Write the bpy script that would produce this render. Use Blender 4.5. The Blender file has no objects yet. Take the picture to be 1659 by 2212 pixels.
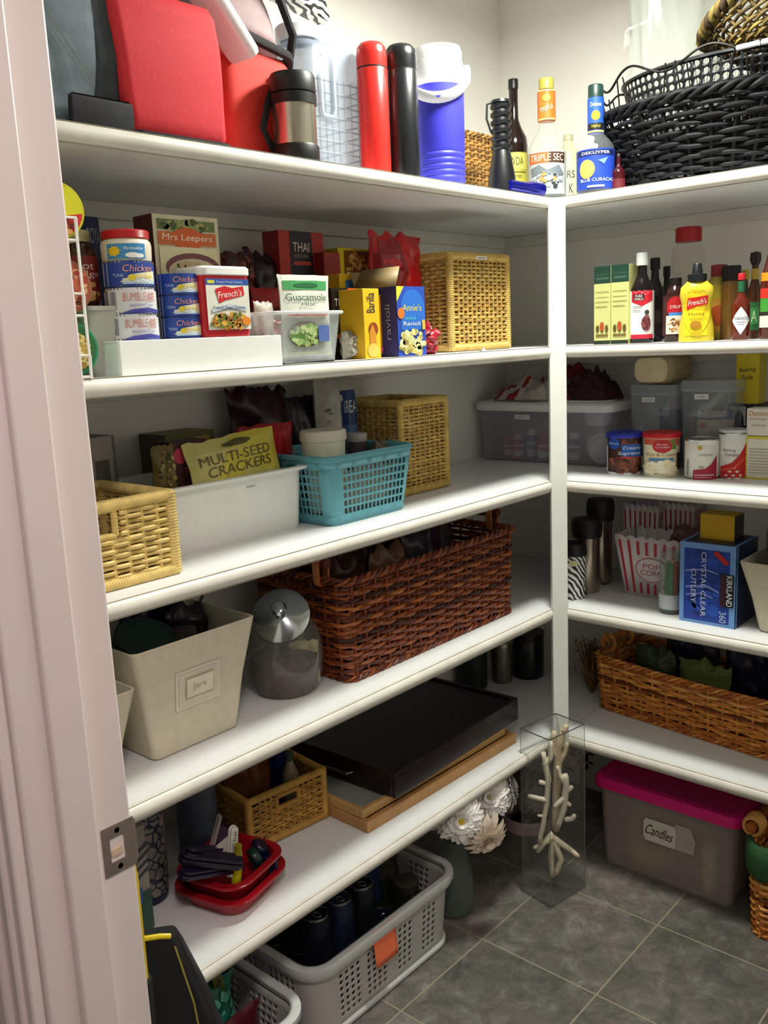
import bpy, bmesh, math, random
from mathutils import Vector, Matrix, noise
R = math.radians; PI = math.pi
sc = bpy.context.scene
col = sc.collection

# ------------------------------------------------------------------ camera
FPX, CW, CH = 1957.9, 1659, 2212
YAW, PITCH, ROLL = .83839, -.188995, -.0452126
CAM = Vector((-1.9571, -1.17227, 1.4378))
cf = Vector((math.sin(YAW)*math.cos(PITCH), math.cos(YAW)*math.cos(PITCH), math.sin(PITCH)))
c0 = Vector((math.cos(YAW), -math.sin(YAW), 0)); c1 = c0.cross(cf)
cr = math.cos(ROLL)*c0 + math.sin(ROLL)*c1; cu = -math.sin(ROLL)*c0 + math.cos(ROLL)*c1
cd = bpy.data.cameras.new('camera'); cam = bpy.data.objects.new('camera', cd); col.objects.link(cam)
cd.sensor_fit = 'VERTICAL'; cd.sensor_height = 24; cd.lens = FPX/CH*24; cd.clip_start = .02
M3 = Matrix((cr, cu, -cf)).transposed(); cam.matrix_world = Matrix.Translation(CAM) @ M3.to_4x4()
sc.camera = cam

sc.cycles.transparent_max_bounces = 40; sc.cycles.max_bounces = 14
# ------------------------------------------------------------------ light and exposure
sc.view_settings.view_transform = 'Standard'; sc.view_settings.look = 'None'
sc.view_settings.exposure = 0.64; sc.view_settings.gamma = 1; sc.view_settings.use_curve_mapping = False
wd = bpy.data.worlds.new('world'); sc.world = wd; wd.use_nodes = True
wd.node_tree.nodes['Background'].inputs[0].default_value = (1, .78, .68, 1)
wd.node_tree.nodes['Background'].inputs[1].default_value = .09
def lamp(name, loc, energy, size, colr, rot=(0, 0, 0)):
    l = bpy.data.lights.new(name, 'AREA'); l.energy = energy; l.size = size; l.color = colr; l.shape = 'DISK'
    o = bpy.data.objects.new(name, l); col.objects.link(o); o.location = loc; o.rotation_euler = rot
    return o
lamp('pantry_ceiling_lamp', (-.34, -.30, 2.30), 17, .26, (.985, 1.0, .90))
lamp('hall_ceiling_lamp', (-1.92, -1.30, 2.40), 11.5, .4, (1.0, .86, .83))

# ------------------------------------------------------------------ where things sit: a shelf height and a depth give a point for a view direction
NX = lambda px: FPX*cr - (px - CW/2)*cf
NY = lambda py: FPX*cu + (py - CH/2)*cf
def sx(px, y, z): n = NX(px); return CAM.x - (n.y*(y - CAM.y) + n.z*(z - CAM.z))/n.x
def sy(px, x, z): n = NX(px); return CAM.y - (n.x*(x - CAM.x) + n.z*(z - CAM.z))/n.y
def sz(py, x, y): n = NY(py); return CAM.z - (n.x*(x - CAM.x) + n.y*(y - CAM.y))/n.z
def dist(x, y, z): return (Vector((x, y, z)) - CAM).dot(cf)
def PL(a, b, yf, d, z):            # box on the left run: front face between two view columns
    xa, xb = sx(a, yf, z), sx(b, yf, z); return (( (xa+xb)/2, yf + d/2, z), xb - xa)
def PR(a, b, xf, d, z):            # box on the right run
    ya, yb = sy(a, xf, z), sy(b, xf, z); return ((xf + d/2, (ya+yb)/2, z), ya - yb)
def CL(a, b, y, z):
    x = sx((a+b)/2, y, z); return (x, y, z), (b - a)/2*dist(x, y, z)/FPX
def CR(a, b, x, z):
    y = sy((a+b)/2, x, z); return (x, y, z), (b - a)/2*dist(x, y, z)/FPX
def HT(py, loc, dy=0): return sz(py, loc[0], loc[1]) - loc[2]
def face(loc): return math.atan2(loc[1]-CAM.y, loc[0]-CAM.x) - PI/2   # turned towards the door

# ------------------------------------------------------------------ materials
def lin(h):
    if not isinstance(h, str): return (*h, 1) if len(h) == 3 else h
    v = [int(h[i:i+2], 16)/255 for i in (0, 2, 4)]
    return tuple(c/12.92 if c <= .04045 else ((c+.055)/1.055)**2.4 for c in v) + (1,)
MC = {}
def mat(c, rough=.5, metal=0, var=.06, scale=30, bump=0, spec=.5, trans=0, alpha=1, ior=1.45, sub=0):
    key = (c, rough, metal, var, scale, bump, spec, trans, alpha, ior)
    if key in MC: return MC[key]
    m = bpy.data.materials.new('surface'); m.use_nodes = True; nt = m.node_tree; b = nt.nodes['Principled BSDF']
    L = lin(c)
    tc = nt.nodes.new('ShaderNodeTexCoord'); n = nt.nodes.new('ShaderNodeTexNoise'); n.inputs['Scale'].default_value = scale
    n.inputs['Detail'].default_value = 4
    nt.links.new(tc.outputs['Object'], n.inputs['Vector'])
    r = nt.nodes.new('ShaderNodeValToRGB'); r.color_ramp.elements[0].position = .3; r.color_ramp.elements[1].position = .7
    r.color_ramp.elements[0].color = tuple(max(0, x*(1-var)) for x in L[:3]) + (1,)
    r.color_ramp.elements[1].color = tuple(min(1, x*(1+var)) for x in L[:3]) + (1,)
    nt.links.new(n.outputs['Fac'], r.inputs[0]); nt.links.new(r.outputs[0], b.inputs['Base Color'])
    b.inputs['Roughness'].default_value = rough; b.inputs['Metallic'].default_value = metal
    b.inputs['Specular IOR Level'].default_value = spec; b.inputs['IOR'].default_value = ior
    b.inputs['Transmission Weight'].default_value = trans; b.inputs['Alpha'].default_value = alpha
    if bump:
        bp = nt.nodes.new('ShaderNodeBump'); bp.inputs['Strength'].default_value = bump; bp.inputs['Distance'].default_value = .003
        nt.links.new(n.outputs['Fac'], bp.inputs['Height']); nt.links.new(bp.outputs[0], b.inputs['Normal'])
    MC[key] = m; return m
def clear(c='eef4f4', haze=.25, rough=.08):
    """thin clear or cloudy plastic / glass: mostly see-through, some gloss, some milky scatter"""
    key = ('clear', c, haze, rough)
    if key in MC: return MC[key]
    m = bpy.data.materials.new('clear_plastic'); m.use_nodes = True; nt = m.node_tree; nt.nodes.clear()
    N = nt.nodes.new; o = N('ShaderNodeOutputMaterial'); t = N('ShaderNodeBsdfTransparent'); d = N('ShaderNodeBsdfDiffuse')
    tl = N('ShaderNodeBsdfTranslucent'); a = N('ShaderNodeAddShader'); g = N('ShaderNodeBsdfGlossy'); f = N('ShaderNodeFresnel')
    m0 = N('ShaderNodeMixShader'); m1 = N('ShaderNodeMixShader'); m2 = N('ShaderNodeMixShader')
    L = lin(c); t.inputs[0].default_value = tuple(.88+.12*x for x in L[:3])+(1,); d.inputs[0].default_value = L; tl.inputs[0].default_value = L
    g.inputs['Roughness'].default_value = rough; f.inputs[0].default_value = 1.45
    nz = N('ShaderNodeTexNoise'); nz.inputs['Scale'].default_value = 12; mp = N('ShaderNodeMapRange')
    mp.inputs['To Min'].default_value = haze*.85; mp.inputs['To Max'].default_value = haze*1.15
    nt.links.new(nz.outputs['Fac'], mp.inputs['Value']); nt.links.new(mp.outputs[0], m1.inputs[0])
    m0.inputs[0].default_value = .4
    nt.links.new(d.outputs[0], m0.inputs[1]); nt.links.new(tl.outputs[0], m0.inputs[2])
    nt.links.new(t.outputs[0], m1.inputs[1]); nt.links.new(m0.outputs[0], m1.inputs[2])
    ge = N('ShaderNodeNewGeometry'); mm = N('ShaderNodeMath'); mm.operation = 'MULTIPLY'; m3 = N('ShaderNodeMath'); m3.operation = 'SUBTRACT'; m3.inputs[0].default_value = 1
    nt.links.new(ge.outputs['Backfacing'], m3.inputs[1]); nt.links.new(f.outputs[0], mm.inputs[0]); nt.links.new(m3.outputs[0], mm.inputs[1])
    nt.links.new(mm.outputs[0], m2.inputs[0]); nt.links.new(m1.outputs[0], m2.inputs[1]); nt.links.new(g.outputs[0], m2.inputs[2])
    nt.links.new(m2.outputs[0], o.inputs[0]); MC[key] = m; return m
def MM(c):   # colour string or material
    return mat(c) if isinstance(c, (str, tuple)) else c

# ------------------------------------------------------------------ mesh helpers
class MB:
    def __init__(s, *mats): s.v = []; s.f = []; s.m = []; s.mats = [MM(x) for x in mats]; s.k = 0; s.T = None
    def use(s, m):
        m = MM(m)
        if m not in s.mats: s.mats.append(m)
        s.k = s.mats.index(m); return s
    def add(s, vs, fs):
        b = len(s.v)
        for p in vs:
            p = Vector(p); s.v.append(s.T @ p if s.T else p)
        for f in fs: s.f.append(tuple(b+i for i in f)); s.m.append(s.k)
        return s
    def box(s, x0, x1, y0, y1, z0, z1):
        return s.add([(x, y, z) for z in (z0, z1) for y in (y0, y1) for x in (x0, x1)],
                     [(0, 2, 3, 1), (4, 5, 7, 6), (0, 1, 5, 4), (1, 3, 7, 5), (3, 2, 6, 7), (2, 0, 4, 6)])
    def loft(s, rings, c0=True, c1=True, closed=True):
        n = len(rings[0]); vs = [p for r in rings for p in r]; fs = []
        for i in range(len(rings)-1):
            for j in range(n if closed else n-1):
                a, b = i*n+j, i*n+(j+1) % n; fs.append((a, b, b+n, a+n))
        if c0: fs.append(tuple(range(n-1, -1, -1)))
        if c1: fs.append(tuple((len(rings)-1)*n+j for j in range(n)))
        return s.add(vs, fs)
    def lathe(s, prof, n=32, sy=1, cx=0, cy=0, ax='z'):
        rs = []
        for r, z in prof:
            r = max(r, .0002)
            ring = [(cx+r*math.cos(2*PI*j/n), cy+sy*r*math.sin(2*PI*j/n), z) for j in range(n)]
            if ax == 'x': ring = [(z, b, c) for (b, c, _) in ring]
            if ax == 'y': ring = [(b, z, -c) for (b, c, _) in ring]
            rs.append(ring)
        return s.loft(rs)
    def tube(s, pts, r, n=6, closed=False, flat=1):
        pts = [Vector(p) for p in pts]; N = len(pts); rs = []
        up = None
        for i in range(N):
            a = pts[(i-1) % N] if (closed or i) else pts[0]; b = pts[(i+1) % N] if (closed or i < N-1) else pts[-1]
            t = (b-a); t = t.normalized() if t.length > 1e-9 else Vector((0, 0, 1))
            if up is None:
                up = Vector((0, 0, 1)) if abs(t.z) < .9 else Vector((1, 0, 0))
            u = up - t*up.dot(t)
            if u.length < 1e-4: u = t.orthogonal()
            u.normalize(); up = u; w = t.cross(u)
            rr_ = r(i/(N-1)) if callable(r) else r
            rs.append([pts[i] + u*(rr_*math.cos(2*PI*j/n)) + w*(rr_*flat*math.sin(2*PI*j/n)) for j in range(n)])
        if closed: rs.append(rs[0]); return s.loft(rs, False, False)
        return s.loft(rs)
    def grid(s, fn, nu, nv, flip=False):
        vs = [fn(i/nu, j/nv) for j in range(nv+1) for i in range(nu+1)]; fs = []
        for j in range(nv):
            for i in range(nu):
                a = j*(nu+1)+i; q = (a, a+1, a+nu+2, a+nu+1); fs.append(q[::-1] if flip else q)
        return s.add(vs, fs)
    def build(s, name, parent=None, bevel=0, solid=0, smooth=True, ang=38, loc=None, rot=None, sub=0, weld=False):
        me = bpy.data.meshes.new(name); me.from_pydata(s.v, [], s.f)
        if weld:
            bm = bmesh.new(); bm.from_mesh(me); bmesh.ops.remove_doubles(bm, verts=bm.verts, dist=.0001); bm.to_mesh(me); bm.free(); s.f = [tuple(p.vertices) for p in me.polygons]; s.m = [0]*len(s.f)
        for m in s.mats: me.materials.append(m)
        me.polygons.foreach_set('material_index', s.m)
        if smooth:
            me.polygons.foreach_set('use_smooth', [True]*len(s.f))
            if ang < 180: me.set_sharp_from_angle(angle=R(ang))
        me.update(); o = bpy.data.objects.new(name, me); col.objects.link(o)
        if parent: o.parent = parent
        if loc: o.location = loc
        if rot: o.rotation_euler = rot
        if solid:
            q = o.modifiers.new('solidify', 'SOLIDIFY'); q.thickness = solid; q.offset = 0
        if sub:
            q = o.modifiers.new('subdivision', 'SUBSURF'); q.levels = q.render_levels = sub
        if bevel:
            q = o.modifiers.new('bevel', 'BEVEL'); q.width = bevel; q.segments = 2; q.limit_method = 'ANGLE'
        return o
def tag(o, label, cat, group=None, kind=None):
    o['label'] = label; o['category'] = cat
    if group: o['group'] = group
    if kind: o['kind'] = kind
    return o
def thing(name, label, cat, loc, rot=0, group=None):
    o = bpy.data.objects.new(name, None); col.objects.link(o); o.empty_display_size = .05
    o.location = loc; o.rotation_euler = (0, 0, rot) if not isinstance(rot, tuple) else rot
    return tag(o, label, cat, group)
def struct(name, mb, **k):
    o = mb.build(name, **k); o['kind'] = 'structure'; return o
def copy_tree(o, parent=None):
    c = o.copy(); col.objects.link(c); c.parent = parent
    for ch in [x for x in bpy.data.objects if x.parent == o]: copy_tree(ch, c)
    return c
def rrect(w, d, r, z, n=4, cx=0, cy=0):
    r = min(r, w/2-1e-4, d/2-1e-4); o = []
    for (qx, qy, a0) in ((w/2-r, d/2-r, 0), (-w/2+r, d/2-r, 90), (-w/2+r, -d/2+r, 180), (w/2-r, -d/2+r, 270)):
        for k in range(n+1):
            a = R(a0+90*k/n); o.append((cx+qx+r*math.cos(a), cy+qy+r*math.sin(a), z))
    return o
def bin_rings(prof, n=4): return [rrect(w, d, r, z, n) for (w, d, r, z) in prof]

# text as flat triangles
TC = {}
def text_geo(t):
    if t in TC: return TC[t]
    cu_ = bpy.data.curves.new('lettering', 'FONT'); cu_.body = t; cu_.size = 1; cu_.resolution_u = 3
    o = bpy.data.objects.new('lettering', cu_); me = bpy.data.meshes.new_from_object(o)
    vs = [tuple(v.co[:2]) for v in me.vertices]; fs = [tuple(p.vertices) for p in me.polygons]
    bpy.data.objects.remove(o); bpy.data.meshes.remove(me); bpy.data.curves.remove(cu_)
    if not vs: vs = [(0, 0), (1, 0), (0, 1)]; fs = []
    x0 = min(a for a, b in vs); x1 = max(a for a, b in vs); y0 = min(b for a, b in vs); y1 = max(b for a, b in vs)
    vs = [((a-x0)/(x1-x0)-.5, (b-y0)/(y1-y0)-.5) for a, b in vs]
    TC[t] = (vs, fs); return TC[t]
def prints(name, parent, items, mp, w, h, seed=1, step=.00022, label=None, rough=.45):
    """printed label: coloured shapes and lettering laid on a surface. unit coordinates, mp(x metres from centre, z, offset)"""
    mb = MB(); rnd = random.Random(seed); off = .0004
    P = lambda u, v, o: mp((u-.5)*w, v*h, o)
    for it in items:
        k = it[0]; off += step
        if k == 'r':
            _, u0, v0, u1, v1, c = it; mb.use(mat(c, rough))
            nu = max(1, int(abs(u1-u0)*14)); nv = max(1, int(abs(v1-v0)*8))
            mb.grid(lambda a, b: P(u0+(u1-u0)*a, v0+(v1-v0)*b, off), nu, nv)
        elif k == 'e':
            _, cu0, cv0, ru, rv, c = it; mb.use(mat(c, rough)); N = 20
            vs = [P(cu0, cv0, off)]; fs = []
            for q in (.5, 1):
                for j in range(N): vs.append(P(cu0+ru*q*math.cos(2*PI*j/N), cv0+rv*q*math.sin(2*PI*j/N), off))
            for j in range(N):
                a, b = 1+j, 1+(j+1) % N; fs.append((0, a, b)); fs.append((a, a+N, b+N, b))
            mb.add(vs, fs)
        elif k == 'p':
            _, pts, c = it; mb.use(mat(c, rough)); n_ = len(pts); N = 4
            cx_, cy_ = sum(a for a, b in pts)/n_, sum(b for a, b in pts)/n_
            for j in range(n_):
                (ax, ay), (bx, by) = pts[j], pts[(j+1) % n_]; vs = []; fs = []; idx = {}
                for p_ in range(N+1):
                    for q_ in range(p_+1):
                        s_ = p_/N; t_ = q_/N; idx[(p_, q_)] = len(vs)
                        vs.append(P(cx_+(ax-cx_)*s_+(bx-ax)*t_, cy_+(ay-cy_)*s_+(by-ay)*t_, off))
                for p_ in range(N):
                    for q_ in range(p_+1):
                        fs.append((idx[(p_, q_)], idx[(p_+1, q_)], idx[(p_+1, q_+1)]))
                        if q_ < p_: fs.append((idx[(p_, q_)], idx[(p_+1, q_+1)], idx[(p_, q_+1)]))
                mb.add(vs, fs)
        elif k == 'b':      # a patch of many small blobs: the picture of the food
            _, cu0, cv0, ru, rv, n, rad, cs = it
            for q in range(n):
                a = rnd.uniform(0, 2*PI); t = math.sqrt(rnd.random()); uu = cu0+ru*t*math.cos(a); vv = cv0+rv*t*math.sin(a)
                mb.use(mat(rnd.choice(cs), rough)); o2 = off + .00004*(q % 12); s1 = rad*rnd.uniform(.6, 1.3); s2 = s1*rnd.uniform(.6, 1)*w/h
                th = rnd.uniform(0, PI)
                mb.add([P(uu, vv, o2)] + [P(uu+s1*math.cos(2*PI*j/8+th), vv+s2*math.sin(2*PI*j/8+th), o2) for j in range(8)],
                       [(0, 1+j, 1+(j+1) % 8) for j in range(8)])
            off += .0005
        elif k == 't':
            _, t, cu0, cv0, fw, fh, c = it[:7]; ex = it[7] if len(it) > 7 else {}
            rot = ex.get('rot', 0); sh = ex.get('sh', 0)
            vs, fs = text_geo(t); mb.use(mat(c, rough)); L_, H_ = (fw*w, fh*h) if abs(rot) < 60 else (fh*h, fw*w)
            ca, sa = math.cos(R(rot)), math.sin(R(rot)); out = []
            for a, b in vs:
                X = a*L_ + sh*b*H_; Z = b*H_; X, Z = X*ca-Z*sa, X*sa+Z*ca
                out.append(mp((cu0-.5)*w+X, cv0*h+Z, off))
            mb.add(out, fs)
    o = mb.build(name, parent, smooth=False)
    if label: o['label'] = label
    return o
def flat(w, d, z0=0): return lambda x, z, o: (x, -d/2-o, z0+z)
def flat_side(w, z0=0): return lambda x, z, o: (-w/2-o, -x, z0+z)      # left (-x) face; width runs along depth
def flat_right(w, z0=0): return lambda x, z, o: (w/2+o, x, z0+z)
def flat_top(h): return lambda x, z, o: (x, z, h+o)
def curved(r, z0=0, sy=1): return lambda x, z, o: ((r+o)*math.sin(x/r), -sy*(r+o)*math.cos(x/r), z0+z)

# packages
def carton(name, label, cat, loc, w, d, h, cols, front=None, side=None, right=None, top=None, rot=0, group=None, flap=None):
    t = thing(name, label, cat, loc, rot, group)
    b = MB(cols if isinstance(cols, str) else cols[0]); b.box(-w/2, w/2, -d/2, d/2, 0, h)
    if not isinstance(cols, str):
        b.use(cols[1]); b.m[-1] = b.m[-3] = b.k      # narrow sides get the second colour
    b.build('carton_body', t, bevel=.0008)
    if front: prints('front_panel', t, front, flat(w, d), w, h)
    if side: prints('side_panel', t, side, flat_side(w), d, h, seed=2)
    if right: prints('side_panel', t, right, flat_right(w), d, h, seed=3)
    if top: prints('top_panel', t, top, lambda x, z, o: (x, z-d/2, h+o), w, d, seed=4)
    return t
def pouch(name, label, cat, loc, w, h, t_, c, items=None, rot=0, seed=0, crinkle=.004, jag=.006, group=None, rough=.3, seal=True, tilt=0, parent_kind=None):
    t = thing(name, label, cat, loc, (tilt, 0, rot) if tilt else rot, group)
    def bulge(u, v):
        e = (1-abs(2*u-1)**4)*(1-abs(2*v-1)**6)
        n = noise.noise(Vector((u*4+seed*7.3, v*5, seed)))
        return t_/2*e*(1+.25*n) + crinkle*n*.5*(e+.1)
    def sil(u, v):
        n = noise.noise(Vector((v*6, seed*3.1, u*2)))
        tz = jag*noise.noise(Vector((u*7, seed*5.7, 0))) if v > .9 else 0
        return (u-.5)*w*(1-.05*(1-abs(2*v-1)**3)) + crinkle*.6*n, v*h+tz
    b = MB(mat(c, rough, bump=.5, scale=60, var=.18)); nu, nv = 22, 26
    def F(s_): return lambda u, v: (sil(u, v)[0], s_*bulge(u, v)+noise.noise(Vector((u*3, v*3, seed+9)))*crinkle*.5, sil(u, v)[1])
    b.grid(F(-1), nu, nv); b.grid(F(1), nu, nv, flip=True); b.build('pouch_body', t, ang=180)
    if items:
        def mp(x, z, o):
            u = min(max(x/w+.5, 0), 1); v = min(max(z/h, 0), 1); q = F(-1)(u, v); return (q[0], q[1]-o*3-.0006, q[2])
        prints('printed_front', t, items, mp, w, h, seed=seed+3, rough=rough)
    if seal:
        s_ = MB(mat(c, rough, bump=.3, scale=90, var=.2))
        for q in range(5):
            z = h-.002-q*.0016
            s_.tube([(sil(u/12, 1)[0], noise.noise(Vector((u/4, 3, seed+9)))*crinkle*.5-.0008, z+jag*noise.noise(Vector((u/12*7, seed*5.7, 0)))) for u in range(13)], .0007, 4)
        s_.build('seal', t)
    return t
def can(name, label, loc, r, h, c, items, rot=None, group=None, lid=True, rim=True, body_m=None, span=1.9, cat='can'):
    t = thing(name, label, cat, loc, face(loc) if rot is None else rot, group)
    steel = mat('b9bbb8', .25, 1, var=.03)
    MB(mat('a8aaa6', .28, 1)).lathe([(0, .0012), (r*.93, .0012), (r*.95, 0), (r, .0004), (r, .003), (r*.975, .0045), (r*.975, h-.0045), (r, h-.003), (r, h-.0003), (r*.95, h), (r*.93, h-.0022), (0, h-.0022)], 40).build('tin_body', t)
    s = MB(mat(c, .4)); s.lathe([(r*.978, .005), (r*.985, .0055), (r*.985, h-.0055), (r*.978, h-.005)], 40); pl_ = s.build('paper_label', t)
    if items: prints('label_print', pl_, items, curved(r*.985), r*span, h)
    return t

# ------------------------------------------------------------------ woven things
def weave(mb, path, P, z0, z1, dz, sp, r, amp, mats, seed=0, skip=None, stake=True, stake_r=None, stake_m=None, flat_=1, jit=.25, closed=True, sub=3):
    """strands going round `path(s, z, out)` over and under upright stakes"""
    rnd = random.Random(seed); ns = max(4, int(round(P/sp))); sp = P/ns; rows = int((z1-z0)/dz)
    for i in range(rows):
        z = z0+(i+.5)*dz; mb.use(rnd.choice(mats)); ph = PI*(i % 2); pts = []; N = ns*sub; run = []
        wob = rnd.uniform(-1, 1)*dz*jit
        def flush():
            if len(run) > 2: mb.tube(list(run), r*rnd.uniform(.9, 1.1), 5, flat=flat_)
            run.clear()
        for k in range(N+ (0 if closed else 1)):
            s = P*k/N; c = math.cos(PI*s/sp+ph); zz = z + wob*math.sin(s*9+i) + noise.noise(Vector((s*11, i*1.7, seed)))*dz*jit
            if skip and skip(s, z): flush(); continue
            run.append(path(s, zz, amp*c))
        if closed and not skip: mb.tube(list(run), r*rnd.uniform(.9, 1.1), 5, closed=True, flat=flat_)
        else: flush()
    if stake:
        mb.use(stake_m or mats[0])
        for k in range(ns + (0 if closed else 1)):
            s = P*k/ns
            seg = []; 
            for q in range(9):
                z = z0+(z1-z0)*q/8
                if skip and skip(s, z):
                    if len(seg) > 1: mb.tube(seg, stake_r or r, 5)
                    seg = []; continue
                seg.append(path(s, z, 0))
            if len(seg) > 1: mb.tube(seg, stake_r or r, 5)
def rr_path(w0, d0, w1, d1, h, rad):
    """rounded-rectangle path whose size goes from (w0,d0) at the bottom to (w1,d1) at height h; s starts at the front left corner running along the front"""
    P = 2*(w1+d1)-8*rad+2*PI*rad
    def path(s, z, off=0):
        t = min(max(z/h, 0), 1); w = w0+(w1-w0)*t; d = d0+(d1-d0)*t; s = (s % P)/P*(2*(w+d)-8*rad+2*PI*rad)
        segs = [(w-2*rad, 0), (PI*rad/2, 1), (d-2*rad, 2), (PI*rad/2, 3), (w-2*rad, 4), (PI*rad/2, 5), (d-2*rad, 6), (PI*rad/2, 7)]
        cs = [(w/2-rad, -d/2+rad), (w/2-rad, d/2-rad), (-w/2+rad, d/2-rad), (-w/2+rad, -d/2+rad)]
        for L_, k in segs:
            if s <= L_+1e-9 or k == 7:
                side = k//2
                if k % 2 == 0:
                    p, n = [((-w/2+rad+s, -d/2), (0, -1)), ((w/2, -d/2+rad+s), (1, 0)), ((w/2-rad-s, d/2), (0, 1)), ((-w/2, d/2-rad-s), (-1, 0))][side]
                else:
                    a = -PI/2 + side*PI/2 + (s/rad if rad > 1e-6 else 0); c = cs[side]; p = (c[0]+rad*math.cos(a), c[1]+rad*math.sin(a)); n = (math.cos(a), math.sin(a))
                return Vector((p[0]+n[0]*off, p[1]+n[1]*off, z))
            s -= L_
    return path, P
def rope_rim(mb, path, P, z, r, mats, strands=3, turns=60, seed=0):
    for k in range(strands):
        mb.use(mats[k % len(mats)]); N = int(turns*5); pts = []
        for i in range(N):
            s = P*i/N; a = 2*PI*turns*i/N/2 + 2*PI*k/strands
            pts.append(path(s, z+r*math.sin(a)*.8, r*math.cos(a)*.8))
        mb.tube(pts, r*.62, 5, closed=True)
def wrapped(mb, a, b, r, pitch=.005, n=8, flat=1):
    """bar bound with cane: a tube whose radius beats with each turn"""
    a, b = Vector(a), Vector(b); N = max(4, int((b-a).length/pitch)); pts = []; 
    for i in range(N*3+1): pts.append(a.lerp(b, i/(N*3)))
    mb.tube(pts, lambda t: r*(1 if int(round(t*N*3)) % 3 else .86), n, flat=flat)
def rattan_bin(name, label, loc, w, d, h, mats, rot=0, hole=None, lidless=True, group=None, dz=.0085, sp=.017, r=.0032, post=.010, card=None):
    t = thing(name, label, 'basket', loc, rot, group)
    rad = .004; path, P = rr_path(w-.012, d-.012, w-.012, d-.012, h, rad); W = w-.012; D = d-.012
    def gap(s):      # stakes stay off the open slots beside the posts
        return False
    def skip(s, z):
        if hole and hole[0] < s < hole[1] and hole[2] < z < hole[3]: return True
        return False
    m = MB(); weave(m, path, P, .014, h-.014, dz, sp, r, r*.8, mats[:2], seed=3, skip=skip if hole else None, stake=False, jit=.12, sub=4)
    m.use(mats[1]);
    for (x0, x1, yy, ax) in ((-W/2, W/2, -D/2, 0), (-W/2, W/2, D/2, 0), (-D/2, D/2, -W/2, 1), (-D/2, D/2, W/2, 1)):
        L_ = x1-x0; g = .030; ns = max(2, int((L_-2*g)/sp)); 
        for k in range(ns+1):
            q = x0+g+(L_-2*g)*k/ns
            if hole and yy == -D/2 and ax == 0 and hole[0] < q-x0 < hole[1]:
                for za, zb in ((.01, hole[2]), (hole[3], h-.01)):
                    if zb-za > .012: m.tube([(q, yy, za), (q, yy, zb)], .0034, 5)
                continue
            m.tube([(q, yy, .01), (q, yy, h-.01)] if ax == 0 else [(yy, q, .01), (yy, q, h-.01)], .0034, 5)
    m.build('woven_side', t, ang=60)
    f = MB(mats[0])
    for sx_ in (-1, 1):
        for sy_ in (-1, 1): wrapped(f, (sx_*(W/2-.002), sy_*(D/2-.002), .003), (sx_*(W/2-.002), sy_*(D/2-.002), h-.003), post)
    for z in (.009, h-.009):
        f.use(mats[0])
        for sy_ in (-1, 1): wrapped(f, (-W/2, sy_*(D/2-.001), z), (W/2, sy_*(D/2-.001), z), post*.95)
        for sx_ in (-1, 1): wrapped(f, (sx_*(W/2-.001), -D/2, z), (sx_*(W/2-.001), D/2, z), post*.95)
    f.build('wrapped_frame', t, ang=60)
    if hole:
        e = MB(mats[1]); y = -D/2; x0, x1 = -W/2+hole[0], -W/2+hole[1]
        for a, b in (((x0, y, hole[2]), (x1, y, hole[2])), ((x0, y, hole[3]), (x1, y, hole[3])), ((x0, y, hole[2]), (x0, y, hole[3])), ((x1, y, hole[2]), (x1, y, hole[3]))): wrapped(e, a, b, .006)
        e.build('hand_hole_edge', t, ang=60)
    MB(mats[2]).box(-W/2, W/2, -D/2, D/2, .004, .010).build('base_panel', t)
    if card: prints('name_card', t, card, flat(w, d+.004), w, h)
    return t
def willow_basket(name, label, loc, w, d, h, mats, rot=0, taper=.93, rad=.02, sp=.030, dz=.0088, r=.0041, sag=0, rimr=.008, rim_only=False, group=None):
    t = thing(name, label, 'basket', loc, rot, group)
    p0, P = rr_path(w*taper, d*taper, w, d, h, rad)
    def path(s, z, off=0):
        v = p0(s, z, off)
        if sag: v.z -= sag*(z/h)*(math.cos(v.x/(w/2)*PI/2)**1)
        return v
    m = MB(); weave(m, path, P, .004, h-.01, dz, sp, r, r*.95, mats, seed=7, stake_r=.0036, jit=.35)
    m.build('woven_side', t, ang=70)
    q = MB(); rope_rim(q, path, P, h-.006, rimr, mats, 3, int(P/.03)); q.build('braided_rim', t, ang=70)
    q = MB(); rope_rim(q, path, P, .006, .006, mats, 3, int(P/.03)); q.build('base_braid', t, ang=70)
    MB(mats[-1]).box(-w*taper/2+.005, w*taper/2-.005, -d*taper/2+.005, d*taper/2-.005, .002, .009).build('woven_base', t)
    return t

# perforated plastic wall: mapf(u metres, z) -> point
def perforated(mb, mp, L, z0, z1, nu, nv, fr=.33, skip=None, sq=False):
    du = L/nu; dz = (z1-z0)/nv
    for i in range(nu):
        for j in range(nv):
            u0, v0 = i*du, z0+j*dz
            o = [(u0, v0), (u0+du/2, v0), (u0+du, v0), (u0+du, v0+dz/2), (u0+du, v0+dz), (u0+du/2, v0+dz), (u0, v0+dz), (u0, v0+dz/2)]
            if skip and skip(i, j):
                mb.add([mp(*o[k]) for k in (0, 2, 4, 6)], [(0, 1, 2, 3)]); continue
            cx, cy = u0+du/2, v0+dz/2; inn = []
            for k in range(8):
                a = R(-135+45*k)
                if sq: ax_ = [-1, 0, 1, 1, 1, 0, -1, -1][k]; ay_ = [-1, -1, -1, 0, 1, 1, 1, 0][k]; inn.append((cx+ax_*du*fr, cy+ay_*dz*fr))
                else: inn.append((cx+math.cos(a)*du*fr, cy+math.sin(a)*dz*fr))
            pts = [mp(*q) for q in o+inn]
            mb.add(pts, [(k, (k+1) % 8, 8+(k+1) % 8, 8+k) for k in range(8)])

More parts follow.
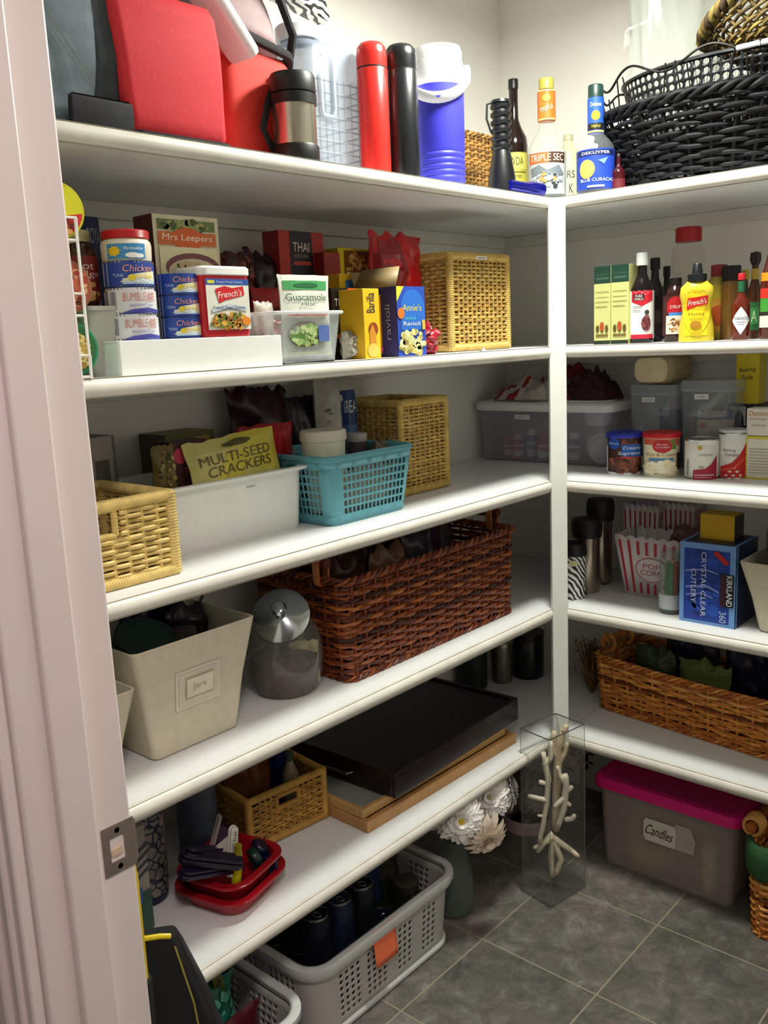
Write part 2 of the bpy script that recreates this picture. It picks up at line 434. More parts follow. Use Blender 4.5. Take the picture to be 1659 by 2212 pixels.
# ================================================================== the setting
D = .44; Z = [0, 1.747, 1.400, 1.070, .739, .391]; TH = .028
def wallmat(c, name):
    m = mat(c, .75, var=.02, scale=5, bump=.08); return m
W_ = wallmat('f0ede6', 'w')
def floor_mat():
    m = bpy.data.materials.new('slate_tile'); m.use_nodes = True; nt = m.node_tree; b = nt.nodes['Principled BSDF']; N = nt.nodes.new; L = nt.links.new
    tc = N('ShaderNodeTexCoord'); mp = N('ShaderNodeMapping'); mp.inputs['Location'].default_value = (.3715+.3048*20, .0045+.3048*20, 0)
    L(tc.outputs['Object'], mp.inputs[0])
    br = N('ShaderNodeTexBrick'); br.offset = 0; br.inputs['Scale'].default_value = 1; br.inputs['Mortar Size'].default_value = .0022
    br.inputs['Brick Width'].default_value = .3048; br.inputs['Row Height'].default_value = .3048; br.inputs['Mortar Smooth'].default_value = .3
    br.inputs['Color1'].default_value = (.8, .8, .8, 1); br.inputs['Color2'].default_value = (1, 1, 1, 1); L(mp.outputs[0], br.inputs['Vector'])
    n1 = N('ShaderNodeTexNoise'); n1.inputs['Scale'].default_value = 16; n1.inputs['Detail'].default_value = 12; n1.inputs['Roughness'].default_value = .78; n1.inputs['Distortion'].default_value = .5
    L(tc.outputs['Object'], n1.inputs['Vector'])
    r1 = N('ShaderNodeValToRGB'); e = r1.color_ramp.elements; e[0].position = .32; e[0].color = lin('585450'); e[1].position = .72; e[1].color = lin('aea8a2')
    for p, c in ((.42, '686862'), (.5, '78726c'), (.58, '868480')): q = e.new(p); q.color = lin(c)
    L(n1.outputs['Fac'], r1.inputs[0])
    n2 = N('ShaderNodeTexNoise'); n2.inputs['Scale'].default_value = 3.2; n2.inputs['Detail'].default_value = 3; L(tc.outputs['Object'], n2.inputs['Vector'])
    r2 = N('ShaderNodeValToRGB'); r2.color_ramp.elements[0].position = .35; r2.color_ramp.elements[0].color = (.68, .72, .68, 1); r2.color_ramp.elements[1].position = .65; r2.color_ramp.elements[1].color = (1, .95, .93, 1)
    L(n2.outputs['Fac'], r2.inputs[0])
    m1 = N('ShaderNodeMix'); m1.data_type = 'RGBA'; m1.blend_type = 'MULTIPLY'; m1.inputs[0].default_value = 1; L(r1.outputs[0], m1.inputs[6]); L(r2.outputs[0], m1.inputs[7])
    m2 = N('ShaderNodeMix'); m2.data_type = 'RGBA'; m2.blend_type = 'MULTIPLY'; m2.inputs[0].default_value = 1; L(m1.outputs[2], m2.inputs[6]); L(br.outputs['Color'], m2.inputs[7])
    m3 = N('ShaderNodeMix'); m3.data_type = 'RGBA'; L(br.outputs['Fac'], m3.inputs[0]); L(m2.outputs[2], m3.inputs[6]); m3.inputs[7].default_value = lin('9a907c')
    br.inputs['Mortar'].default_value = (1, 1, 1, 1); L(m3.outputs[2], b.inputs['Base Color']); b.inputs['Roughness'].default_value = .42
    bp = N('ShaderNodeBump'); bp.inputs['Strength'].default_value = .35; bp.inputs['Distance'].default_value = .004; L(n1.outputs['Fac'], bp.inputs['Height']); L(bp.outputs[0], b.inputs['Normal'])
    return m
FM = floor_mat()
struct('floor', MB(FM).box(-3.6, D+.1, -1.6, D+.1, -.05, 0))
CE = wallmat('f4f4ee', 'c')
struct('ceiling', MB(CE).box(-1.58, D+.1, -1.6, D+.1, 2.44, 2.5))
struct('wall_back', MB(W_).box(-1.58, D+.1, D, D+.1, 0, 2.44))
struct('wall_right', MB(W_).box(D, D+.1, -1.6, D, 0, 2.44))
struct('wall_front', MB(W_).box(-1.58, D, -1.6, -1.5, 0, 2.44))
wl = MB(W_); wl.box(-1.575, -1.467, -.318, D, 0, 2.44); wl.box(-1.575, -1.467, -1.5, -1.152, 0, 2.44); wl.box(-1.575, -1.467, -1.152, -.318, 2.05, 2.44)
struct('wall_left', wl)
# door jamb with its stop, and the casing on the hall side
JM = mat('eadfdc', .38, var=.015, scale=8)
def prism(mb, pts, z0, z1): return mb.loft([[(x, y, z0) for x, y in pts], [(x, y, z1) for x, y in pts]])
for sgn, yy, nm in ((1, -.33, 'trim_1'), (-1, -1.14, 'trim_2')):
    j = MB(JM); e = yy + .012*sgn
    J = lambda a, b: (min(a, b), max(a, b))
    j.box(-1.583, -1.4645, *J(yy, e), 0, 2.04); j.box(-1.5505, -1.511, *J(yy, yy-.012*sgn), 0, 2.03)
    c = yy + .006*sgn
    j.box(-1.598, -1.583, *J(c, c+.062*sgn), 0, 2.10); j.box(-1.604, -1.583, *J(c+.014*sgn, c+.022*sgn), 0, 2.10); j.box(-1.607, -1.583, *J(c+.045*sgn, c+.062*sgn), 0, 2.10)
    j.box(-1.467, -1.452, *J(c, c+.055*sgn), 0, 2.10) if sgn < 0 else None
    struct(nm, j, bevel=.003)
j = MB(JM); j.box(-1.583, -1.4645, -1.14, -.33, 2.03, 2.05); j.box(-1.598, -1.583, -1.2, -.27, 2.045, 2.11); struct('trim_3', j, bevel=.003)
# cleats that carry the shelves
CM = mat('e2dfd6', .6, var=.03)
k = 4
for i in range(1, 6):
    z1 = Z[i]-TH; zz = z1-.032 if i < 5 else z1-.03
    x0 = -1.465 if i < 5 else -1.17
    struct('trim_%d' % k, MB(CM).box(x0, D-.019, D-.019, D, zz, z1), bevel=.0015); k += 1
    struct('trim_%d' % k, MB(CM).box(D-.019, D, -1.45, D, zz, z1), bevel=.0015); k += 1

SHM = mat('e0e1e1', .22, var=.02, scale=14)
NOS = mat('e0dcd2', .4, var=.07, scale=20)
def shelf(i):
    z = Z[i]; nm = ['', 'top', 'second', 'third', 'fourth', 'lowest'][i]
    x0 = -1.465 if i < 5 else -1.185
    pr = [(D, z-TH), (.012, z-TH)] + [(.014-.014*math.cos(a), z-TH/2-TH/2*math.cos(PI/2-a+PI/2) if False else z-TH/2+TH/2*math.sin(a)) for a in [(-80+160*q/8)*PI/180 for q in range(9)]] + [(.012, z), (D, z)]
    t = thing('shelf_board', 'white painted %s shelf board running along the back wall' % nm, 'shelf', ((x0)/2, 0, z-TH))
    b = MB(SHM); T = Matrix.Translation((-x0/2, 0, -(z-TH))); b.T = T
    b.loft([[(x, y, zz) for y, zz in pr] for x in (x0, D-.0005)]); b.build('board', t)
    n = MB(NOS); n.T = T; q = [(.0135, z-TH-.0006), (.006, z-TH-.0004)] + [(.0135-.0145*math.cos(a), z-TH/2+(TH/2+.0006)*math.sin(a)) for a in [(-75+150*q/8)*PI/180 for q in range(9)]] + [(.006, z+.0004), (.0135, z+.0006)]
    n.loft([[(x, y, zz) for y, zz in q] for x in (x0-.0004, -.001)]); n.build('rounded_nosing', t)
    t = thing('shelf_board', 'white painted %s shelf board running along the right wall' % nm, 'shelf', (0, -.7, z-TH))
    T = Matrix.Translation((0, .7, -(z-TH)))
    b = MB(SHM); b.T = T; b.loft([[(x, y, zz) for x, zz in pr[:]] for y in (-.0008, -1.45)], True, True); b.build('board', t)
    n = MB(NOS); n.T = T; n.loft([[(x, y, zz) for x, zz in q] for y in (-.001, -1.45)]); n.build('rounded_nosing', t)
for i in range(1, 6): shelf(i)
t = thing('corner_post', 'narrow white upright batten where the two shelf runs meet', 'post', (-.007, -.007, Z[5]-TH), -PI/4)
MB(mat('e9ebe4', .4, var=.03)).box(-.0205, .0205, -.009, .009, 0, Z[1]-Z[5]+TH-.003).build('batten', t, bevel=.002)
# strike plate on the jamb
t = thing('strike_plate', 'worn steel strike plate screwed to the door jamb', 'door hardware', (-1.482, -.33, .8715))
SP = mat('9a8d88', .42, .85, var=.12, scale=60)
b = MB(SP); 
b.box(-.021, -.012, -.0018, 0, 0, .057); b.box(.006, .019, -.0018, 0, 0, .057); b.box(-.012, .006, -.0018, 0, 0, .014); b.box(-.012, .006, -.0018, 0, .043, .057)
b.add([(.019, -.0018, .003), (.0245, .004, .006), (.0245, .004, .051), (.019, -.0018, .054)], [(0, 1, 2, 3)])
b.build('plate', t)
MB('2a1a14').box(-.012, .006, .0002, .0006, .014, .043).build('latch_hole', t)
MB(mat('e9c9ac', .3, .2)).lathe([(.001, .026), (.006, .025), (.0075, .018), (.006, .016)], 16).build('latch_wear', t, loc=(-.004, -.0006, .004)).scale = (1, .15, 1)
for z_ in (.007, .050): MB(mat('4a423e', .4, .8)).lathe([(0, 0), (.0032, 0), (.0024, .0012), (0, .0014)], 16, ax='y').build('screw', t, loc=(-.002, -.0018, z_))

# ================================================================== top shelf, left run
def softbox(w, d, h, r, seed=0, bulge=.01, lean=0, topw=1, n=5, nz=14, wr=.004):
    rings = []
    for k in range(nz+1):
        v = k/nz; b = bulge*math.sin(PI*min(1, v*1.05)); inset = 0 if 0 < k < nz else .006
        W2 = (w*(1+(topw-1)*v)+2*b*.4-inset*2); ring = rrect(W2, d+2*b-inset*2, r, v*h, n, lean*v)
        rings.append([Vector(p)+Vector((0, 1, 0))*wr*noise.noise(Vector((p[0]*14, seed, p[2]*14)))*2*(1 if 0 < k else 0) for p in ring])
    return rings
z = Z[1]
xr = sx(284, .035, z); w = xr+1.430
t = thing('cooler_bag', 'grey fabric soft bag with black straps beside the door jamb', 'bag', (xr-w/2, .14, z))
GB = mat('6f7d86', .8, var=.28, scale=22, bump=.5)
MB(GB).loft(softbox(w-.035, .20, .36, .03, 1, .012)).build('bag_body', t, loc=(-.0175, 0, 0), ang=180)
MB(mat('3f474c', .85, var=.3, scale=26, bump=.6)).loft(softbox(.06, .205, .36, .022, 5, .005)).build('side_gusset', t, loc=(w/2-.032, 0, 0), ang=180)
BK = mat('0e0e12', .7, var=.3, scale=40, bump=.3)
MB(BK).loft(softbox(.10, .008, .043, .003, 2, .001)).build('black_base_panel', t, loc=(w/2-.053, -.1145, 0), ang=180)
b = MB(mat('8f9790', .7)); 
for o_ in (0, .012): b.tube([(.075+o_-w/2+.06, -.113, .16+o_), (w/2-.10+o_-.05, -.116, .30+o_)], .0012, 5)
for o_ in (0, .010): b.tube([(-.02+o_, -.114, .19), (w/2-.07+o_, -.116, .06)], .001, 5)
b.build('stitched_seam', t)
b = MB(BK); b.tube([(-w/2+.085, -.118, .0), (-w/2+.070, -.122, .16), (-w/2+.05, -.118, .35)], .012, 8, flat=.3); b.build('carry_strap', t)

RD = mat('d8303a', .75, var=.06, scale=160, bump=.08); RDD = mat('c0222c', .75, var=.1, scale=90, bump=.25)
loc, w = PL(291, 499, .02, .21, z); loc = (loc[0], loc[1], z)
hh = HT(25, (loc[0]+w/2, .03, z))
t = thing('cooler_bag', 'tall bright red fabric cooler bag with a plain flat front', 'bag', loc)
MB(RD).loft(softbox(w, .20, hh, .014, 4, .006, topw=1.10, lean=-.012)).build('bag_body', t, ang=180)
b = MB(BK); b.tube(rrect(w+.006, .216, .018, .004), .003, 6, closed=True); b.build('bottom_piping', t)
lr = loc; lh = hh
t = thing('plastic_tray', 'white plastic tray tilted across the top corner of the red cooler bag', 'tray', (sx(527, .07, z+.2), .07, sz(125, sx(527, .07, z+.2), .07)), (0, R(47), 0))
WP = mat('f2f2f6', .3, var=.02)
MB(WP).loft([rrect(.020, .06, .009, 0), rrect(.026, .066, .012, .008), rrect(.026, .066, .012, .30), rrect(.02, .06, .009, .31)]).build('tray_body', t, loc=(0, 0, 0), rot=(0, R(-90), 0))
loc, w = PL(501, 664, .105, .19, z)
hh = HT(118, (loc[0], .105, z))
t = thing('lunch_bag', 'red lunch bag with black mesh top and black handle loop', 'bag', loc)
MB(mat('d53a30', .75, var=.06, scale=160, bump=.08)).loft(softbox(w, .19, hh, .03, 9, .008, topw=.97, lean=-.01)).build('bag_body', t, ang=180)
b = MB(mat('1a1416', .8, bump=.4, scale=120))
b.tube([(p[0]-.012, p[1], hh+.004+.030*(.5-p[0]/w)) for p in rrect(w*.98, .195, .03, 0, 8)], .009, 8, closed=True, flat=.8); b.build('zip_band', t)
MM2 = mat('8d7376', .6, var=.45, scale=14, bump=.3)
rg = []
for k_ in range(9):
    v = k_/8; s_ = math.cos(v*PI/2*.86); rg.append([(p[0]-.012-.015*v, p[1], hh+.008+.030*(.5-p[0]/w)*(1-v)+.14*math.sin(v*PI/2)) for p in rrect(w*.84*(s_*.75+.25), .16*(s_*.7+.3), .03, 0, 6)])
MB(MM2).loft(rg).build('mesh_top', t, ang=180)
b = MB(BK); b.tube([(w*.50, -.06, hh+.0), (w*.46, -.085, hh+.05), (w*.26, -.09, hh+.11), (w*.05, -.08, hh+.17)], .008, 8); b.build('mesh_piping', t)
b = MB(BK); b.tube([(.012, -.118, hh*.80), (-.022, -.124, hh*.55), (-.040, -.125, hh*.30), (-.020, -.122, .03), (.02, -.114, .02)], .009, 8, flat=.35); b.tube([(.012, -.112, hh*.84), (.035, -.104, hh*.6)], .005, 6); b.build('handle_loop', t)

# food jar
loc, r = CL(590, 692, .055, z); h = HT(160, loc)
t = thing('food_jar', 'steel vacuum food jar with black lid and black base', 'food jar', loc, face(loc))
BL = mat('121514', .45, var=.1); STL = mat('b5b0a0', .28, .95, var=.04, scale=9)
MB(BL).lathe([(0, 0), (r*.97, 0), (r, .004), (r, h*.18), (r*.96, h*.20), (0, h*.2)], 40).build('base', t)
MB(STL).lathe([(r*.93, h*.19), (r*.93, h*.66), (r*.5, h*.66)], 40).build('steel_body', t)
MB(BL).lathe([(r*.9, h*.64), (r*.985, h*.645), (r*.99, h*.755), (r*.93, h*.765), (0, h*.765)], 40).build('collar', t)
MB(BL).lathe([(r*.9, h*.765), (r*.97, h*.775), (r*.98, h*.80), (r*.97, h*.95), (r*.90, h*.985), (r*.82, h*.99), (r*.80, h*.975), (0, h*.975)], 40).build('lid', t)

# large clear jug
loc, w = PL(672, 800, .10, .20, z); h = HT(62, (loc[0], .10, z)); w_ = w
CJ = clear('a4b2c4', .55, .2)
t = thing('drink_jug', 'large cloudy clear plastic drink jug with moulded grid ribs', 'jug', loc)
b = MB(CJ); b.loft(bin_rings([(w-.02, .18, .02, 0), (w, .20, .028, .008), (w, .20, .028, h*.84), (w*.93, .185, .03, h*.90), (w*.6, .12, .03, h*.95), (w*.36, .075, .03, h*.955), (w*.36, .075, .03, h)])); b.build('jug_body', t)
b = MB(clear('ccd6e0', .5, .2))
for k_ in range(1, 9): b.tube([(x, y, h*.08*k_) for x, y, _ in rrect(w+.002, .202, .028, 0, 4)], .0016, 4, closed=True)
for k_ in range(7):
    b.tube([(-w/2+.03+(w-.06)*k_/6, -.1015, .02), (-w/2+.03+(w-.06)*k_/6, -.1015, h*.66)], .0013, 4)
for k_ in range(5): b.tube([(-w/2-.001, -.07+.14*k_/4, .02), (-w/2-.001, -.07+.14*k_/4, h*.8)], .0013, 4)
b.build('ribs', t)
b = MB(clear('ccd6e0', .6, .2)); b.tube([(x*1.0-.03, -.103, zz) for x, zz in [(-.015, .40*h), (.010, .40*h), (.016, .45*h), (.016, .76*h), (.010, .82*h), (-.012, .82*h), (-.018, .76*h), (-.018, .45*h)]], .005, 6, closed=True); b.build('moulded_grip', t)
MB(mat('f4f4f2', .4)).lathe([(0, 0), (.043, 0), (.044, .022), (.040, .026), (0, .027)], 32).build('screw_cap', t, loc=(0, 0, h))
lj = loc; hj = h
# zebra gift bag wedged on top
p = Vector((sx(700, .19, z+.3), .19, 0)); p.z = sz(46, p.x, .19)
t = thing('gift_bag', 'black and white zebra striped paper bag above the clear jug', 'bag', (p.x, p.y, p.z), (0, R(-52), 0))
def zebra(name):
    m = bpy.data.materials.new(name); m.use_nodes = True; nt = m.node_tree; b_ = nt.nodes['Principled BSDF']; N = nt.nodes.new
    tc = N('ShaderNodeTexCoord'); w__ = N('ShaderNodeTexWave'); w__.inputs['Scale'].default_value = 34; w__.inputs['Distortion'].default_value = 7; w__.inputs['Detail'].default_value = 1.5; w__.inputs['Detail Scale'].default_value = .8; w__.bands_direction = 'DIAGONAL'
    r_ = N('ShaderNodeValToRGB'); r_.color_ramp.elements[0].position = .42; r_.color_ramp.elements[1].position = .5; r_.color_ramp.elements[0].color = lin('141414'); r_.color_ramp.elements[1].color = lin('f0f0ec')
    nt.links.new(tc.outputs['Object'], w__.inputs[0]); nt.links.new(w__.outputs[0], r_.inputs[0]); nt.links.new(r_.outputs[0], b_.inputs['Base Color']); b_.inputs['Roughness'].default_value = .35; return m
ZB = zebra('zebra_print')
b = MB(ZB); b.loft([rrect(.012, .03, .003, 0), rrect(.12, .06, .003, .11), rrect(.2, .07, .003, .24)]); b.build('bag_body', t)

def thermos(a, bb, yc, ytop, c, label):
    loc, r = CL(a, bb, yc, z); h = HT(ytop, loc)
    t = thing('vacuum_flask', label, 'flask', loc, face(loc), 'slim bullet flasks')
    m = mat(c, .28, var=.04); MB(m).lathe([(0, 0), (r*.95, 0), (r, .004), (r, h*.795), (r*.97, h*.80), (0, h*.8)], 40).build('flask_body', t)
    MB(mat('1a1512', .5)).lathe([(0, h*.798), (r*.985, h*.798), (r*.985, h*.81), (0, h*.81)], 40).build('seal_ring', t)
    MB(m).lathe([(r*.9, h*.808), (r*.99, h*.81), (r*1.0, h*.90), (r*.93, h*.955), (r*.72, h*.985), (r*.4, h*.998), (0, h)], 40).build('cup_lid', t)
thermos(781, 846, .07, 91, 'dd2c26', 'slim red bullet shaped vacuum flask on the top shelf')
thermos(841, 909, .05, 96, '15181a', 'slim glossy black bullet shaped vacuum flask beside the blue jug')
# blue and white cooler jug
loc, r = CL(899, 1007, .085, z); h = HT(96, loc)
t = thing('cooler_jug', 'blue ribbed cooler jug with white lid and swing handle', 'jug', loc, face(loc))
BLU = mat('3b3ac0', .42, var=.05); WJ = mat('f3f3f5', .4, var=.02)
pr = [(0, 0), (r*.93, 0), (r*.96, .006)]
for k_ in range(5):
    z0_ = .012+.012*k_; pr += [(r*.95, z0_), (r*.985, z0_+.003), (r*.985, z0_+.008), (r*.95, z0_+.011)]
pr += [(r*.99, .078), (r, h*.70), (r*.97, h*.705), (0, h*.705)]
MB(BLU).lathe(pr, 44).build('blue_body', t)
MB(WJ).lathe([(0, h*.70), (r*.98, h*.702), (r*1.0, h*.72), (r*.99, h*.86), (r*.93, h*.865), (0, h*.865)], 44).build('white_collar', t)
MB(WJ).lathe([(r*.8, h*.862), (r*.94, h*.868), (r*.96, h*.93), (r*.90, h*.965), (r*.45, h*.98), (0, h*.985)], 44).build('lid', t)
b = MB(WJ); hp = []
for k_ in range(17):
    a = PI*k_/16; hp.append(((r+.008)*math.cos(a), -(r+.010)*math.sin(a)*.98, h*.78-(.055)*math.sin(a)))
b.tube(hp, .0125, 8, flat=.45)
b.build('swing_handle', t)
for s_ in (-1, 1): MB(WJ).lathe([(0, -.008), (.019, -.008), (.019, .006), (.012, .009), (0, .009)], 20, ax='x').build('handle_pivot', t, loc=(s_*(r+.006), 0, h*.78))
b = MB(BLU)
b.lathe([(0, 0), (.005, 0), (.004, .001), (0, .001)], 12, ax='y')
b.build('rivet', t, loc=(0, -r-.016, h*.78-.052))

# low woven tan tray behind, bottles
WT = [mat('8f6a34', .7, var=.2), mat('a87d40', .7, var=.2), mat('6a4a22', .8)]
loc, w = PL(1008, 1062, .20, .14, z); 
willow_basket('woven_basket', 'small tan woven basket tucked behind the blue cooler jug', (loc[0]-.02, .26, z), w+.05, .14, HT(300, loc), WT, rad=.01, sp=.016, dz=.0065, r=.0032, rimr=.005)
# black ribbed torch standing
loc, r = CL(1055, 1115, .05, z); h = HT(216, loc)
t = thing('torch', 'black ribbed torch standing on its wide head at the shelf edge', 'torch', loc, face(loc))
BT = mat('0f1213', .35, var=.05)
MB(BT).lathe([(0, 0), (r*.98, 0), (r, .004), (r, h*.10), (r*.92, h*.22), (r*.72, h*.40), (r*.62, h*.46), (0, h*.46)], 32).build('head', t)
pr = [(0, h*.455), (r*.62, h*.46)]
for k_ in range(6):
    a = h*(.46+.085*k_); pr += [(r*.60, a+.002), (r*.74, a+.006), (r*.76, a+h*.055), (r*.62, a+h*.07)]
pr += [(r*.70, h*.965), (r*.66, h*.995), (0, h)]
MB(BT).lathe(pr, 32).build('ribbed_grip', t)
b = MB(BT); b.tube([(-r*.5, -.01, h*.97), (-r*.95, -.012, h*.95), (-r*1.0, -.012, h*.80), (-r*.7, -.01, h*.66)], .0025, 6); b.build('wrist_cord', t)
# blue torch lying down
x1, x0 = sx(1174, .014, z), sx(1106, .014, z); rr_ = .0165
t = thing('torch', 'small blue metal torch lying on the shelf edge by the corner', 'torch', ((x0+x1)/2, .022, z))
L_ = x1-x0
MB(mat('1a1f8e', .25, .7)).lathe([(0, -L_/2), (.011, -L_/2), (.012, -L_/2+.01), (.012, .0), (rr_, L_*.2), (rr_, L_/2), (rr_*.8, L_/2), (rr_*.75, L_/2-.004), (0, L_/2-.004)], 28, ax='x').build('torch_body', t, loc=(0, 0, rr_))
MB(mat('0a0a18', .1)).lathe([(0, L_/2-.003), (rr_*.75, L_/2-.003), (0, L_/2-.0025)], 24, ax='x').build('lens', t, loc=(0, 0, rr_))

GL = clear('dfe8e2', .12, .03)
def bottle(name, label, loc, r, h, prof, m, cap=None, items=None, group=None, span=2.2, lab=None, extra=None, liquid=None, sy=1, rot=None, neck=None, cat='bottle'):
    """prof: (radius fraction, height fraction) pairs; cap: (r0,z0,z1,colour); lab: (z0,z1,radius fraction, colour, items)"""
    t = thing(name, label, cat, loc, face(loc) if rot is None else rot, group)
    MB(MM(m)).lathe([(r*a, h*b_) for a, b_ in prof], 36, sy).build('glass_body' if not isinstance(m, str) else 'bottle_body', t)
    if liquid: MB(mat(liquid[0], .3)).lathe([(0, .003)]+[(r*a*.93, h*b_) for a, b_ in prof if 0 < b_ < liquid[1]]+[(r*liquid[2]*.93, h*liquid[1]), (0, h*liquid[1])], 32, sy).build('contents', t)
    if cap:
        a, z0_, z1_, c = cap; MB(mat(c, .4)).lathe([(0, h*z0_), (r*a, h*z0_), (r*a, h*(z1_-.01)), (r*a*.9, h*z1_), (0, h*z1_)], 28, 1).build('cap', t)
    if lab:
        for (z0_, z1_, rf, c, its) in lab:
            b = MB(mat(c, .45)); b.lathe([(r*rf*.985, h*z0_), (r*rf+.0005, h*z0_), (r*rf+.0005, h*z1_), (r*rf*.985, h*z1_)], 36, sy); pl_ = b.build('paper_label', t)
            if its:
                rr2 = r*rf+.0005; prints('label_print', pl_, its, curved(rr2, h*z0_, sy), rr2*span, h*(z1_-z0_))
    return t
PB = [(0, 0), (.95, 0), (1, .015), (1, .50), (.93, .56), (.55, .64), (.36, .70), (.33, .82), (.33, .965), (.36, .97), (.36, 1.0), (0, 1.0)]
loc, r = CL(1084, 1142, .20, z); h = HT(172, loc)
bottle('glass_bottle', 'dark brown bottle with yellow label behind the black torch', loc, r*.98, h, PB, mat('1c0f0c', .12), (.37, .93, 1.0, '0c0c0c'),
       lab=[(.10, .44, 1.0, 'b9b04a', [('r', 0, .62, 1, .98, 'cfc65e'), ('t', 'KIWDA', .5, .80, .62, .18, '2a2412'), ('r', .1, .55, .9, .57, '5c5420'), ('t', 'IMPORTED', .5, .46, .5, .06, '5c5420'), ('e', .5, .22, .3, .14, 'a39a38')])])
loc, r = CL(1143, 1222, .055, z); h = HT(170, loc)
bottle('glass_bottle', 'clear bottle with orange neck wrap and orange and white label', loc, r, h,
       [(0, 0), (.95, 0), (1, .015), (1, .40), (.95, .46), (.72, .52), (.50, .57), (.42, .64), (.36, .80), (.33, .93), (0, .93)], GL, (.40, .91, 1.0, '9a8f3e'),
       lab=[(.66, .90, .47, 'df6a22', [('r', .0, .0, 1, .05, 'e7d27a'), ('r', .0, .95, 1, 1, 'e7d27a'), ('t', 'TRIPLE', .5, .38, .7, .14, 'f6e8d8', {'rot': 18}), ('e', .5, .72, .2, .12, 'f09a3c')]),
            (.05, .40, 1.0, 'b4b9b5', [('r', 0, .72, 1, .96, 'd8622a'), ('r', .55, .72, 1, .96, '4a2f1c'), ('t', 'TRIPLE SEC', .5, .84, .86, .16, 'f7efe0'), ('p', [(.05, .6), (.3, .68), (.5, .55), (.8, .66), (.95, .45), (.7, .4), (.4, .5), (.1, .42)], '6c7478'), ('b', .5, .3, .38, .16, 40, .05, ['8a9296', 'c4ccc8', '2d3436', 'd88a4a'])])])
loc, r = CL(1208, 1249, .18, z); h = HT(300, loc)
bottle('glass_bottle', 'cream coloured bottle half hidden behind the orange necked bottle', loc, r*1.2, h*1.05, [(0, 0), (.95, 0), (1, .02), (1, .7), (.8, .8), (.4, .88), (.36, 1), (0, 1)], mat('ddd9b4', .3), (.42, .93, 1.0, 'c9c4a0'),
       lab=[(.1, .66, 1.0, 'e6e3c0', [('t', 'RS', .60, .72, .3, .16, '4a4a30'), ('t', 'K', .60, .42, .16, .2, '3a4030'), ('r', .2, .2, .8, .24, '8a8a5a')])])

# ------------------------------------------------------------------ top shelf, right run
loc, r = CR(1247, 1327, .06, z); h = HT(184, loc)
bottle('glass_bottle', 'clear bottle with blue label, orange disc and blue neck band', loc, r, h,
       [(0, 0), (.95, 0), (1, .015), (1, .38), (.95, .44), (.70, .50), (.46, .55), (.36, .62), (.33, .93), (0, .93)], GL, (.40, .88, 1.0, '16302c'),
       lab=[(.565, .88, .42, '2350b4', [('e', .5, .48, .24, .14, 'e09a20'), ('t', 'Deluxe', .5, .8, .6, .12, 'e8ecf4'), ('r', 0, .08, 1, .26, '14180c'), ('t', 'TRIPLE', .5, .17, .5, .07, 'c8b040'), ('r', 0, .0, 1, .05, 'd8c860')]),
            (.04, .40, 1.0, '1f3fa6', [('r', 0, .84, 1, .97, '101c50'), ('t', 'DEKUYPER', .5, .90, .7, .07, 'e8ecf6'), ('e', .28, .50, .20, .24, 'e3a552'), ('p', [(.55, .7), (.8, .78), (.7, .6)], '6a8ad8'), ('t', 'BLUE CURACAO', .55, .22, .86, .08, 'd8e0f4'), ('r', .3, .03, .7, .08, 'c8d0e8')])])
loc, r = CR(1300, 1326, .20, z); h = HT(290, loc)
bottle('glass_bottle', 'yellowish bottle partly hidden behind the blue labelled bottle', loc, r*1.5, h, PB, clear('d8d2a0', .4, .05), (.4, .93, 1, 'c8b878'))
loc, r = CR(1322, 1350, .07, z)
bottle('glass_bottle', 'dark red bottle standing against the black wicker basket', loc, r*1.0, .085, PB, mat('3a0d12', .15), (.38, .9, 1, '1a0a0a'), lab=[(.1, .34, 1.0, '5a1a20', None)])
# black oval wicker basket
BW = [mat('08090c', .7, var=.3, spec=.3), mat('0e1014', .65, var=.3, spec=.3), mat('060608', .8, spec=.3)]
bc = Vector((.205, sy(1306, .205, z+.19)-.285, z)); bh = .170
t = thing('wicker_basket', 'large black oval wicker basket on the top shelf by the right wall', 'basket', bc, -PI/2)
def oval(A0, B0, A1, B1, h):
    P = 2*PI*(A1+B1)/2*1.01
    def path(s, zz, off=0):
        v = min(max(zz/h, 0), 1)**.8; a = -PI/2+2*PI*s/P; A = A0+(A1-A0)*v+off; B = B0+(B1-B0)*v+off
        return Vector((A*math.cos(a), B*math.sin(a), zz))
    return path, P
pth, P = oval(.215, .125, .30, .185, bh)
m = MB(); weave(m, pth, P, .002, bh, .0105, .045, .0052, .005, BW, seed=2, stake_r=.005, jit=.5); m.build('woven_side', t, ang=80)
m = MB(); rope_rim(m, pth, P, bh, .010, BW, 3, 40); m.build('braided_rim', t, ang=80)
m = MB(BW[2]); m.lathe([(0, .002), (.2, .002), (.2, .010), (0, .010)], 32, .58); m.build('woven_base', t)
# perforated dark metal colander lying inside, filling the mouth
cm = MB(mat('2a2c2e', .4, .6)); pc, Pc = oval(.20, .12, .245, .15, .16)
perforated(cm, lambda u, v: pc(u, v), Pc, .0, .155, 72, 9, .36)
ztc = sz(128, .06, bc.y)-.157
t2 = thing('colander', 'dark perforated metal colander standing inside the black wicker basket', 'colander', (bc.x, bc.y-.02, ztc), -PI/2)
cm.build('perforated_wall', t2, solid=.0012, weld=True)
m = MB(mat('3a3c3e', .35, .8)); m.tube([pc(Pc*k_/60, .157) for k_ in range(60)], .005, 6, closed=True); m.build('rolled_rim', t2)
MB(mat('2a2c2e', .4, .6)).lathe([(0, 0), (.2, 0), (.2, .0015), (0, .0015)], 36, .6).build('base', t2)
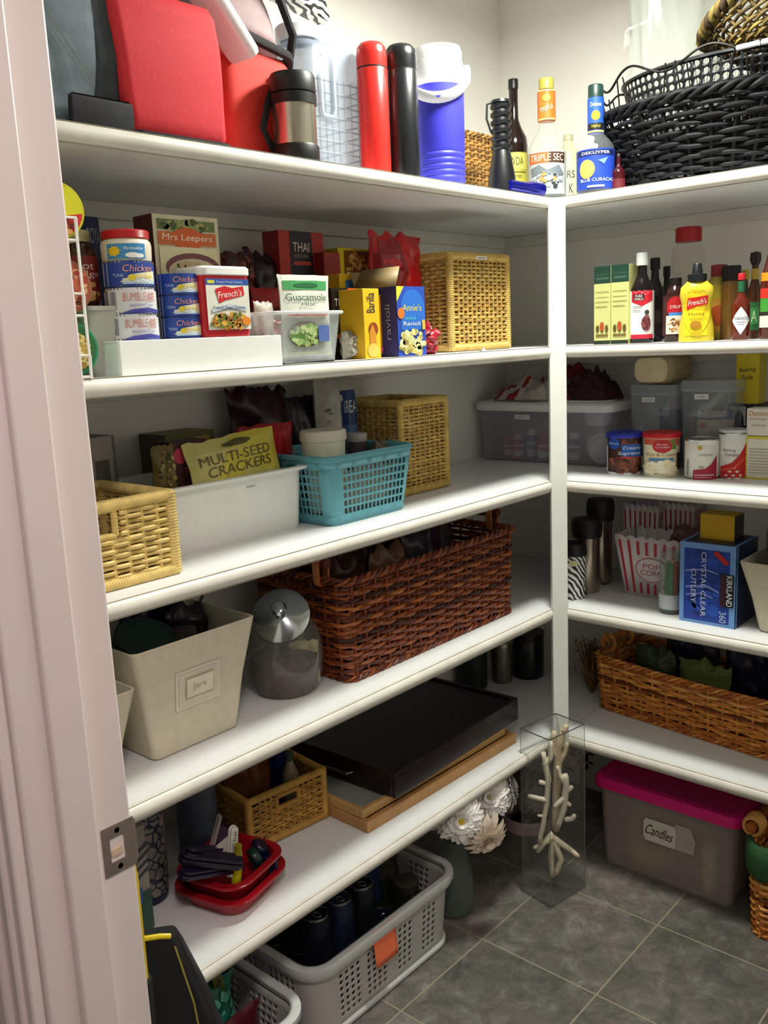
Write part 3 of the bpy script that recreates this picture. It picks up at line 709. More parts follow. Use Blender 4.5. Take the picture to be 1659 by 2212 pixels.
# wire egg basket round it
wm = mat('26221f', .45, .7); t3 = thing('wire_basket', 'black bent wire basket with wavy rim nested above the wicker basket', 'wire basket', (bc.x, bc.y, ztc+.005), -PI/2)
pw, Pw = oval(.25, .16, .285, .178, .16); m = MB(wm)
m.tube([pw(Pw*k_/160, .150+.016*math.sin(2*PI*k_/160*9)) for k_ in range(160)], .0028, 6, closed=True); m.build('wavy_rim', t3)
m = MB(wm)
for q in range(2):
    m.tube([pw(Pw*k_/108, [.14, .02][(k_+q) % 2] if False else .08+.062*(1 if (k_+q*1) % 2 else -1)) for k_ in range(0, 36+1)], .0018, 5)
for k_ in range(24): m.tube([pw(Pw*k_/24, 0), pw(Pw*(k_+.35*(1 if k_ % 2 else -1))/24, .15)], .0018, 5)
for zz in (0, .075): m.tube([pw(Pw*k_/80, zz) for k_ in range(80)], .002, 5, closed=True)
m.build('wire_frame', t3)
m = MB(mat('f4f6f4', .35)); q = [pw(Pw*(.50-.62+k_*.012) if False else Pw*(.27+k_*.016), .167) for k_ in range(10)]
yb = bc.y-.13; q = [(.06+.004*k_, yb-.018*k_-.01, 0) for k_ in range(9)]
t4 = thing('white_rod', 'short white painted rod lying across the wire basket rim', 'rod', (0, 0, 0))
zt = sz(99, .05, sy(1615, .05, z+.35)); y0_, y1_ = sy(1592, .04, zt), sy(1659, .04, zt)-.05
t4.location = (.04, (y0_+y1_)/2, zt-.003)
for a, b_ in ((y0_, y0_-.045), (y0_-.05, y1_)): MB(mat('f4f6f4', .35)).tube([(0, a-(y0_+y1_)/2, 0), (0, b_-(y0_+y1_)/2, 0)], .0055, 10).build('grip', t4)
# tilted brown woven bowl and black wire pot on top
BR = [mat('5c4a22', .7, var=.35), mat('7a6a30', .7, var=.35), mat('3a2c14', .8)]
pb, Pb = oval(.16, .11, .24, .17, .11)
yy_ = sy(1600, .15, z+.38)-.06
t5 = thing('woven_bowl', 'brown woven bowl tilted over the top of the wire basket', 'basket', (.20, yy_-.03, z+.345), (R(0), R(0), 0))
t5.rotation_euler = (R(-24), R(-8), -PI/2+.15)
t5.rotation_euler = (0, R(0), 0)
t5.matrix_world = Matrix.Translation((.20, yy_-.115, ztc+.200)) @ Matrix.Rotation(R(-22), 4, 'X') @ Matrix.Rotation(-PI/2, 4, 'Z')
m = MB(); weave(m, pb, Pb, 0, .11, .008, .03, .0042, .004, BR, seed=5, jit=.4); m.build('woven_side', t5, ang=80)
m = MB(); rope_rim(m, pb, Pb, .112, .012, BR, 3, 45); m.build('braided_rim', t5, ang=80)
MB(BR[2]).lathe([(0, 0), (.155, 0), (.155, .008), (0, .008)], 30, .68).build('woven_base', t5)
t6 = thing('wire_pot', 'black mesh container leaning at the very top right', 'container', (.20, yy_-.075, z+.43), (0, 0, 0))
t6.matrix_world = Matrix.Translation((.20, yy_-.15, ztc+.30)) @ Matrix.Rotation(R(-14), 4, 'X') @ Matrix.Rotation(-PI/2, 4, 'Z')
cm = MB(mat('0d0d0f', .5, .3)); pq, Pq = oval(.12, .10, .15, .125, .2)
perforated(cm, lambda u, v: pq(u, v), Pq, 0, .2, 36, 9, .30); cm.build('mesh_wall', t6, solid=.0015, weld=True)
m = MB(BK); m.tube([pq(Pq*k_/40, .202) for k_ in range(40)], .005, 6, closed=True); m.tube([pq(Pq*k_/40, .0) for k_ in range(40)], .005, 6, closed=True); m.build('rim', t6)
# clear cellophane bag
yc_ = sy(1440, .16, z+.45)
t7 = thing('cellophane_bag', 'crumpled clear cellophane bag standing up out of the wire basket', 'bag', (.19, yc_, ztc+.004), -PI/2+.25)
rg = []
for k_ in range(15):
    v = k_/14; ring = []
    for j in range(40):
        a = 2*PI*j/40; rr2 = (.080+.014*v)*(1+.28*noise.noise(Vector((math.cos(a)*2.2, math.sin(a)*2.2, v*1.3)))+.10*math.sin(9*a+v*2))
        ring.append((rr2*math.cos(a), rr2*.8*math.sin(a), v*.43))
    rg.append(ring)
MB(clear('e4ece6', .16, .12)).loft(rg).build('film', t7, ang=60)
m = MB(clear('ffffff', .5, .1)); m.loft([[(-.05, 0, .29), (-.105, -.01, .275), (-.11, 0, .24)], [(-.05, 0, .295), (-.10, .012, .29), (-.095, .02, .26)]], closed=False, c0=False, c1=False)
m.build('crinkled_flap', t7); m = MB(clear('ffffff', .5, .1)); m.loft([[(-.05, 0, .19), (-.095, -.01, .195), (-.105, 0, .16)], [(-.05, 0, .195), (-.09, .012, .20), (-.095, .02, .17)]], closed=False, c0=False, c1=False); m.build('crinkled_flap', t7)

# ================================================================== second shelf, left run
z = Z[2]
# white wire rack with cans lying on their sides
WR = mat('f0efea', .35)
xk = sx(203, .0, z); xk0 = xk-.085
t = thing('can_rack', 'white wire can rack against the door jamb on the second shelf', 'rack', (xk0+.0425, .075, z))
m = MB(WR)
tiers = [.003, .088, .190]
for zt in tiers:
    for y_ in (-.070, .070): m.tube([(-.042, y_, zt), (.042, y_, zt), (.042, y_, zt+.030), (-.042, y_, zt+.030)], .0020, 6, closed=True)
    for x_ in (-.042, .0, .042): m.tube([(x_, .070, zt), (x_, -.070, zt), (x_, -.072, zt+.030)], .0020, 6)
for x_ in (-.042, .042):
    for y_ in (-.070, .070): m.tube([(x_, y_, 0), (x_, y_, .222)], .0024, 6)
m.build('wire_frame', t)
def lying_can(zt, label, rim, items, r=.0365, dx=.003):
    t = thing('soup_can', label, 'can', (xk-.0175+dx-.003, .074, z+zt+.003+r), R(-4))
    b = MB(mat('b9bbb8', .3, .9)); b.lathe([(0, -.062), (r*.94, -.062), (r*.97, -.066), (r, -.064), (r, .05), (r*.95, .05), (0, .05)], 40, ax='y'); b.build('can_body', t)
    b = MB(mat(rim, .35)); b.lathe([(r*.93, -.0665), (r*1.015, -.066), (r*1.02, -.05), (r*1.012, .02), (r*.99, .02)], 40, ax='y'); b.build('paper_label', t)
    prints('end_print', t, items, lambda x, z_, o: (x, -.0668-o, z_-r), 2*r, 2*r, seed=int(zt*100))
lying_can(.190, 'red and yellow lidded can, topmost in the white wire rack', 'c9c21e', [('e', .5, .5, .46, .46, 'd02a2a'), ('p', [(.5, .96), (.75, .9), (.93, .7), (.96, .45), (.6, .4)], 'd8d41e'), ('b', .45, .22, .3, .16, 26, .07, ['e0a05a', '7a2a1e', 'c8503a'])])
lying_can(.088, 'can with a red meat picture, middle one in the white wire rack', '8a5a3a', [('e', .5, .5, .46, .46, '9a4a34'), ('b', .5, .5, .38, .38, 90, .08, ['c8805a', 'a83a2e', 'd8a880', '7a2e20', 'c06040'])])
lying_can(.003, 'green rimmed can with a noodle picture, lowest in the white wire rack', '1f8a5c', [('e', .5, .5, .46, .46, '2c6a3a'), ('e', .46, .46, .38, .38, 'c8b060'), ('b', .46, .46, .35, .35, 110, .06, ['e0cc80', 'c8a850', 'f0e0a0', 'a88a3c'])])
# grey plastic tub behind with jars
xa = xk+.006; xb = sx(262, .03, z)
t = thing('plastic_tub', 'pale grey plastic tub standing between the wire rack and white riser', 'tub', ((xa+sx(236, .1, z))/2+.012, .155, z))
wq = .062
MB(mat('b6b5ab', .5)).loft(bin_rings([(wq*.8, .18, .008, 0), (wq, .2, .01, .095), (wq+.006, .206, .012, .098), (wq+.006, .206, .012, .104), (wq-.004, .196, .01, .104), (wq*.8-.006, .17, .008, .006)])).build('tub_body', t)
tl = t.location.copy()
# riser: white stepped shelf insert
xr0, xr1 = sx(266, .018, z), sx(613, .018, z); rz = sz(736, xr0, .018)-z; rz2 = rz+.052
t = thing('shelf_riser', 'white two step shelf riser carrying the cans and boxes', 'riser', ((xr0+xr1)/2, .02, z))
W2 = (xr1-xr0)/2; RW = mat('f2f5f1', .35, var=.015)
m = MB(RW); m.box(-W2, W2, 0, .004, 0, rz); m.box(-W2, W2, .004, .115, rz-.004, rz); m.box(-W2, W2, .111, .115, rz, rz2); m.box(-W2, W2, .115, .30, rz2-.004, rz2)
m.box(-W2, -W2+.004, .004, .30, 0, rz-.004); m.box(W2-.004, W2, .004, .30, 0, rz-.004); m.box(-W2, -W2+.004, .115, .30, rz-.004, rz2-.004); m.box(W2-.004, W2, .115, .30, rz-.004, rz2-.004)
m.build('riser_body', t, bevel=.0012)
zr = z+rz+.0005; zr2 = z+rz2+.0005
CC = [('r', 0, 0, 1, 1, '27469c'), ('r', .0, .0, .14, 1, 'aeb2b4'), ('r', .4, .12, 1, .34, 'b8cfe6'), ('p', [(.35, .2), (.6, .5), (1, .62), (1, .2)], 'e9e2c0'), ('t', 'Chicken', .68, .72, .52, .26, 'e8a08a', {'sh': .2}), ('t', 'of the Sea', .70, .42, .42, .16, 'e2cc3c'), ('t', 'TUNA', .34, .45, .18, .12, 'c9d4ee'), ('e', .55, .36, .06, .12, 'e6d23c'), ('r', 0, 0, 1, .05, '1c3070')]
BB = [('r', 0, 0, 1, 1, 'dfe0e4'), ('r', .0, .1, .08, .9, '8a8c90')] + [('r', .16+.022*q, .2, .17+.022*q, .85, '54565c') for q in range(5)] + [('t', 'BUMBLE BEE', .66, .64, .56, .32, 'd08878', {'sh': .1}), ('t', 'SOLID WHITE TUNA', .68, .32, .4, .10, '6a78b8'), ('p', [(.3, .0), (.5, .16), (.75, .22), (1, .14), (1, 0)], '4a4ca8')]
def lid_tin(a, b, y_, zt, h, its, c, label, grp=None):
    loc, r = CL(a, b, y_, zt); return can('tuna_can', label, loc, r, h, c, its, span=2.3, group=grp)
loc, r = CL(235, 346, .068, zr); hc = .0385
ra = r; 
for q, (it, c, lb) in enumerate([(BB, 'dfe0e4', 'white and blue tuna can, lowest in the left stack'), (BB, 'dfe0e4', 'white and blue tuna can, middle of the left stack'), (CC, '27469c', 'blue tuna can under the red lidded white jar')]):
    l_, r_ = CL(232+(2-q)*1.5, 345, .068, zr); can('tuna_can', lb, (loc[0], loc[1], zr+q*(hc+.0005)), ra*.985, hc, c, it, span=2.3, group='flat tuna cans')
jl = (loc[0], loc[1], zr+3*(hc+.0005)+.0003)
l2, r2 = CL(348, 438, .062, zr)
for q, lb in enumerate(['blue tuna can, lowest of the right stack', 'blue tuna can, middle of the right stack', 'blue tuna can, topmost of the right stack']):
    can('tuna_can', lb, (l2[0], l2[1], zr+q*.0335), r2*.98, .033, '27469c', CC, span=2.3, group='flat tuna cans')
# white jar, red lid
r = ra*.97; h = HT(500, jl)
t = thing('marshmallow_jar', 'white jar with red lid and sunny blue label above the tuna cans', 'jar', jl, face(jl))
MB(mat('ded8c6', .35)).lathe([(0, 0), (r*.93, 0), (r*.96, .004), (r*.98, h*.5), (r*.95, h*.62), (r*.84, h*.72), (r*.80, h*.74), (0, h*.74)], 40).build('jar_body', t)
pr = [(0, h*.72), (r*.90, h*.72)] + [(r*(.93 if q % 2 else .92), h*(.73+.02*q)) for q in range(13)] + [(r*.86, h), (0, h)]
MB(mat('c01f26', .35)).lathe(pr, 40).build('lid', t)
prints('label_print', t, [('r', 0, 0, 1, 1, '3b8cc4'), ('e', .2, .5, .14, .3, 'e8c21c')] + [('p', [(.2+.13*math.cos(a), .5+.28*math.sin(a)), (.2+.13*math.cos(a+.4), .5+.28*math.sin(a+.4)), (.2+.2*math.cos(a+.2), .5+.42*math.sin(a+.2))], 'e8c21c') for a in [k_*PI/4 for k_ in range(8)]] + [('t', 'Marshmallow', .68, .68, .46, .2, 'f0f2f4', {'sh': .2}), ('e', .64, .22, .17, .18, 'f4f4f0'), ('e', .8, .18, .12, .14, 'f4f4f0')], curved(r*.985, h*.05), r*1.55, h*.48)
# dark jar and blue tin behind
loc, r = CL(180, 246, .20, z+.12); loc = (loc[0], loc[1], z+.104)
l3 = (tl.x, .12, z+.1045); 
t = thing('fudge_jar', 'brown topping jar with red label and greenish lid left of the cans', 'jar', l3, face(l3)+.25); r = .034; h = HT(500, l3)
MB(mat('3a1d10', .15)).lathe([(0, 0), (r*.93, 0), (r, .006), (r, h*.70), (r*.72, h*.84), (r*.70, h*.86), (0, h*.86)], 32).build('jar_body', t)
MB(mat('a9a37c', .4, .3)).lathe([(0, h*.85), (r*.78, h*.85), (r*.8, h*.87), (r*.78, h), (0, h)], 32).build('lid', t)
prints('label_print', t, [('r', 0, 0, 1, 1, '7a2320'), ('t', 'Hot', .55, .78, .4, .16, 'd8c8b8'), ('t', 'Fudge', .55, .58, .66, .18, 'd8b8b0'), ('b', .45, .22, .4, .2, 30, .08, ['b88c50', '3a1a10', 'caa470'])], curved(r*1.003, h*.08), r*2.6, h*.58)
xg = sx(262, .30, zr2)
l4, r4 = CL(188, 264, .33, z+.13); h = sz(466, l4[0], l4[1])-z
t = thing('tin_can', 'dark blue tin standing at the back behind the red lidded jar', 'tin', (l4[0]-.004, .375, z), face(l4))
MB(mat('16284e', .35)).lathe([(0, 0), (r4*.95, 0), (r4*.95, h), (0, h)], 32).build('tin_body', t)
prints('label_print', t, [('r', 0, 0, 1, 1, '1a2c58'), ('e', .42, .6, .2, .16, '4a72b8'), ('t', 'GOYA', .78, .88, .4, .10, 'b8bcd8')], curved(r4*.952), r4*2.2, h)
# pasta dinner carton
loc, w = PL(345, 484, .15, .055, zr2); h = HT(460, (loc[0]-w/2, .15, zr2))
carton('carton', 'pale carton with an orange oval name and pasta bowl picture', 'carton', loc, w, .055, h, ('d9d2b6', '5a1e1c'),
       front=[('r', .06, .84, .94, .95, '6a7a4a'), ('b', .5, .89, .36, .04, 50, .05, ['8a9a5a', '4a5a34', 'a8a46a']), ('r', .06, .68, .94, .82, 'd2703c'), ('e', .5, .75, .25, .12, 'd8622e'), ('t', 'Mrs Leepers', .5, .755, .76, .09, 'f6e6d0', {'sh': .15}), ('r', .06, .04, .94, .66, 'e9e2b8'), ('e', .55, .44, .42, .16, '7a4a50'), ('e', .55, .40, .38, .14, 'd8ccae'), ('b', .55, .40, .32, .11, 60, .04, ['e8dcb8', 'c8b890', 'b8c088', 'd0b080']), ('e', .20, .27, .14, .07, 'd8cc4a')])
# red canister
loc, w = PL(444, 550, .022, .075, zr); h = HT(575, (loc[0], .022, zr)); rc = mat('c8202c', .35, var=.03)
t = thing('canister', 'red plastic canister with white lid and fried onion label', 'canister', loc)
MB(rc).loft(bin_rings([(w*.93, .070, .012, 0), (w*.96, .074, .014, .004), (w*1.0, .075, .014, h*.88), (w*.9, .07, .014, h*.9)], 6)).build('canister_body', t)
MB(mat('f2f2ee', .35)).loft(bin_rings([(w*1.01, .078, .015, h*.87), (w*1.04, .081, .016, h*.885), (w*1.04, .081, .016, h*.97), (w*.98, .075, .014, h)], 6)).build('lid', t)
prints('front_label', t, [('r', 0, 0, 1, 1, 'e9e8dc'), ('r', 0, .88, 1, 1, '2d55a8'), ('r', .04, .91, .2, .97, 'd8d83c'), ('t', 'French Fried Onions', .55, .94, .6, .05, 'c8d4ee'), ('p', [(.2, .80), (.42, .86), (.6, .82), (.86, .86), (.88, .68), (.6, .62), (.42, .58), (.28, .52)], 'd02028'), ('t', "French's", .54, .71, .56, .13, 'f8f0ea', {'rot': 6, 'sh': .2}), ('p', [(.1, .42), (.5, .52), (.92, .44), (.92, .36), (.5, .43), (.1, .34)], 'ccd6e0'), ('t', 'French Fried Onions', .5, .44, .74, .07, '3a4a78'), ('b', .5, .17, .46, .15, 130, .05, ['d89a30', 'b87820', 'e8b850', '6a7a34', '8a5a20']), ('e', .88, .16, .1, .09, 'e88a2a')],
       lambda x, z_, o: (x, -.0375-o-.0006, h*.10+z_), w*.86, h*.72, label='white front label with fried onion picture')
# dark bags and boxes behind
yb_ = .30
def pouchL(a, b, y, ytop, zb, name, label, c, items=None, t_=.04, rot=0, seed=0, **k):
    loc, w = PL(a, b, y, 0, zb); h = sz(ytop, loc[0], y)-zb; return pouch(name, label, 'bag', (loc[0], y, zb), w, h, t_, c, items, rot, seed, **k)
pouchL(474, 552, .25, 545, zr2, 'snack_bag', 'dark brown bag lying behind the red canister', '4a1c18', [('b', .5, .7, .4, .2, 30, .08, ['6a2a20', '8a4030', '2a0e0e'])], .05, 0, 11, jag=.02)
pouchL(540, 622, .31, 542, z, 'snack_bag', 'dark maroon bag at the back left of the noodle box', '220c12', [('t', 'THAI', .6, .62, .4, .05, '7a6a80'), ('r', .2, .2, .9, .4, '3a1016')], .06, 0, 12, jag=.03)
pouchL(552, 628, .20, 622, z, 'snack_bag', 'red bag behind the clear packet bin', 'a81c22', [('r', .1, .62, .6, .74, '6a1418')], .05, 0, 13)
loc, w = PL(618, 712, .27, .05, z); h = HT(500, (loc[0], .27, z))
carton('noodle_box', 'tall red and black noodle kitchen box at the back', 'carton', loc, w, .05, h, ('a32a24', '8a1c1c'), right=[('r', .1, .1, .9, .9, '7a1818')],
       front=[('p', [(.22, 0), (.24, 1), (.72, 1), (.80, 0)], '140e1c'), ('t', 'THAI', .48, .88, .36, .07, 'd8c8c0'), ('t', 'KITCHEN', .48, .81, .30, .025, '9a8a8a'), ('r', .3, .74, .68, .77, 'a83a30'), ('e', .5, .5, .1, .05, 'b88a5a'), ('t', 'NOODLE', .5, .36, .4, .05, 'd0c8c8'), ('r', .28, .1, .75, .22, '7a2a1e')])
loc, w = PL(715, 742, .24, .06, z); h = HT(545, (loc[0], .24, z))
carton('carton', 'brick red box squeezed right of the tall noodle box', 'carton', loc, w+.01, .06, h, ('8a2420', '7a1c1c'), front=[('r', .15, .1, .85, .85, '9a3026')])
# small clear bin with packets
loc, w = PL(594, 752, .022, .13, z); h = HT(672, (loc[0], .022, z)); CP = clear('dfe6e6', .30, .12)
t = thing('plastic_bin', 'small clear plastic bin holding seasoning packets', 'bin', loc)
MB(CP).loft(bin_rings([(w*.80, .11, .012, .003), (w*.94, .125, .014, h*.94), (w, .13, .016, h*.95), (w, .13, .016, h), (w*.92, .122, .013, h), (w*.79, .106, .012, .007)])).build('bin_body', t)
MB(clear('eef2f2', .7, .2)).tube(rrect(w, .13, .016, h-.002), .003, 6, closed=True).build('rolled_rim', t)
for k_, dx in enumerate((-w*.34, w*.34)): MB(mat('1a1c1e', .6)).box(dx-.008, dx+.008, -.05, .05, 0, .004).build('foot', t)
bl = loc; bw = w
GI = [('r', 0, 0, 1, 1, 'dfe2d6'), ('r', .06, .82, .94, .93, '4a9a5c'), ('e', .5, .875, .25, .03, '2c6a40'), ('t', 'Guacamole', .5, .73, .84, .085, '4a6a50'), ('t', 'MIX', .52, .64, .3, .035, '5a7a58'), ('r', .08, .5, .92, .55, 'd86a6a'), ('e', .42, .28, .36, .16, '7a5a4a'), ('b', .42, .27, .30, .12, 70, .05, ['7fa05a', '9ab870', '5a8040', 'b8c890']), ('r', .66, .18, .9, .38, '5a70b0'), ('r', .08, .02, .92, .06, 'b8bcae')]
xg0, xg1 = sx(620, .03, z), sx(727, .03, z)
pouch('seasoning_packet', 'green and white guacamole mix packet sticking up out of the bin', 'packet', ((xg0+xg1)/2-.004, .038, z+.012), xg1-xg0, sz(592, xg0, .03)-z-.012, .008, 'dfe2d6', GI, 0, 21, crinkle=.001, jag=.001, seal=False)
pouch('seasoning_packet', 'pale packet leaning at the left inside the clear bin', 'packet', (bl[0]-w*.30, .085, z+.012), .055, .10, .02, 'b9b2a4', None, R(10), 22, seal=False)
pouch('seasoning_packet', 'dark green noodle packet behind the guacamole mix', 'packet', (bl[0]+w*.20, .080, z+.012), .06, .125, .012, '2a3a2c', [('t', 'THAI', .55, .80, .6, .09, 'd8d8d0'), ('r', .1, .1, .9, .6, '39503a')], 0, 23, crinkle=.002, seal=False)
pouch('seasoning_packet', 'red packet low down inside the clear bin', 'packet', (bl[0]-w*.05, .100, z+.012), .08, .07, .02, '9a2a34', None, 0, 24, seal=False)
# orange noodle box
loc, w = PL(724, 778, .11, .04, z); h = HT(622, (loc[0], .11, z))
carton('noodle_box', 'black and orange noodle box behind the clear bin', 'carton', loc, w, .04, h, ('c84a1c', '1c120e'), front=[('r', 0, 0, .62, 1, '17110f'), ('t', 'THAI', .34, .80, .5, .10, 'd8d8d4'), ('r', .1, .3, .55, .36, 'b85a2a'), ('r', .62, 0, .72, 1, 'd8622a'), ('e', .4, .12, .22, .1, 'c8c0a8')])
loc, w = PL(745, 782, .075, .03, z)
pouch('snack_bag', 'small bag of pale snacks behind the clear bin corner', 'bag', (loc[0]+.004, .085, z), w, .055, .03, 'a8a494', [('b', .5, .5, .4, .4, 60, .08, ['d8d4c8', '8a867c', 'b8b0a0'])], 0, 31)
# yellow pasta boxes
loc, w = PL(742, 806, .255, .05, z); h = HT(537, (loc[0], .255, z))
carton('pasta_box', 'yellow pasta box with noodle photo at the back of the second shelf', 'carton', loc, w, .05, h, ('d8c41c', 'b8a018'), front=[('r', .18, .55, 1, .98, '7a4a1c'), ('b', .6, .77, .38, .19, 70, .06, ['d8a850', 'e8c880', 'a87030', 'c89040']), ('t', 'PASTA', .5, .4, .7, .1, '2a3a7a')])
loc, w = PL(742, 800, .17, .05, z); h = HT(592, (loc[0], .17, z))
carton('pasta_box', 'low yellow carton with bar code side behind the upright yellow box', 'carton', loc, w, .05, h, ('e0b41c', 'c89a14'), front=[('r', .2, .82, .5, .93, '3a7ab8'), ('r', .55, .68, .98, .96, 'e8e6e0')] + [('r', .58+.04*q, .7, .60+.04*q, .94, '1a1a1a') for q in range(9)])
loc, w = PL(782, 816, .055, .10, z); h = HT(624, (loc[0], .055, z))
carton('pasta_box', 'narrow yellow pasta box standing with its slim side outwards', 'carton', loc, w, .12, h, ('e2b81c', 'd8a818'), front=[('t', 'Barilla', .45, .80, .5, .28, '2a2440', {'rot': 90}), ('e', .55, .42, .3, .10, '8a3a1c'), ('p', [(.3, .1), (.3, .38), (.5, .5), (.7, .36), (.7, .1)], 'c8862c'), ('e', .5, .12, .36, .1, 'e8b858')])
# open blue and yellow crackers box
loc, w = PL(861, 921, .035, .115, z); h = HT(618, (loc[0]-w/2, .035, z)); bd = .115
t = thing('pasta_dinner_box', 'open blue box with yellow side panel and brown flaps up', 'carton', loc)
m = MB('27346e'); T_ = .0012
m.box(-w/2, w/2, -bd/2, -bd/2+T_, 0, h); m.box(-w/2, w/2, bd/2-T_, bd/2, 0, h); m.box(-w/2, -w/2+T_, -bd/2, bd/2, 0, h); m.box(w/2-T_, w/2, -bd/2, bd/2, 0, h); m.box(-w/2, w/2, -bd/2, bd/2, 0, T_)
m.build('carton_body', t)
prints('front_panel', t, [('r', 0, 0, 1, 1, '2b4cae'), ('p', [(0, 1), (0, .78), (.26, 1)], 'd8d03a'), ('e', .55, .70, .42, .26, '2a6cc8'), ('r', .13, .38, .97, .72, '2a6cc8'), ('t', "Annie's", .52, .70, .66, .10, 'e0d060'), ('t', 'mini', .45, .55, .36, .05, '5ac8d0'), ('t', 'Ravioli', .5, .47, .6, .06, 'e8ecf4'), ('e', .12, .62, .12, .08, 'd8742c'), ('b', .5, .20, .46, .17, 60, .09, ['d8cc8a', 'e8e0b0', 'b8a860', '8a8040', 'c8c890']), ('r', .85, .38, .95, .52, 'd8b83a')], flat(w, bd), w, h)
prints('side_panel', t, [('r', 0, 0, 1, 1, '262c70'), ('r', .08, .06, .64, .90, 'd8a022'), ('b', .35, .6, .2, .2, 14, .05, ['c87a20', 'e8c050', 'b85a30']), ('r', .15, .3, .5, .34, '8a6a20'), ('r', .15, .2, .45, .23, '8a6a20'), ('t', 'ravioli', .80, .5, .12, .5, '8a94c8', {'rot': 90}), ('e', .62, .12, .05, .04, 'd85aa0')], flat_side(w), bd, h, seed=5)
for nm_, mt, vs in (('side_flap', 'a', [(-w/2, -bd/2, h), (-w/2, bd/2, h), (-w/2+.028, bd/2, h+.040), (-w/2+.028, -bd/2+.012, h+.040)]), ('back_flap', 'a', [(-w/2+.004, bd/2, h), (w/2, bd/2, h), (w/2+.004, bd/2+.008, h+.036), (-w/2, bd/2+.008, h+.036)])):
    MB('8d7a52').add(vs, [(0, 1, 2, 3)]).build(nm_, t, solid=.001)
# red bags
pouchL(806, 916, .20, 505, z, 'snack_bag', 'bright red foil bag standing behind the open blue box', 'c0141e', [('r', .02, .02, .5, .95, '8a1016')], .06, 0, 41, crinkle=.012, jag=.02, rough=.2)
l_, w = PL(905, 945, .055, .03, z)
pouch('snack_bag', 'crumpled small red wrapper on the shelf by the tall rattan bin', 'bag', (l_[0]+.006, .062, z), w, .06, .035, '9a1c2c', None, 0, 42, crinkle=.016, jag=.02)
# tall rattan bins
RT = [mat('c9a95c', .55, var=.22, scale=45), mat('b8934a', .6, var=.25, scale=45), mat('7a5a28', .7, var=.2)]
loc, w = PL(977, 1106, .10, .20, z); h = HT(541, (loc[0]-w/2, .10, z))
rattan_bin('rattan_bin', 'tall square rattan bin with a paper label on the second shelf', loc, w, .20, h, RT, card=[('r', .40, .925, .58, .965, 'e2dcc8'), ('r', .44, .94, .54, .95, '8a8678')])
loc, w = PL(1040, 1055, .02, .001, z)
t = thing('paper_tag', 'tiny folded white paper tag at the shelf edge', 'tag', (sx(1046, .022, z), .022, z)); MB('e8e8e2').add([(-.008, 0, 0), (.008, 0, 0), (0, .001, .008), (-.008, .01, 0), (.008, .01, 0)], [(0, 1, 2), (4, 3, 2)]).build('paper', t)

# ================================================================== second shelf, right run
def boxR(name, label, a, b, xf, d, ytop, zb, cols, front, cat='carton', dz=0, **k):
    loc, w = PR(a, b, xf, d, zb); h = sz(ytop, xf, loc[1]+w/2)-zb
    return carton(name, label, cat, loc, w, d, h, cols, front=front, rot=-PI/2, **k)
OI = [('r', 0, .78, 1, 1, '1c3c30'), ('r', .15, .83, .85, .86, '3a5a48'), ('r', .1, .89, .9, .9, '3a5a48'), ('r', .0, .05, 1, .78, 'c3c37e'), ('r', .1, .66, .9, .68, '9a9a5c'), ('r', .1, .60, .9, .61, '9a9a5c'), ('r', .1, .54, .9, .55, '9a9a5c'), ('r', .1, .48, .8, .49, '9a9a5c'), ('r', 0, 0, 1, .05, '1c2c1c')] + [('e', x_, .2, .10, .05, '5a4a1c') for x_ in (.22, .5, .78)] + [('r', .12, .10, .88, .13, '6a5a2c'), ('e', .5, .23, .13, .06, 'a84a20')]
boxR('oil_box', 'green topped cream carton beside the corner post, left of its twin', 1284, 1319, .075, .045, 577, z, 'c3c37e', OI, group='tall oil cartons')
boxR('oil_box', 'green topped cream carton touching the white capped dark bottle', 1320.5, 1358, .070, .045, 573, z, 'c3c37e', OI, group='tall oil cartons')
SQ = [(0, 0), (.96, 0), (1, .015), (1, .52), (.95, .60), (.60, .70), (.42, .76), (.38, .88), (0, .88)]
loc, r = CR(1361, 1411, .095, z); h = HT(546, loc)
bottle('vanilla_bottle', 'dark extract bottle with white cap and red and white label', loc, r, h, SQ, mat('120a0c', .15), (.50, .86, 1.0, 'd8dcd8'),
       lab=[(.05, .58, 1.0, 'e8e6e2', [('p', [(0, .78), (.5, .68), (1, .80), (1, 1), (0, 1)], 'c01c30'), ('r', .12, .80, .6, .93, '3a1c20'), ('t', 'PURE', .36, .89, .3, .05, 'e8d8d8'), ('t', 'VANILLA', .36, .83, .4, .05, 'e8d8d8'), ('r', .1, .66, .5, .68, '8a8a90'), ('r', .1, .58, .45, .60, '8a8a90'), ('e', .68, .32, .2, .16, '6a3038'), ('b', .68, .32, .18, .14, 20, .06, ['4a2028', '8a4a48', '6a3038']), ('e', .7, .55, .1, .05, '3a3a3e'), ('r', 0, 0, 1, .09, 'b01c34')])], span=1.9)
for (a, b, y_, yt, lb, c) in ((1395, 1432, .21, 557, 'dark bottle with black cap behind the vanilla bottle', '181416'), (1425, 1452, .27, 575, 'dark slim bottle in the back row behind the syrup', '1c1a14')):
    loc, r = CR(a, b, y_, z); h = HT(yt, loc); bottle('sauce_bottle', lb, loc, r*1.1, h, SQ, mat(c, .15), (.5, .86, 1, '0c0c0e'), lab=[(.1, .5, 1, '2a1c1e', [('r', .2, .3, .8, .7, '4a3a34')])])
pouch('snack_bag', 'black pouch standing at the back behind the oil cartons', 'bag', (.17, sy(1365, .17, z), z), .09, .135, .03, '101512', None, -PI/2, 51)
loc, r = CR(1449, 1518, .24, z); h = HT(491, loc)
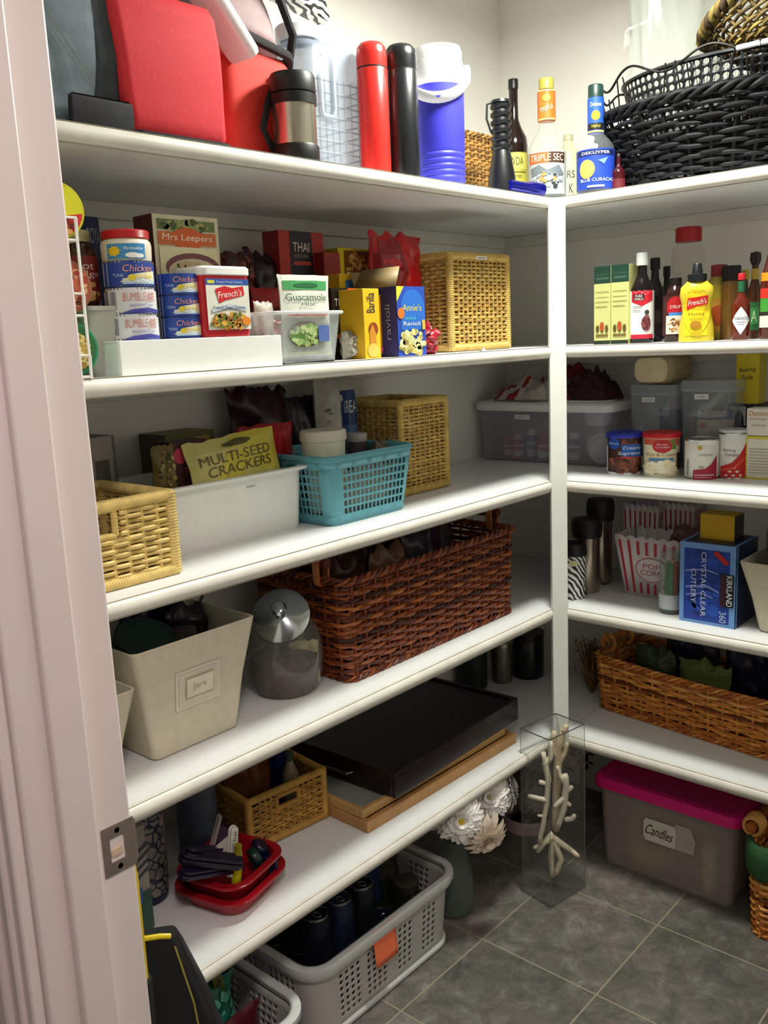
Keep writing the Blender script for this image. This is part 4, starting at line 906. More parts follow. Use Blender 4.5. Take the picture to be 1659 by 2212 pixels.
bottle('juice_bottle', 'tall empty clear bottle with wide red cap at the back', loc, r, h, [(0, 0), (.92, 0), (1, .02), (1, .12), (.92, .16), (1, .2), (1, .45), (.86, .54), (.92, .60), (1, .68), (.95, .80), (.72, .86), (.66, .88), (0, .88)], clear('e4ded2', .14, .05), (.78, .875, 1.0, 'a8121c'))
loc, r = CR(1432, 1483, .11, z); h = HT(600, loc)
bottle('syrup_bottle', 'squat syrup bottle with red round label left of the mustard', loc, r, h, [(0, 0), (.92, 0), (1, .02), (1, .42), (.82, .55), (.9, .7), (.7, .82), (.4, .9), (0, .9)], mat('2a0e0c', .15), (.5, .88, 1, '1a1012'),
       lab=[(.10, .72, 1.0, '3a1414', [('e', .5, .72, .42, .26, 'a81420'), ('t', 'SYRUP', .5, .72, .5, .08, 'e8c8c0'), ('r', .2, .5, .8, .58, '3a7ac0'), ('r', .06, .04, .94, .5, 'd8cfc0'), ('b', .5, .26, .34, .16, 40, .06, ['b89058', '8a5a30', 'd8b888', '6a4424'])])], span=1.7)
loc, r = CR(1467, 1540, .075, z); h = HT(569, loc)
t = thing('mustard_bottle', 'yellow squeeze mustard bottle with black cap facing the door', 'bottle', loc, face(loc))
YM = mat('cdb832', .3, var=.03)
MB(YM).lathe([(0, 0), (r*.98, 0), (r*1.0, .004), (r*.97, h*.20), (r*.80, h*.38), (r*.86, h*.50), (r*.97, h*.60), (r*.90, h*.70), (r*.55, h*.775), (0, h*.775)], 40, .62).build('bottle_body', t)
MB(mat('0e1416', .4)).lathe([(0, h*.765), (r*.52, h*.765), (r*.54, h*.86), (r*.30, h*.87), (r*.24, h*.985), (r*.2, h), (0, h)], 28).build('flip_cap', t)
def mpm(x, z_, o):
    v = (z_/h); q = [(.0, .98), (.2, .97), (.38, .80), (.5, .86), (.6, .97), (.7, .9), (.8, .6)]
    rr2 = r*.9
    for (a, ra_), (b_, rb_) in zip(q, q[1:]):
        if a <= v <= b_: rr2 = r*(ra_+(rb_-ra_)*(v-a)/(b_-a))
    xx = max(-rr2*.98, min(rr2*.98, x)); return (xx, -.62*math.sqrt(max(0, rr2*rr2-xx*xx))-o*1.5-.0006, z_)
prints('label_print', t, [('r', .18, .08, .82, .30, 'dfc21c'), ('e', .5, .40, .37, .30, 'e0c41c'), ('t', 'Classic', .5, .66, .5, .03, '8a7a1c'), ('p', [(.22, .42), (.25, .57), (.5, .58), (.82, .60), (.80, .48), (.5, .46)], 'cc2418'), ('t', "French's", .52, .52, .50, .07, 'f6ece0', {'rot': 7, 'sh': .2}), ('t', 'Honey', .5, .36, .44, .05, '6a5a10'), ('t', 'MUSTARD', .5, .30, .36, .03, '8a7a1c'), ('e', .48, .22, .16, .05, 'a8741c'), ('p', [(.3, .12), (.7, .12), (.62, .09), (.38, .09)], 'b8981c')], mpm, r*2, h*.98)
loc, r = CR(1522, 1578, .18, z); h = HT(572, loc)
bottle('mustard_bottle', 'second mustard bottle with dull red cap hidden behind the first', loc, r, h, [(0, 0), (.95, 0), (1, .02), (1, .6), (.85, .75), (.6, .84), (0, .84)], mat('a8962c', .3), (.60, .83, 1, '8a2a34'), lab=[(.1, .55, 1.0, 'b8862c', [('e', .5, .5, .3, .3, 'a84a1c')])])
loc, r = CR(1556, 1598, .16, z); h = HT(574, loc)
bottle('spice_jar', 'amber jar with black lid behind the hot sauce', loc, r, h, [(0, 0), (.95, 0), (1, .02), (1, .7), (.8, .82), (0, .82)], mat('6a4a20', .15), (.92, .80, 1, '101214'))
loc, r = CR(1578, 1620, .085, z); h = HT(590, loc); r *= .78
bottle('hot_sauce', 'hot sauce bottle with red cap, green neck and diamond label', loc, r*1.15, h, [(0, 0), (.95, 0), (1, .015), (1, .50), (.85, .58), (.45, .66), (.36, .72), (.33, .92), (0, .92)], mat('5a1e10', .1), (.42, .90, 1.0, 'b01c28'),
       lab=[(.72, .88, .38, '1c5a3c', None)], cat='bottle')
tt = bpy.data.objects[-1]
t = [o for o in bpy.data.objects if o.get('label', '').startswith('hot sauce')][0]
rq = r*1.15; prints('label_print', t, [('p', [(.5, 0), (.95, .5), (.80, .70), (.5, 1), (.20, .70), (.05, .5)], 'dfe0e8'), ('t', 'TABASCO', .5, .58, .72, .10, '5a5a6a'), ('r', .3, .44, .7, .46, '8a8a9a'), ('r', .34, .36, .66, .38, '8a8a9a')], curved(rq*1.01, h*.08), rq*2.3, h*.42)
loc, r = CR(1612, 1642, .17, z); h = HT(542, loc)
bottle('sauce_bottle', 'brown sauce bottle with round black stopper top', loc, r*1.05, h, [(0, 0), (.95, 0), (1, .015), (1, .5), (.7, .6), (.45, .68), (.4, .85), (0, .85)], mat('4a2a18', .12), None,
       lab=[(.68, .80, .46, 'b89a3c', None), (.1, .42, 1.0, '2c6a3a', [('r', .2, .2, .8, .8, '3a8a4a'), ('t', 'A', .5, .5, .3, .4, 'c8d8a0')])])
t = [o for o in bpy.data.objects if o.get('label', '').startswith('brown sauce')][0]
MB(mat('1c1214', .3)).lathe([(0, h*.83), (r*.5, h*.84), (r*.78, h*.90), (r*.7, h*.98), (0, h)], 24).build('stopper', t)
loc, r = CR(1597, 1617, .24, z); h = HT(583, loc)
bottle('sauce_bottle', 'slim bottle with yellow cap in the back row', loc, r*1.3, h, SQ, mat('3a2a14', .15), (.55, .86, 1, 'b8a42c'))
loc, r = CR(1640, 1690, .10, z); h = HT(530, loc)
bottle('sauce_bottle', 'large barbecue bottle with bright label cut by the photo edge', loc, r, h*1.05, [(0, 0), (.95, 0), (1, .015), (1, .55), (.8, .7), (.5, .85), (.4, .9), (0, .9)], mat('4a1c10', .12), (.42, .88, 1, '1a1012'), lab=[(.55, .68, .92, 'd88a1c', None), (.12, .52, 1.0, '2a2420', [('r', 0, .4, 1, .75, '3a8a30'), ('r', 0, .75, 1, 1, 'c02a20'), ('r', 0, 0, 1, .3, 'd8d0c0')])])

# ================================================================== third shelf, left run
z = Z[3]
RL = [mat('dcc178', .5, var=.2, scale=45), mat('cdb067', .55, var=.22, scale=45), mat('8a6c38', .7)]
P0 = Vector((-1.099, .053)); w = .27
t = rattan_bin('rattan_bin', 'low yellow rattan bin with hand hole beside the door jamb', (P0.x-w/2+.004, P0.y+.115, z), w, .22, HT(1052, (P0.x, P0.y, z))-.004, RL, hole=(.065, .150, .085, .128), dz=.0085, sp=.026, r=.0037, post=.011)
for k_, (dx, dy, c, lb) in enumerate(((-.06, .0, '1c1c4c', 'dark blue packet lying in the low rattan bin'), (.03, -.03, '2c5a3a', 'green and blue packet lying in the low rattan bin'))):
    pouch('snack_bag', lb, 'bag', (P0.x-w/2+dx, P0.y+.115+dy, z+.135-.02*k_), .10, .10, .03, c, [('b', .5, .5, .4, .4, 16, .1, ['5a4a8a', '8ab050', '3a3a7a'])], R(20*k_), 60+k_, seal=False).rotation_euler = (R(-72), 0, R(25*k_))
# white tub
A, B = Vector((-1.016, .150)), Vector((-.718, .186)); 
xl, xr_ = -1.075, -.712; w = xr_-xl; dd = .20; yf = .155
loc = ((xl+xr_)/2, yf+dd/2, z); h = HT(1003, (xr_, yf-.01, z))
t = thing('storage_tub', 'white plastic tub full of cracker bags on the third shelf', 'tub', loc)
WT_ = mat('e6e8e2', .35, var=.015)
MB(WT_).loft(bin_rings([(w*.93, dd*.92, .02, 0), (w*.955, dd*.95, .026, .008), (w, dd, .03, h-.012), (w+.004, dd+.004, .03, h-.010), (w+.03, dd+.03, .036, h-.006), (w+.030, dd+.03, .036, h-.001), (w+.026, dd+.026, .034, h), (w-.006, dd-.006, .028, h-.001), (w*.93-.008, dd*.92-.008, .02, .004)], 6)).build('tub_body', t)
prints('name_mark', t, [('t', 'Crackers', .5, .5, 1, 1, '4a4a4a')], lambda x, z_, o: (w*.10+x, -dd*.99/2-o-.001, h*.80+z_), .022, .005)
tz = z+.006
def inbag(dx0, dx1, y, ztop, name, label, c, items, t_=.04, seed=0, rot=0, **k):
    hh_ = ztop-.01; return pouch(name, label, 'bag', ((dx0+dx1)/2, y, z+.012), dx1-dx0, hh_, t_, c, items, rot, seed, **k)
def topz(px, py, y): x = sx(px, y, z+.15); return x, sz(py, x, y)-z
x0, _ = topz(428, 1000, yf+.03); x1, zt = topz(622, 940, yf+.03)
CRK = [('r', 0, 0, 1, 1, 'c8c070'), ('p', [(0, .3), (1, .45), (1, 1), (.5, 1)], 'cfc046'), ('e', .52, .92, .16, .028, '4a4a1c'), ('t', 'MULTI-SEED', .48, .80, .80, .10, '5c5626', {'sh': .1}), ('t', 'CRACKERS', .50, .68, .72, .10, '5c5626', {'sh': .1}), ('b', .3, .3, .3, .2, 30, .05, ['b8a050', 'd8cc80', '9a8a3c'])]
q = inbag(x0, x1, yf+.040, zt+.012, 'cracker_bag', 'yellow green bag of multi-seed crackers in the white tub', 'c4b960', CRK, .035, 71, R(-0), crinkle=.004, jag=.006); q.rotation_euler = (R(-10), R(-4), 0); q.location.y -= .012
x0, _ = topz(515, 930, .26); x1, zt = topz(628, 915, .26)
inbag(x0, x1+.01, .262, zt+.004, 'cracker_bag', 'red foil bag behind the yellow cracker bag', 'a81420', [('r', .1, .5, .9, .9, 'c01c2c')], .035, 72, crinkle=.006)
x0, _ = topz(362, 960, .24); x1, zt = topz(436, 948, .24)
q = carton('snack_box', 'dark red snack box left of the cracker bags in the tub', 'carton', ((x0+x1)/2, .245, z+.012), x1-x0, .05, zt-.01, ('3a1016', '2a0a10'), front=[('e', .2, .86, .2, .08, 'c83a5a'), ('t', 'TOASTED', .62, .70, .66, .08, 'c8602c'), ('t', 'CHIPS', .62, .84, .56, .07, 'b8643c'), ('r', .5, .2, .9, .3, '8a3a2a')])
x0, _ = topz(325, 955, .22); x1, zt = topz(378, 955, .22)
inbag(x0, x1-.004, .215, zt-.004, 'snack_bag', 'brown and olive snack bag beside the dark red box', '6a5a2c', [('b', .5, .7, .4, .25, 40, .08, ['8a7a3c', '4a3a1c', 'a8905a', '2c3a20'])], .03, 74)
x0, _ = topz(200, 950, .26); x1, zt = topz(332, 950, .26); 
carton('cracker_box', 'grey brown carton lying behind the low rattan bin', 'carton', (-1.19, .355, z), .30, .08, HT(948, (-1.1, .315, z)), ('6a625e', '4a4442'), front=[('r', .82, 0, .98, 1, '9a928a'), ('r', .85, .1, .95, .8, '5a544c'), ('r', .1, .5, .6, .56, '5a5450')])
carton('snack_box', 'flat yellow box lying on top behind the snack bags', 'carton', (sx(390, .36, z+.17), .37, z), .12, .09, HT(938, (sx(390, .33, z), .33, z)), ('6a6238', '4a3c30'), front=[('r', .1, .8, .9, .95, 'a8984c')])
pouch('snack_bag', 'dark maroon bag slumped high behind the cracker bags', 'bag', (sx(560, .38, z+.2), .385, z), .17, HT(838, (sx(560, .38, z), .38, z)), .07, '2c0d14', [('r', .2, .62, .8, .68, '4a2a5a'), ('r', .1, .2, .9, .5, '3a0f16')], 0, 76, crinkle=.014, jag=.03)
# white bag with blue label and grey bag behind the blue basket
pouch('flour_bag', 'white flour bag with dark blue label behind the blue basket', 'bag', (sx(738, .31, z+.15), .33, z), .13, HT(812, (sx(738, .31, z), .31, z)), .07, 'b5aea4', [('r', .40, .60, .98, .88, '1c3468'), ('r', .4, .52, .98, .60, '3a5a8a'), ('t', 'GREAT', .66, .75, .40, .10, 'd4d4d8'), ('b', .6, .36, .36, .12, 30, .06, ['a88a64', 'c8b090', '8a6a48']), ('b', .15, .5, .1, .3, 14, .03, ['6a6258'])], 0, 77, crinkle=.004)
pouch('snack_bag', 'dark bag in the shadow left of the white flour bag', 'bag', (sx(655, .36, z+.15), .37, z), .10, HT(860, (sx(640, .36, z), .36, z)), .05, '1e1a20', [('r', .5, .5, .9, .7, '2a2a4a')], 0, 78, crinkle=.01)
# blue-green slotted basket
BG = mat('5fa0ae', .4, var=.03, scale=12)
xa, xb2, yf = -.700, -.470, .098; dd = .20; loc = ((xa+xb2)/2, yf+dd/2, z); wb = xb2-xa; h = HT(962, (xb2+.012, yf-.01, z))
wt = wb+.036; dt = dd+.03
t = thing('slotted_basket', 'turquoise slotted plastic basket on the third shelf', 'basket', loc)
pS, PS = rr_path(wb, dd, wt, dt, h, .022)
m = MB(BG); perforated(m, lambda u, v: pS(u, v), PS, h*.14, h*.86, int(PS/.0135), 6, .36, sq=True, skip=lambda i, j: abs(((i+.5)*PS/int(PS/.0135)) % (PS/2) - 0) < .012 or any(abs(((i+.5)*PS/int(PS/.0135))-c_) < .026 for c_ in (wt-.022, wt+dt-.05, 2*wt+dt-.075, PS-.012)))
for a_, b_ in ((.0, .14), (.86, 1.0)): m.grid(lambda u, v: pS(u*PS, h*(a_+(b_-a_)*v)), 80, 1)
m.build('slotted_wall', t, solid=.0022, ang=50, weld=True)
m = MB(BG); m.tube([pS(PS*k_/90, h+.0) for k_ in range(90)], .0065, 8, closed=True, flat=.7); m.build('rolled_rim', t)
MB(BG).loft([rrect(wb, dd, .022, 0, 5), rrect(wb, dd, .022, .003, 5)]).build('base', t)
bL = loc
# tubs in the blue basket
def yog(a, b, y, yt, label, cup, lid_, its, zb=.02):
    x = sx((a+b)/2, y, z+.1); r = (b-a)/2*dist(x, y, z+.1)/FPX; h = sz(yt, x, y)-z-zb
    t = thing('yogurt_tub', label, 'tub', (x, y, z+zb), face((x, y, 0)))
    MB(mat(cup, .4)).lathe([(0, 0), (r*.78, 0), (r*.80, .003), (r*.95, h*.88), (0, h*.88)], 36).build('cup', t)
    MB(mat(lid_, .35)).lathe([(0, h*.87), (r*.99, h*.87), (r*1.02, h*.90), (r*1.0, h*.985), (r*.93, h), (0, h*.985)], 36).build('lid', t)
    if its: prints('label_print', t, its, lambda x_, z_, o: ((r*(.80+.15*z_/(h*.88))+o)*math.sin(x_/r), -(r*(.80+.15*z_/(h*.88))+o)*math.cos(x_/r), z_), r*1.9, h*.85)
yog(652, 752, .165, 928, 'large pale yogurt tub with green print in the turquoise basket', 'd0d4c0', 'd9d3c2', [('b', .4, .7, .3, .16, 18, .10, ['b8ccA8'.lower(), 'd8e0cc', 'a0bc90']), ('t', 'Activia', .72, .72, .36, .16, '5a6a44', {'rot': 70}), ('b', .8, .62, .1, .2, 14, .03, ['5a7040', '6a8050'])])
yog(750, 795, .235, 935, 'smaller tub with grey lid at the back of the turquoise basket', '5a5058', 'b9b3b4', None)
t = thing('plastic_cup', 'white cup lying on its side in the turquoise basket', 'cup', (sx(783, .135, z+.12), .150, z+h*.60), (R(70), 0, R(20)))
MB(mat('cfcac4', .4)).lathe([(0, 0), (.022, 0), (.030, .05), (.028, .05), (.020, .003), (0, .003)], 28).build('cup_body', t)
pouch('snack_bag', 'crumpled brown bag at the right of the turquoise basket', 'bag', (sx(835, .17, z+.1), .18, z+.012), .085, HT(962, (sx(835, .17, z), .17, z))-.006, .05, '6a5a4a', None, R(20), 81, crinkle=.014, jag=.02)
pouch('snack_bag', 'pale packet seen through the slots of the turquoise basket', 'bag', (bL[0]+.02, .128, z+.012), .15, .09, .03, 'b5b09c', None, 0, 82)
# tall rattan bin
xa, xb2, yf = sx(818, .19, z), sx(975, .19, z), .19; w = xb2-xa
xa = xb2-.185; w = .185
t = rattan_bin('rattan_bin', 'tall square rattan bin behind the turquoise basket', ((xa+xb2)/2, yf+.10, z), w, .20, HT(852, (xb2, yf, z)), RT)
# long clear container with white lid in the corner
yA, yB = .412, -.012; xf = .238; dd = .19; L_ = yA-yB; loc = (xf+dd/2, (yA+yB)/2, z); h = HT(868, (xf, 0, z))
t = thing('storage_container', 'long clear container with white lid reaching into the shelf corner', 'container', loc, -PI/2)
CB = clear('dcdce8', .26, .12)
MB(CB).loft(bin_rings([(L_*.95, dd*.9, .02, 0), (L_*.97, dd*.94, .025, .006), (L_, dd, .028, h*.80), (L_+.01, dd+.006, .03, h*.81), (L_+.01, dd+.006, .03, h*.86), (L_-.006, dd-.008, .028, h*.86), (L_*.95-.006, dd*.9-.006, .02, .005)], 6)).build('container_body', t)
MB(mat('e4e4e2', .35)).loft(bin_rings([(L_+.018, dd+.014, .032, h*.83), (L_+.026, dd+.02, .034, h*.845), (L_+.026, dd+.02, .034, h*.94), (L_+.010, dd+.006, .03, h*.975), (L_-.04, dd-.03, .02, h*.975), (L_-.05, dd-.04, .02, h), (0.02, .01, .004, h)], 6)).build('lid', t)
prints('name_label', t, [('r', 0, 0, 1, 1, 'e2e0e4'), ('t', 'MEDICINE', .5, .5, .7, .4, '6a6a70')], lambda x, z_, o: (x-.055, -dd/2-.001-o, h*.70+z_), .05, .013)
hl = h; cl = loc
rnd = random.Random(4)
for k_, (yy, c, cc, rr2, hh_) in enumerate(((.30, 'b83a3a', 'd8c8b8', .017, .07), (.26, '4a6aa8', 'e0e0e0', .017, .085), (.215, 'b0303c', 'b0303c', .018, .075), (.165, '6a4a8a', 'b03a50', .021, .09), (.115, '7a3a6a', 'd0d0d8', .020, .08), (.34, 'a8545c', 'c84a50', .016, .06))):
    l_ = (xf+.045+.012*(k_ % 2), yy, z+.006)
    t = thing('pill_bottle', ['red', 'blue', 'crimson', 'purple', 'plum', 'rose'][k_]+' small bottle standing inside the long clear container', 'bottle', l_, face(l_))
    MB(mat(c, .35)).lathe([(0, 0), (rr2, 0), (rr2, hh_*.72), (rr2*.7, hh_*.8), (0, hh_*.8)], 20).build('bottle_body', t); MB(mat(cc, .4)).lathe([(0, hh_*.78), (rr2*.75, hh_*.78), (rr2*.75, hh_), (0, hh_)], 20).build('cap', t)
    prints('label_print', t, [('r', 0, 0, 1, 1, 'd8d0d0'), ('r', .1, .5, .9, .8, c)], curved(rr2*1.01, .006), rr2*2, hh_*.5)
l_ = (xf+.07, .045, z+.048)
t = thing('pill_jar', 'fat white jar lying tilted inside the right end of the clear container', 'jar', l_, (R(100), 0, R(-58)))
MB(mat('e4e2e6', .4)).lathe([(0, -.05), (.036, -.05), (.040, -.045), (.040, .012), (.032, .022), (0, .022)], 32).build('jar_body', t); MB(mat('f0eef2', .35)).lathe([(0, .02), (.035, .02), (.036, .045), (.034, .048), (0, .048)], 32).build('lid', t)
prints('label_print', t, [('r', 0, 0, 1, 1, 'cfc8d8'), ('r', .1, .2, .9, .8, '8a78a8')], lambda x, z_, o: ((.0405+o)*math.sin(x/.04+2.6), (.0405+o)*math.cos(x/.04+2.6), z_-.04), .09, .04)
l_ = (xf+.07, .052, z+.108)
t = thing('pill_jar', 'white round jar on top of the tilted jar in the container', 'jar', l_, 0)
MB(mat('dedce2', .4)).lathe([(0, 0), (.036, 0), (.038, .02), (.036, .036), (0, .036)], 32).build('jar_body', t)
# cloth and bag lying on the lid
def cloth(name, label, cat, loc, rx, ry, hh_, c, seed, n=34, spike=.5, items=None, rot=0, stripes=None):
    t = thing(name, label, cat, loc, rot); m = MB(mat(c, .6, bump=.4, scale=70, var=.15))
    def F(u, v):
        a = 2*PI*u; rr2 = v; e = 1-rr2**2.2
        k1 = noise.noise(Vector((math.cos(a)*1.5*rr2*2+seed, math.sin(a)*3*rr2, seed*2.1))); rad = 1+.22*noise.noise(Vector((math.cos(a)*1.7, math.sin(a)*1.7, seed)))*rr2
        rid = abs(noise.noise(Vector((math.cos(a)*rr2*4+seed, math.sin(a)*rr2*4, seed)))) 
        return (rx*rr2*math.cos(a)*rad, ry*rr2*math.sin(a)*rad, .001+hh_*e*(.75+.5*k1)+hh_*.6*rid*(1-rr2**6))
    if stripes:
        for q in range(n):
            m.use(mat(stripes[q % len(stripes)], .6, var=.1)); m.grid(lambda u, v: F((q+u)/n, 1-v), 2, 14)
    else: m.grid(lambda u, v: F(u, 1-v), n*2, 16)
    m.build('folded_cloth', t, ang=180); return t
zl = z+hl+.001
cloth('fabric_bundle', 'crumpled white and red bag bundled on the white container lid', 'bag', (cl[0]-.01, .26, zl), .085, .15, .055, 'b8aca4', 3, stripes=['b8aca4', 'c4b8b0', 'aca098', 'c0b4ac', '8a1c28', 'b8aca4', '96202c', 'c4b8b0', 'b0a49c'])
cloth('cloth_bundle', 'dark burgundy cloth heaped behind the post on the container lid', 'cloth', (cl[0]+.01, .085, zl), .075, .085, .075, '3a0d16', 5)
cloth('cloth_bundle', 'bright red cloth on the lid left of the corner post', 'cloth', (cl[0]+.06, .18, zl+.05), .05, .06, .04, '7a0f1c', 8)

# ================================================================== third shelf, right run
def canister(a, b, xf, ytop, label, fill, its, capc):
    loc, w = PR(a, b, xf, .115, z); h = sz(ytop, xf, loc[1])-z
    t = thing('canister', label, 'canister', loc, -PI/2); dd = .115
    MB(clear('d2d8de', .20, .08)).loft(bin_rings([(w*.86, dd*.88, .016, 0), (w*.90, dd*.92, .018, .006), (w*.98, dd, .02, h*.90), (w*.94, dd*.97, .018, h*.90), (w*.84, dd*.86, .016, .006)], 5)).build('canister_body', t)
    MB(clear('ccd4da', .40, .12)).loft(bin_rings([(w, dd*1.02, .021, h*.88), (w*1.02, dd*1.04, .022, h*.89), (w*1.02, dd*1.04, .022, h*.97), (w*.96, dd*.98, .02, h)], 5)).build('lid', t)
    prints('name_label', t, [('r', 0, 0, 1, 1, 'd9dade'), ('t', its, .5, .5, .5, .4, '6a6a70')], lambda x, z_, o: (x-w*.06, -dd/2-.002-o, h*.80+z_), .036, .013)
    return t, loc, w, h
tA, lA, wA, hA = canister(1355, 1459, .262, 832, 'clear canister under the cream paper roll, left of its neighbour', None, 'FLOUR', 0)
pouch('flour_bag', 'folded pale paper bag inside the left clear canister', 'bag', (lA[0]-.015, lA[1]-wA*.1, z+.03), .05, .055, .02, 'b09a84', None, -PI/2, 91)
pouch('flour_bag', 'dark blue bag inside the left clear canister', 'bag', (lA[0]+.02, lA[1]-wA*.15, z+.01), .07, .14, .03, '1c3060', None, -PI/2, 92)
tB, lB, wB, hB = canister(1462, 1580, .258, 822, 'clear canister holding a sugar bag, behind the milk can', None, 'SUGAR', 0)
pouch('sugar_bag', 'white sugar bag inside the right clear canister', 'bag', (lB[0]-.008, lB[1]-.005, z+.008), .098, .148, .055, 'c8bcb4', [('r', .0, .84, 1, 1, '2a4c8a'), ('e', .3, .74, .08, .05, 'b85a4a'), ('t', 'Granulated', .5, .56, .66, .08, '7a7888'), ('t', 'Sugar', .4, .46, .36, .08, '7a7888'), ('r', .1, .3, .8, .32, 'a89c98')], -PI/2, 93, seal=False)
# rolled cream paper on top of canister
loc = (.262+.09, sy(1406, .262, z+hA), z+hA+.002)
w = .105; hh_ = sz(768, .262, loc[1])-loc[2]
t = thing('paper_towel_roll', 'cream rounded paper bundle lying on top of the clear canister', 'roll', loc, -PI/2)
rg = []
for k_ in range(10):
    v = k_/9; s_ = [.86, .97, 1, 1, 1, 1, 1, 1, .97, .86][k_]; yy = -.09+.15*v
    rg.append([(x*s_, yy, hh_/2+(y*s_)*1) for x, y, _ in rrect(w, hh_, .026, 0, 5)])
MB(mat('b0a078', .7, var=.15, bump=.4, scale=40)).loft(rg).build('wrapped_body', t, ang=60)
MB(mat('d2c49c', .6, var=.08, scale=30)).loft([[(x*.85, -.0915, hh_/2+y*.85) for x, y, _ in rrect(w, hh_, .026, 0, 5)], [(x*.82, -.093, hh_/2+y*.82) for x, y, _ in rrect(w, hh_, .026, 0, 5)]]).build('folded_end', t)
def tubcan(a, b, xc, yt, name, label, lidc, botc, c, its, cat='can'):
    loc, r = CR(a, b, xc, z); h = HT(yt, loc)
    t = thing(name, label, cat, loc, face(loc))
    MB(mat(c, .35)).lathe([(0, .001), (r*.93, .001), (r*.95, h*.93), (0, h*.93)], 36).build('tub_body', t)
    if botc: MB(mat(botc, .35)).lathe([(0, 0), (r*.96, 0), (r*.97, h*.07), (r*.93, h*.075), (0, h*.07)], 36).build('bottom_rim', t)
    if lidc: MB(mat(lidc, .35)).lathe([(0, h*.88), (r*1.0, h*.88), (r*1.03, h*.90), (r*1.02, h*.975), (r*.97, h), (r*.85, h*.985), (0, h*.98)], 36).build('lid', t)
    prints('label_print', t, its, curved(r*.953, h*.09), r*2.3, h*.77); return t
tubcan(1311, 1388, .175, 932, 'frosting_tub', 'chocolate frosting tub with blue lid beside the clear container', '2430a8', 'e2e2e6', '3a1c14',
       [('b', .5, .88, .45, .08, 24, .06, ['5a2c20', '3a1a14', '7a4434']), ('r', .42, .42, .95, .84, '2858b0'), ('e', .22, .86, .17, .17, '1c4aa8'), ('t', 'Pillsbury', .22, .86, .26, .07, 'dfe6f4'), ('t', 'Creamy', .68, .72, .44, .13, 'e8eef6', {'sh': .2}), ('t', 'Supreme', .62, .56, .54, .13, 'e8eef6', {'sh': .2}), ('p', [(.1, .40), (.5, .48), (.92, .44), (.92, .40), (.5, .43), (.1, .34)], 'b83a2c'), ('b', .5, .2, .44, .18, 60, .09, ['5a2a1c', '3a1810', '7a4028', '8a5038']), ('r', 0, 0, .05, .8, 'd8d4d0'), ('r', .93, .1, 1, .45, 'd8d4d0')])
tubcan(1389, 1468, .185, 932, 'frosting_tub', 'vanilla frosting tub with red lid, second tub on the right run', 'c01820', 'ded6b8', 'e2d6b4',
       [('r', .0, .84, 1, 1, 'c8543c'), ('r', .66, .70, .86, .98, '4a8a3c'), ('r', .8, .8, 1, .95, 'b86a5a'), ('e', .52, .80, .23, .19, 'b82430'), ('t', 'Betty', .52, .85, .24, .06, 'f0d8d4'), ('t', 'Crocker', .52, .78, .32, .06, 'f0d8d4'), ('t', 'Rich & Creamy', .52, .54, .80, .12, '8a6a2c', {'sh': .2}), ('r', .20, .38, .78, .44, '3a7ac0'), ('b', .5, .17, .44, .14, 40, .10, ['f0e6c8', 'e8dcb4', 'f4ecd8']), ('r', .88, .1, .98, .6, '2a1a18')])
loc, r = CR(1479, 1551, .190, z); h = HT(946, loc)
can('milk_can', 'tall white and crimson milk can with steel top', loc, r, h, 'dedbd2', [('r', .4, .86, 1, .98, 'e4e0d8'), ('e', .44, .80, .07, .06, 'b89a3c'), ('t', 'EVAPORATED', .62, .62, .42, .05, '8a8a8c'), ('p', [(.25, 0), (.25, .24), (.6, .28), (.85, .42), (1, .6), (1, 0)], 'a81c3c'), ('t', 'MILK', .5, .32, .16, .05, '4a4a4c'), ('r', .3, .1, .9, .14, 'd8a0a8'), ('r', .3, .05, .8, .07, 'd8a0a8')] + [('r', .02+.02*q, .1, .03+.02*q, .5, '5a5a5c') for q in range(4)])
loc, r = CR(1552, 1614, .225, z); h = HT(932, loc)
t = can('baking_powder_can', 'white and red baking powder can beside the milk can', loc, r, h, 'e2e0da', [('p', [(0, 0), (0, .26), (.45, .36), (.75, .56), (1, .8), (1, 0)], 'c8201c'), ('p', [(0, .20), (.5, .28), (1, .52), (1, .44), (.5, .22), (0, .15)], 'e04a3a'), ('t', 'Baking', .35, .62, .44, .08, '8a7a80'), ('t', 'Powder', .45, .53, .46, .08, '8a7a80')])
MB(mat('c4c6c8', .4)).lathe([(0, h), (r*1.0, h), (r*1.0, h+.006), (0, h+.006)], 32).build('plastic_lid', t)
# stacked cartons at the edge of the photo
boxR('powdered_sugar_box', 'yellow edged white carton at the bottom of the pair by the photo edge', 1609, 1668, .215, .05, 942, z, ('d8c83a', 'c8b82c'), [('r', .06, .04, .94, .94, 'dfdccc')] + [('r', .14, .14+.07*q, .86, .16+.07*q, 'b0ada4') for q in range(9)])
l_, w_2 = PR(1609, 1668, .215, .05, z); zq = sz(941, .215, l_[1]+w_2/2)
boxR('sugar_box', 'white carton with orange lettering resting on the yellow edged one', 1612, 1664, .218, .05, 882, zq, ('dcd6cc', 'c8beb4'), [('t', 'Domino', .5, .82, .8, .18, 'c8803c', {'sh': .2}), ('t', 'pure cane sugar', .5, .60, .7, .08, 'b8907a'), ('r', .2, .35, .8, .40, 'c8b8a8')])
boxR('tea_box', 'dark navy box with white letter label behind the baking powder', 1568, 1640, .33, .08, 872, z, ('14162c', '0e1020'), [('r', .10, .68, .55, .96, 'c9c6c0'), ('e', .36, .78, .13, .12, '14162c'), ('r', .23, .68, .50, .78, '14162c')])
l_, w_2 = PR(1568, 1640, .33, .08, z); zq = sz(873, .33, l_[1]+w_2/2)
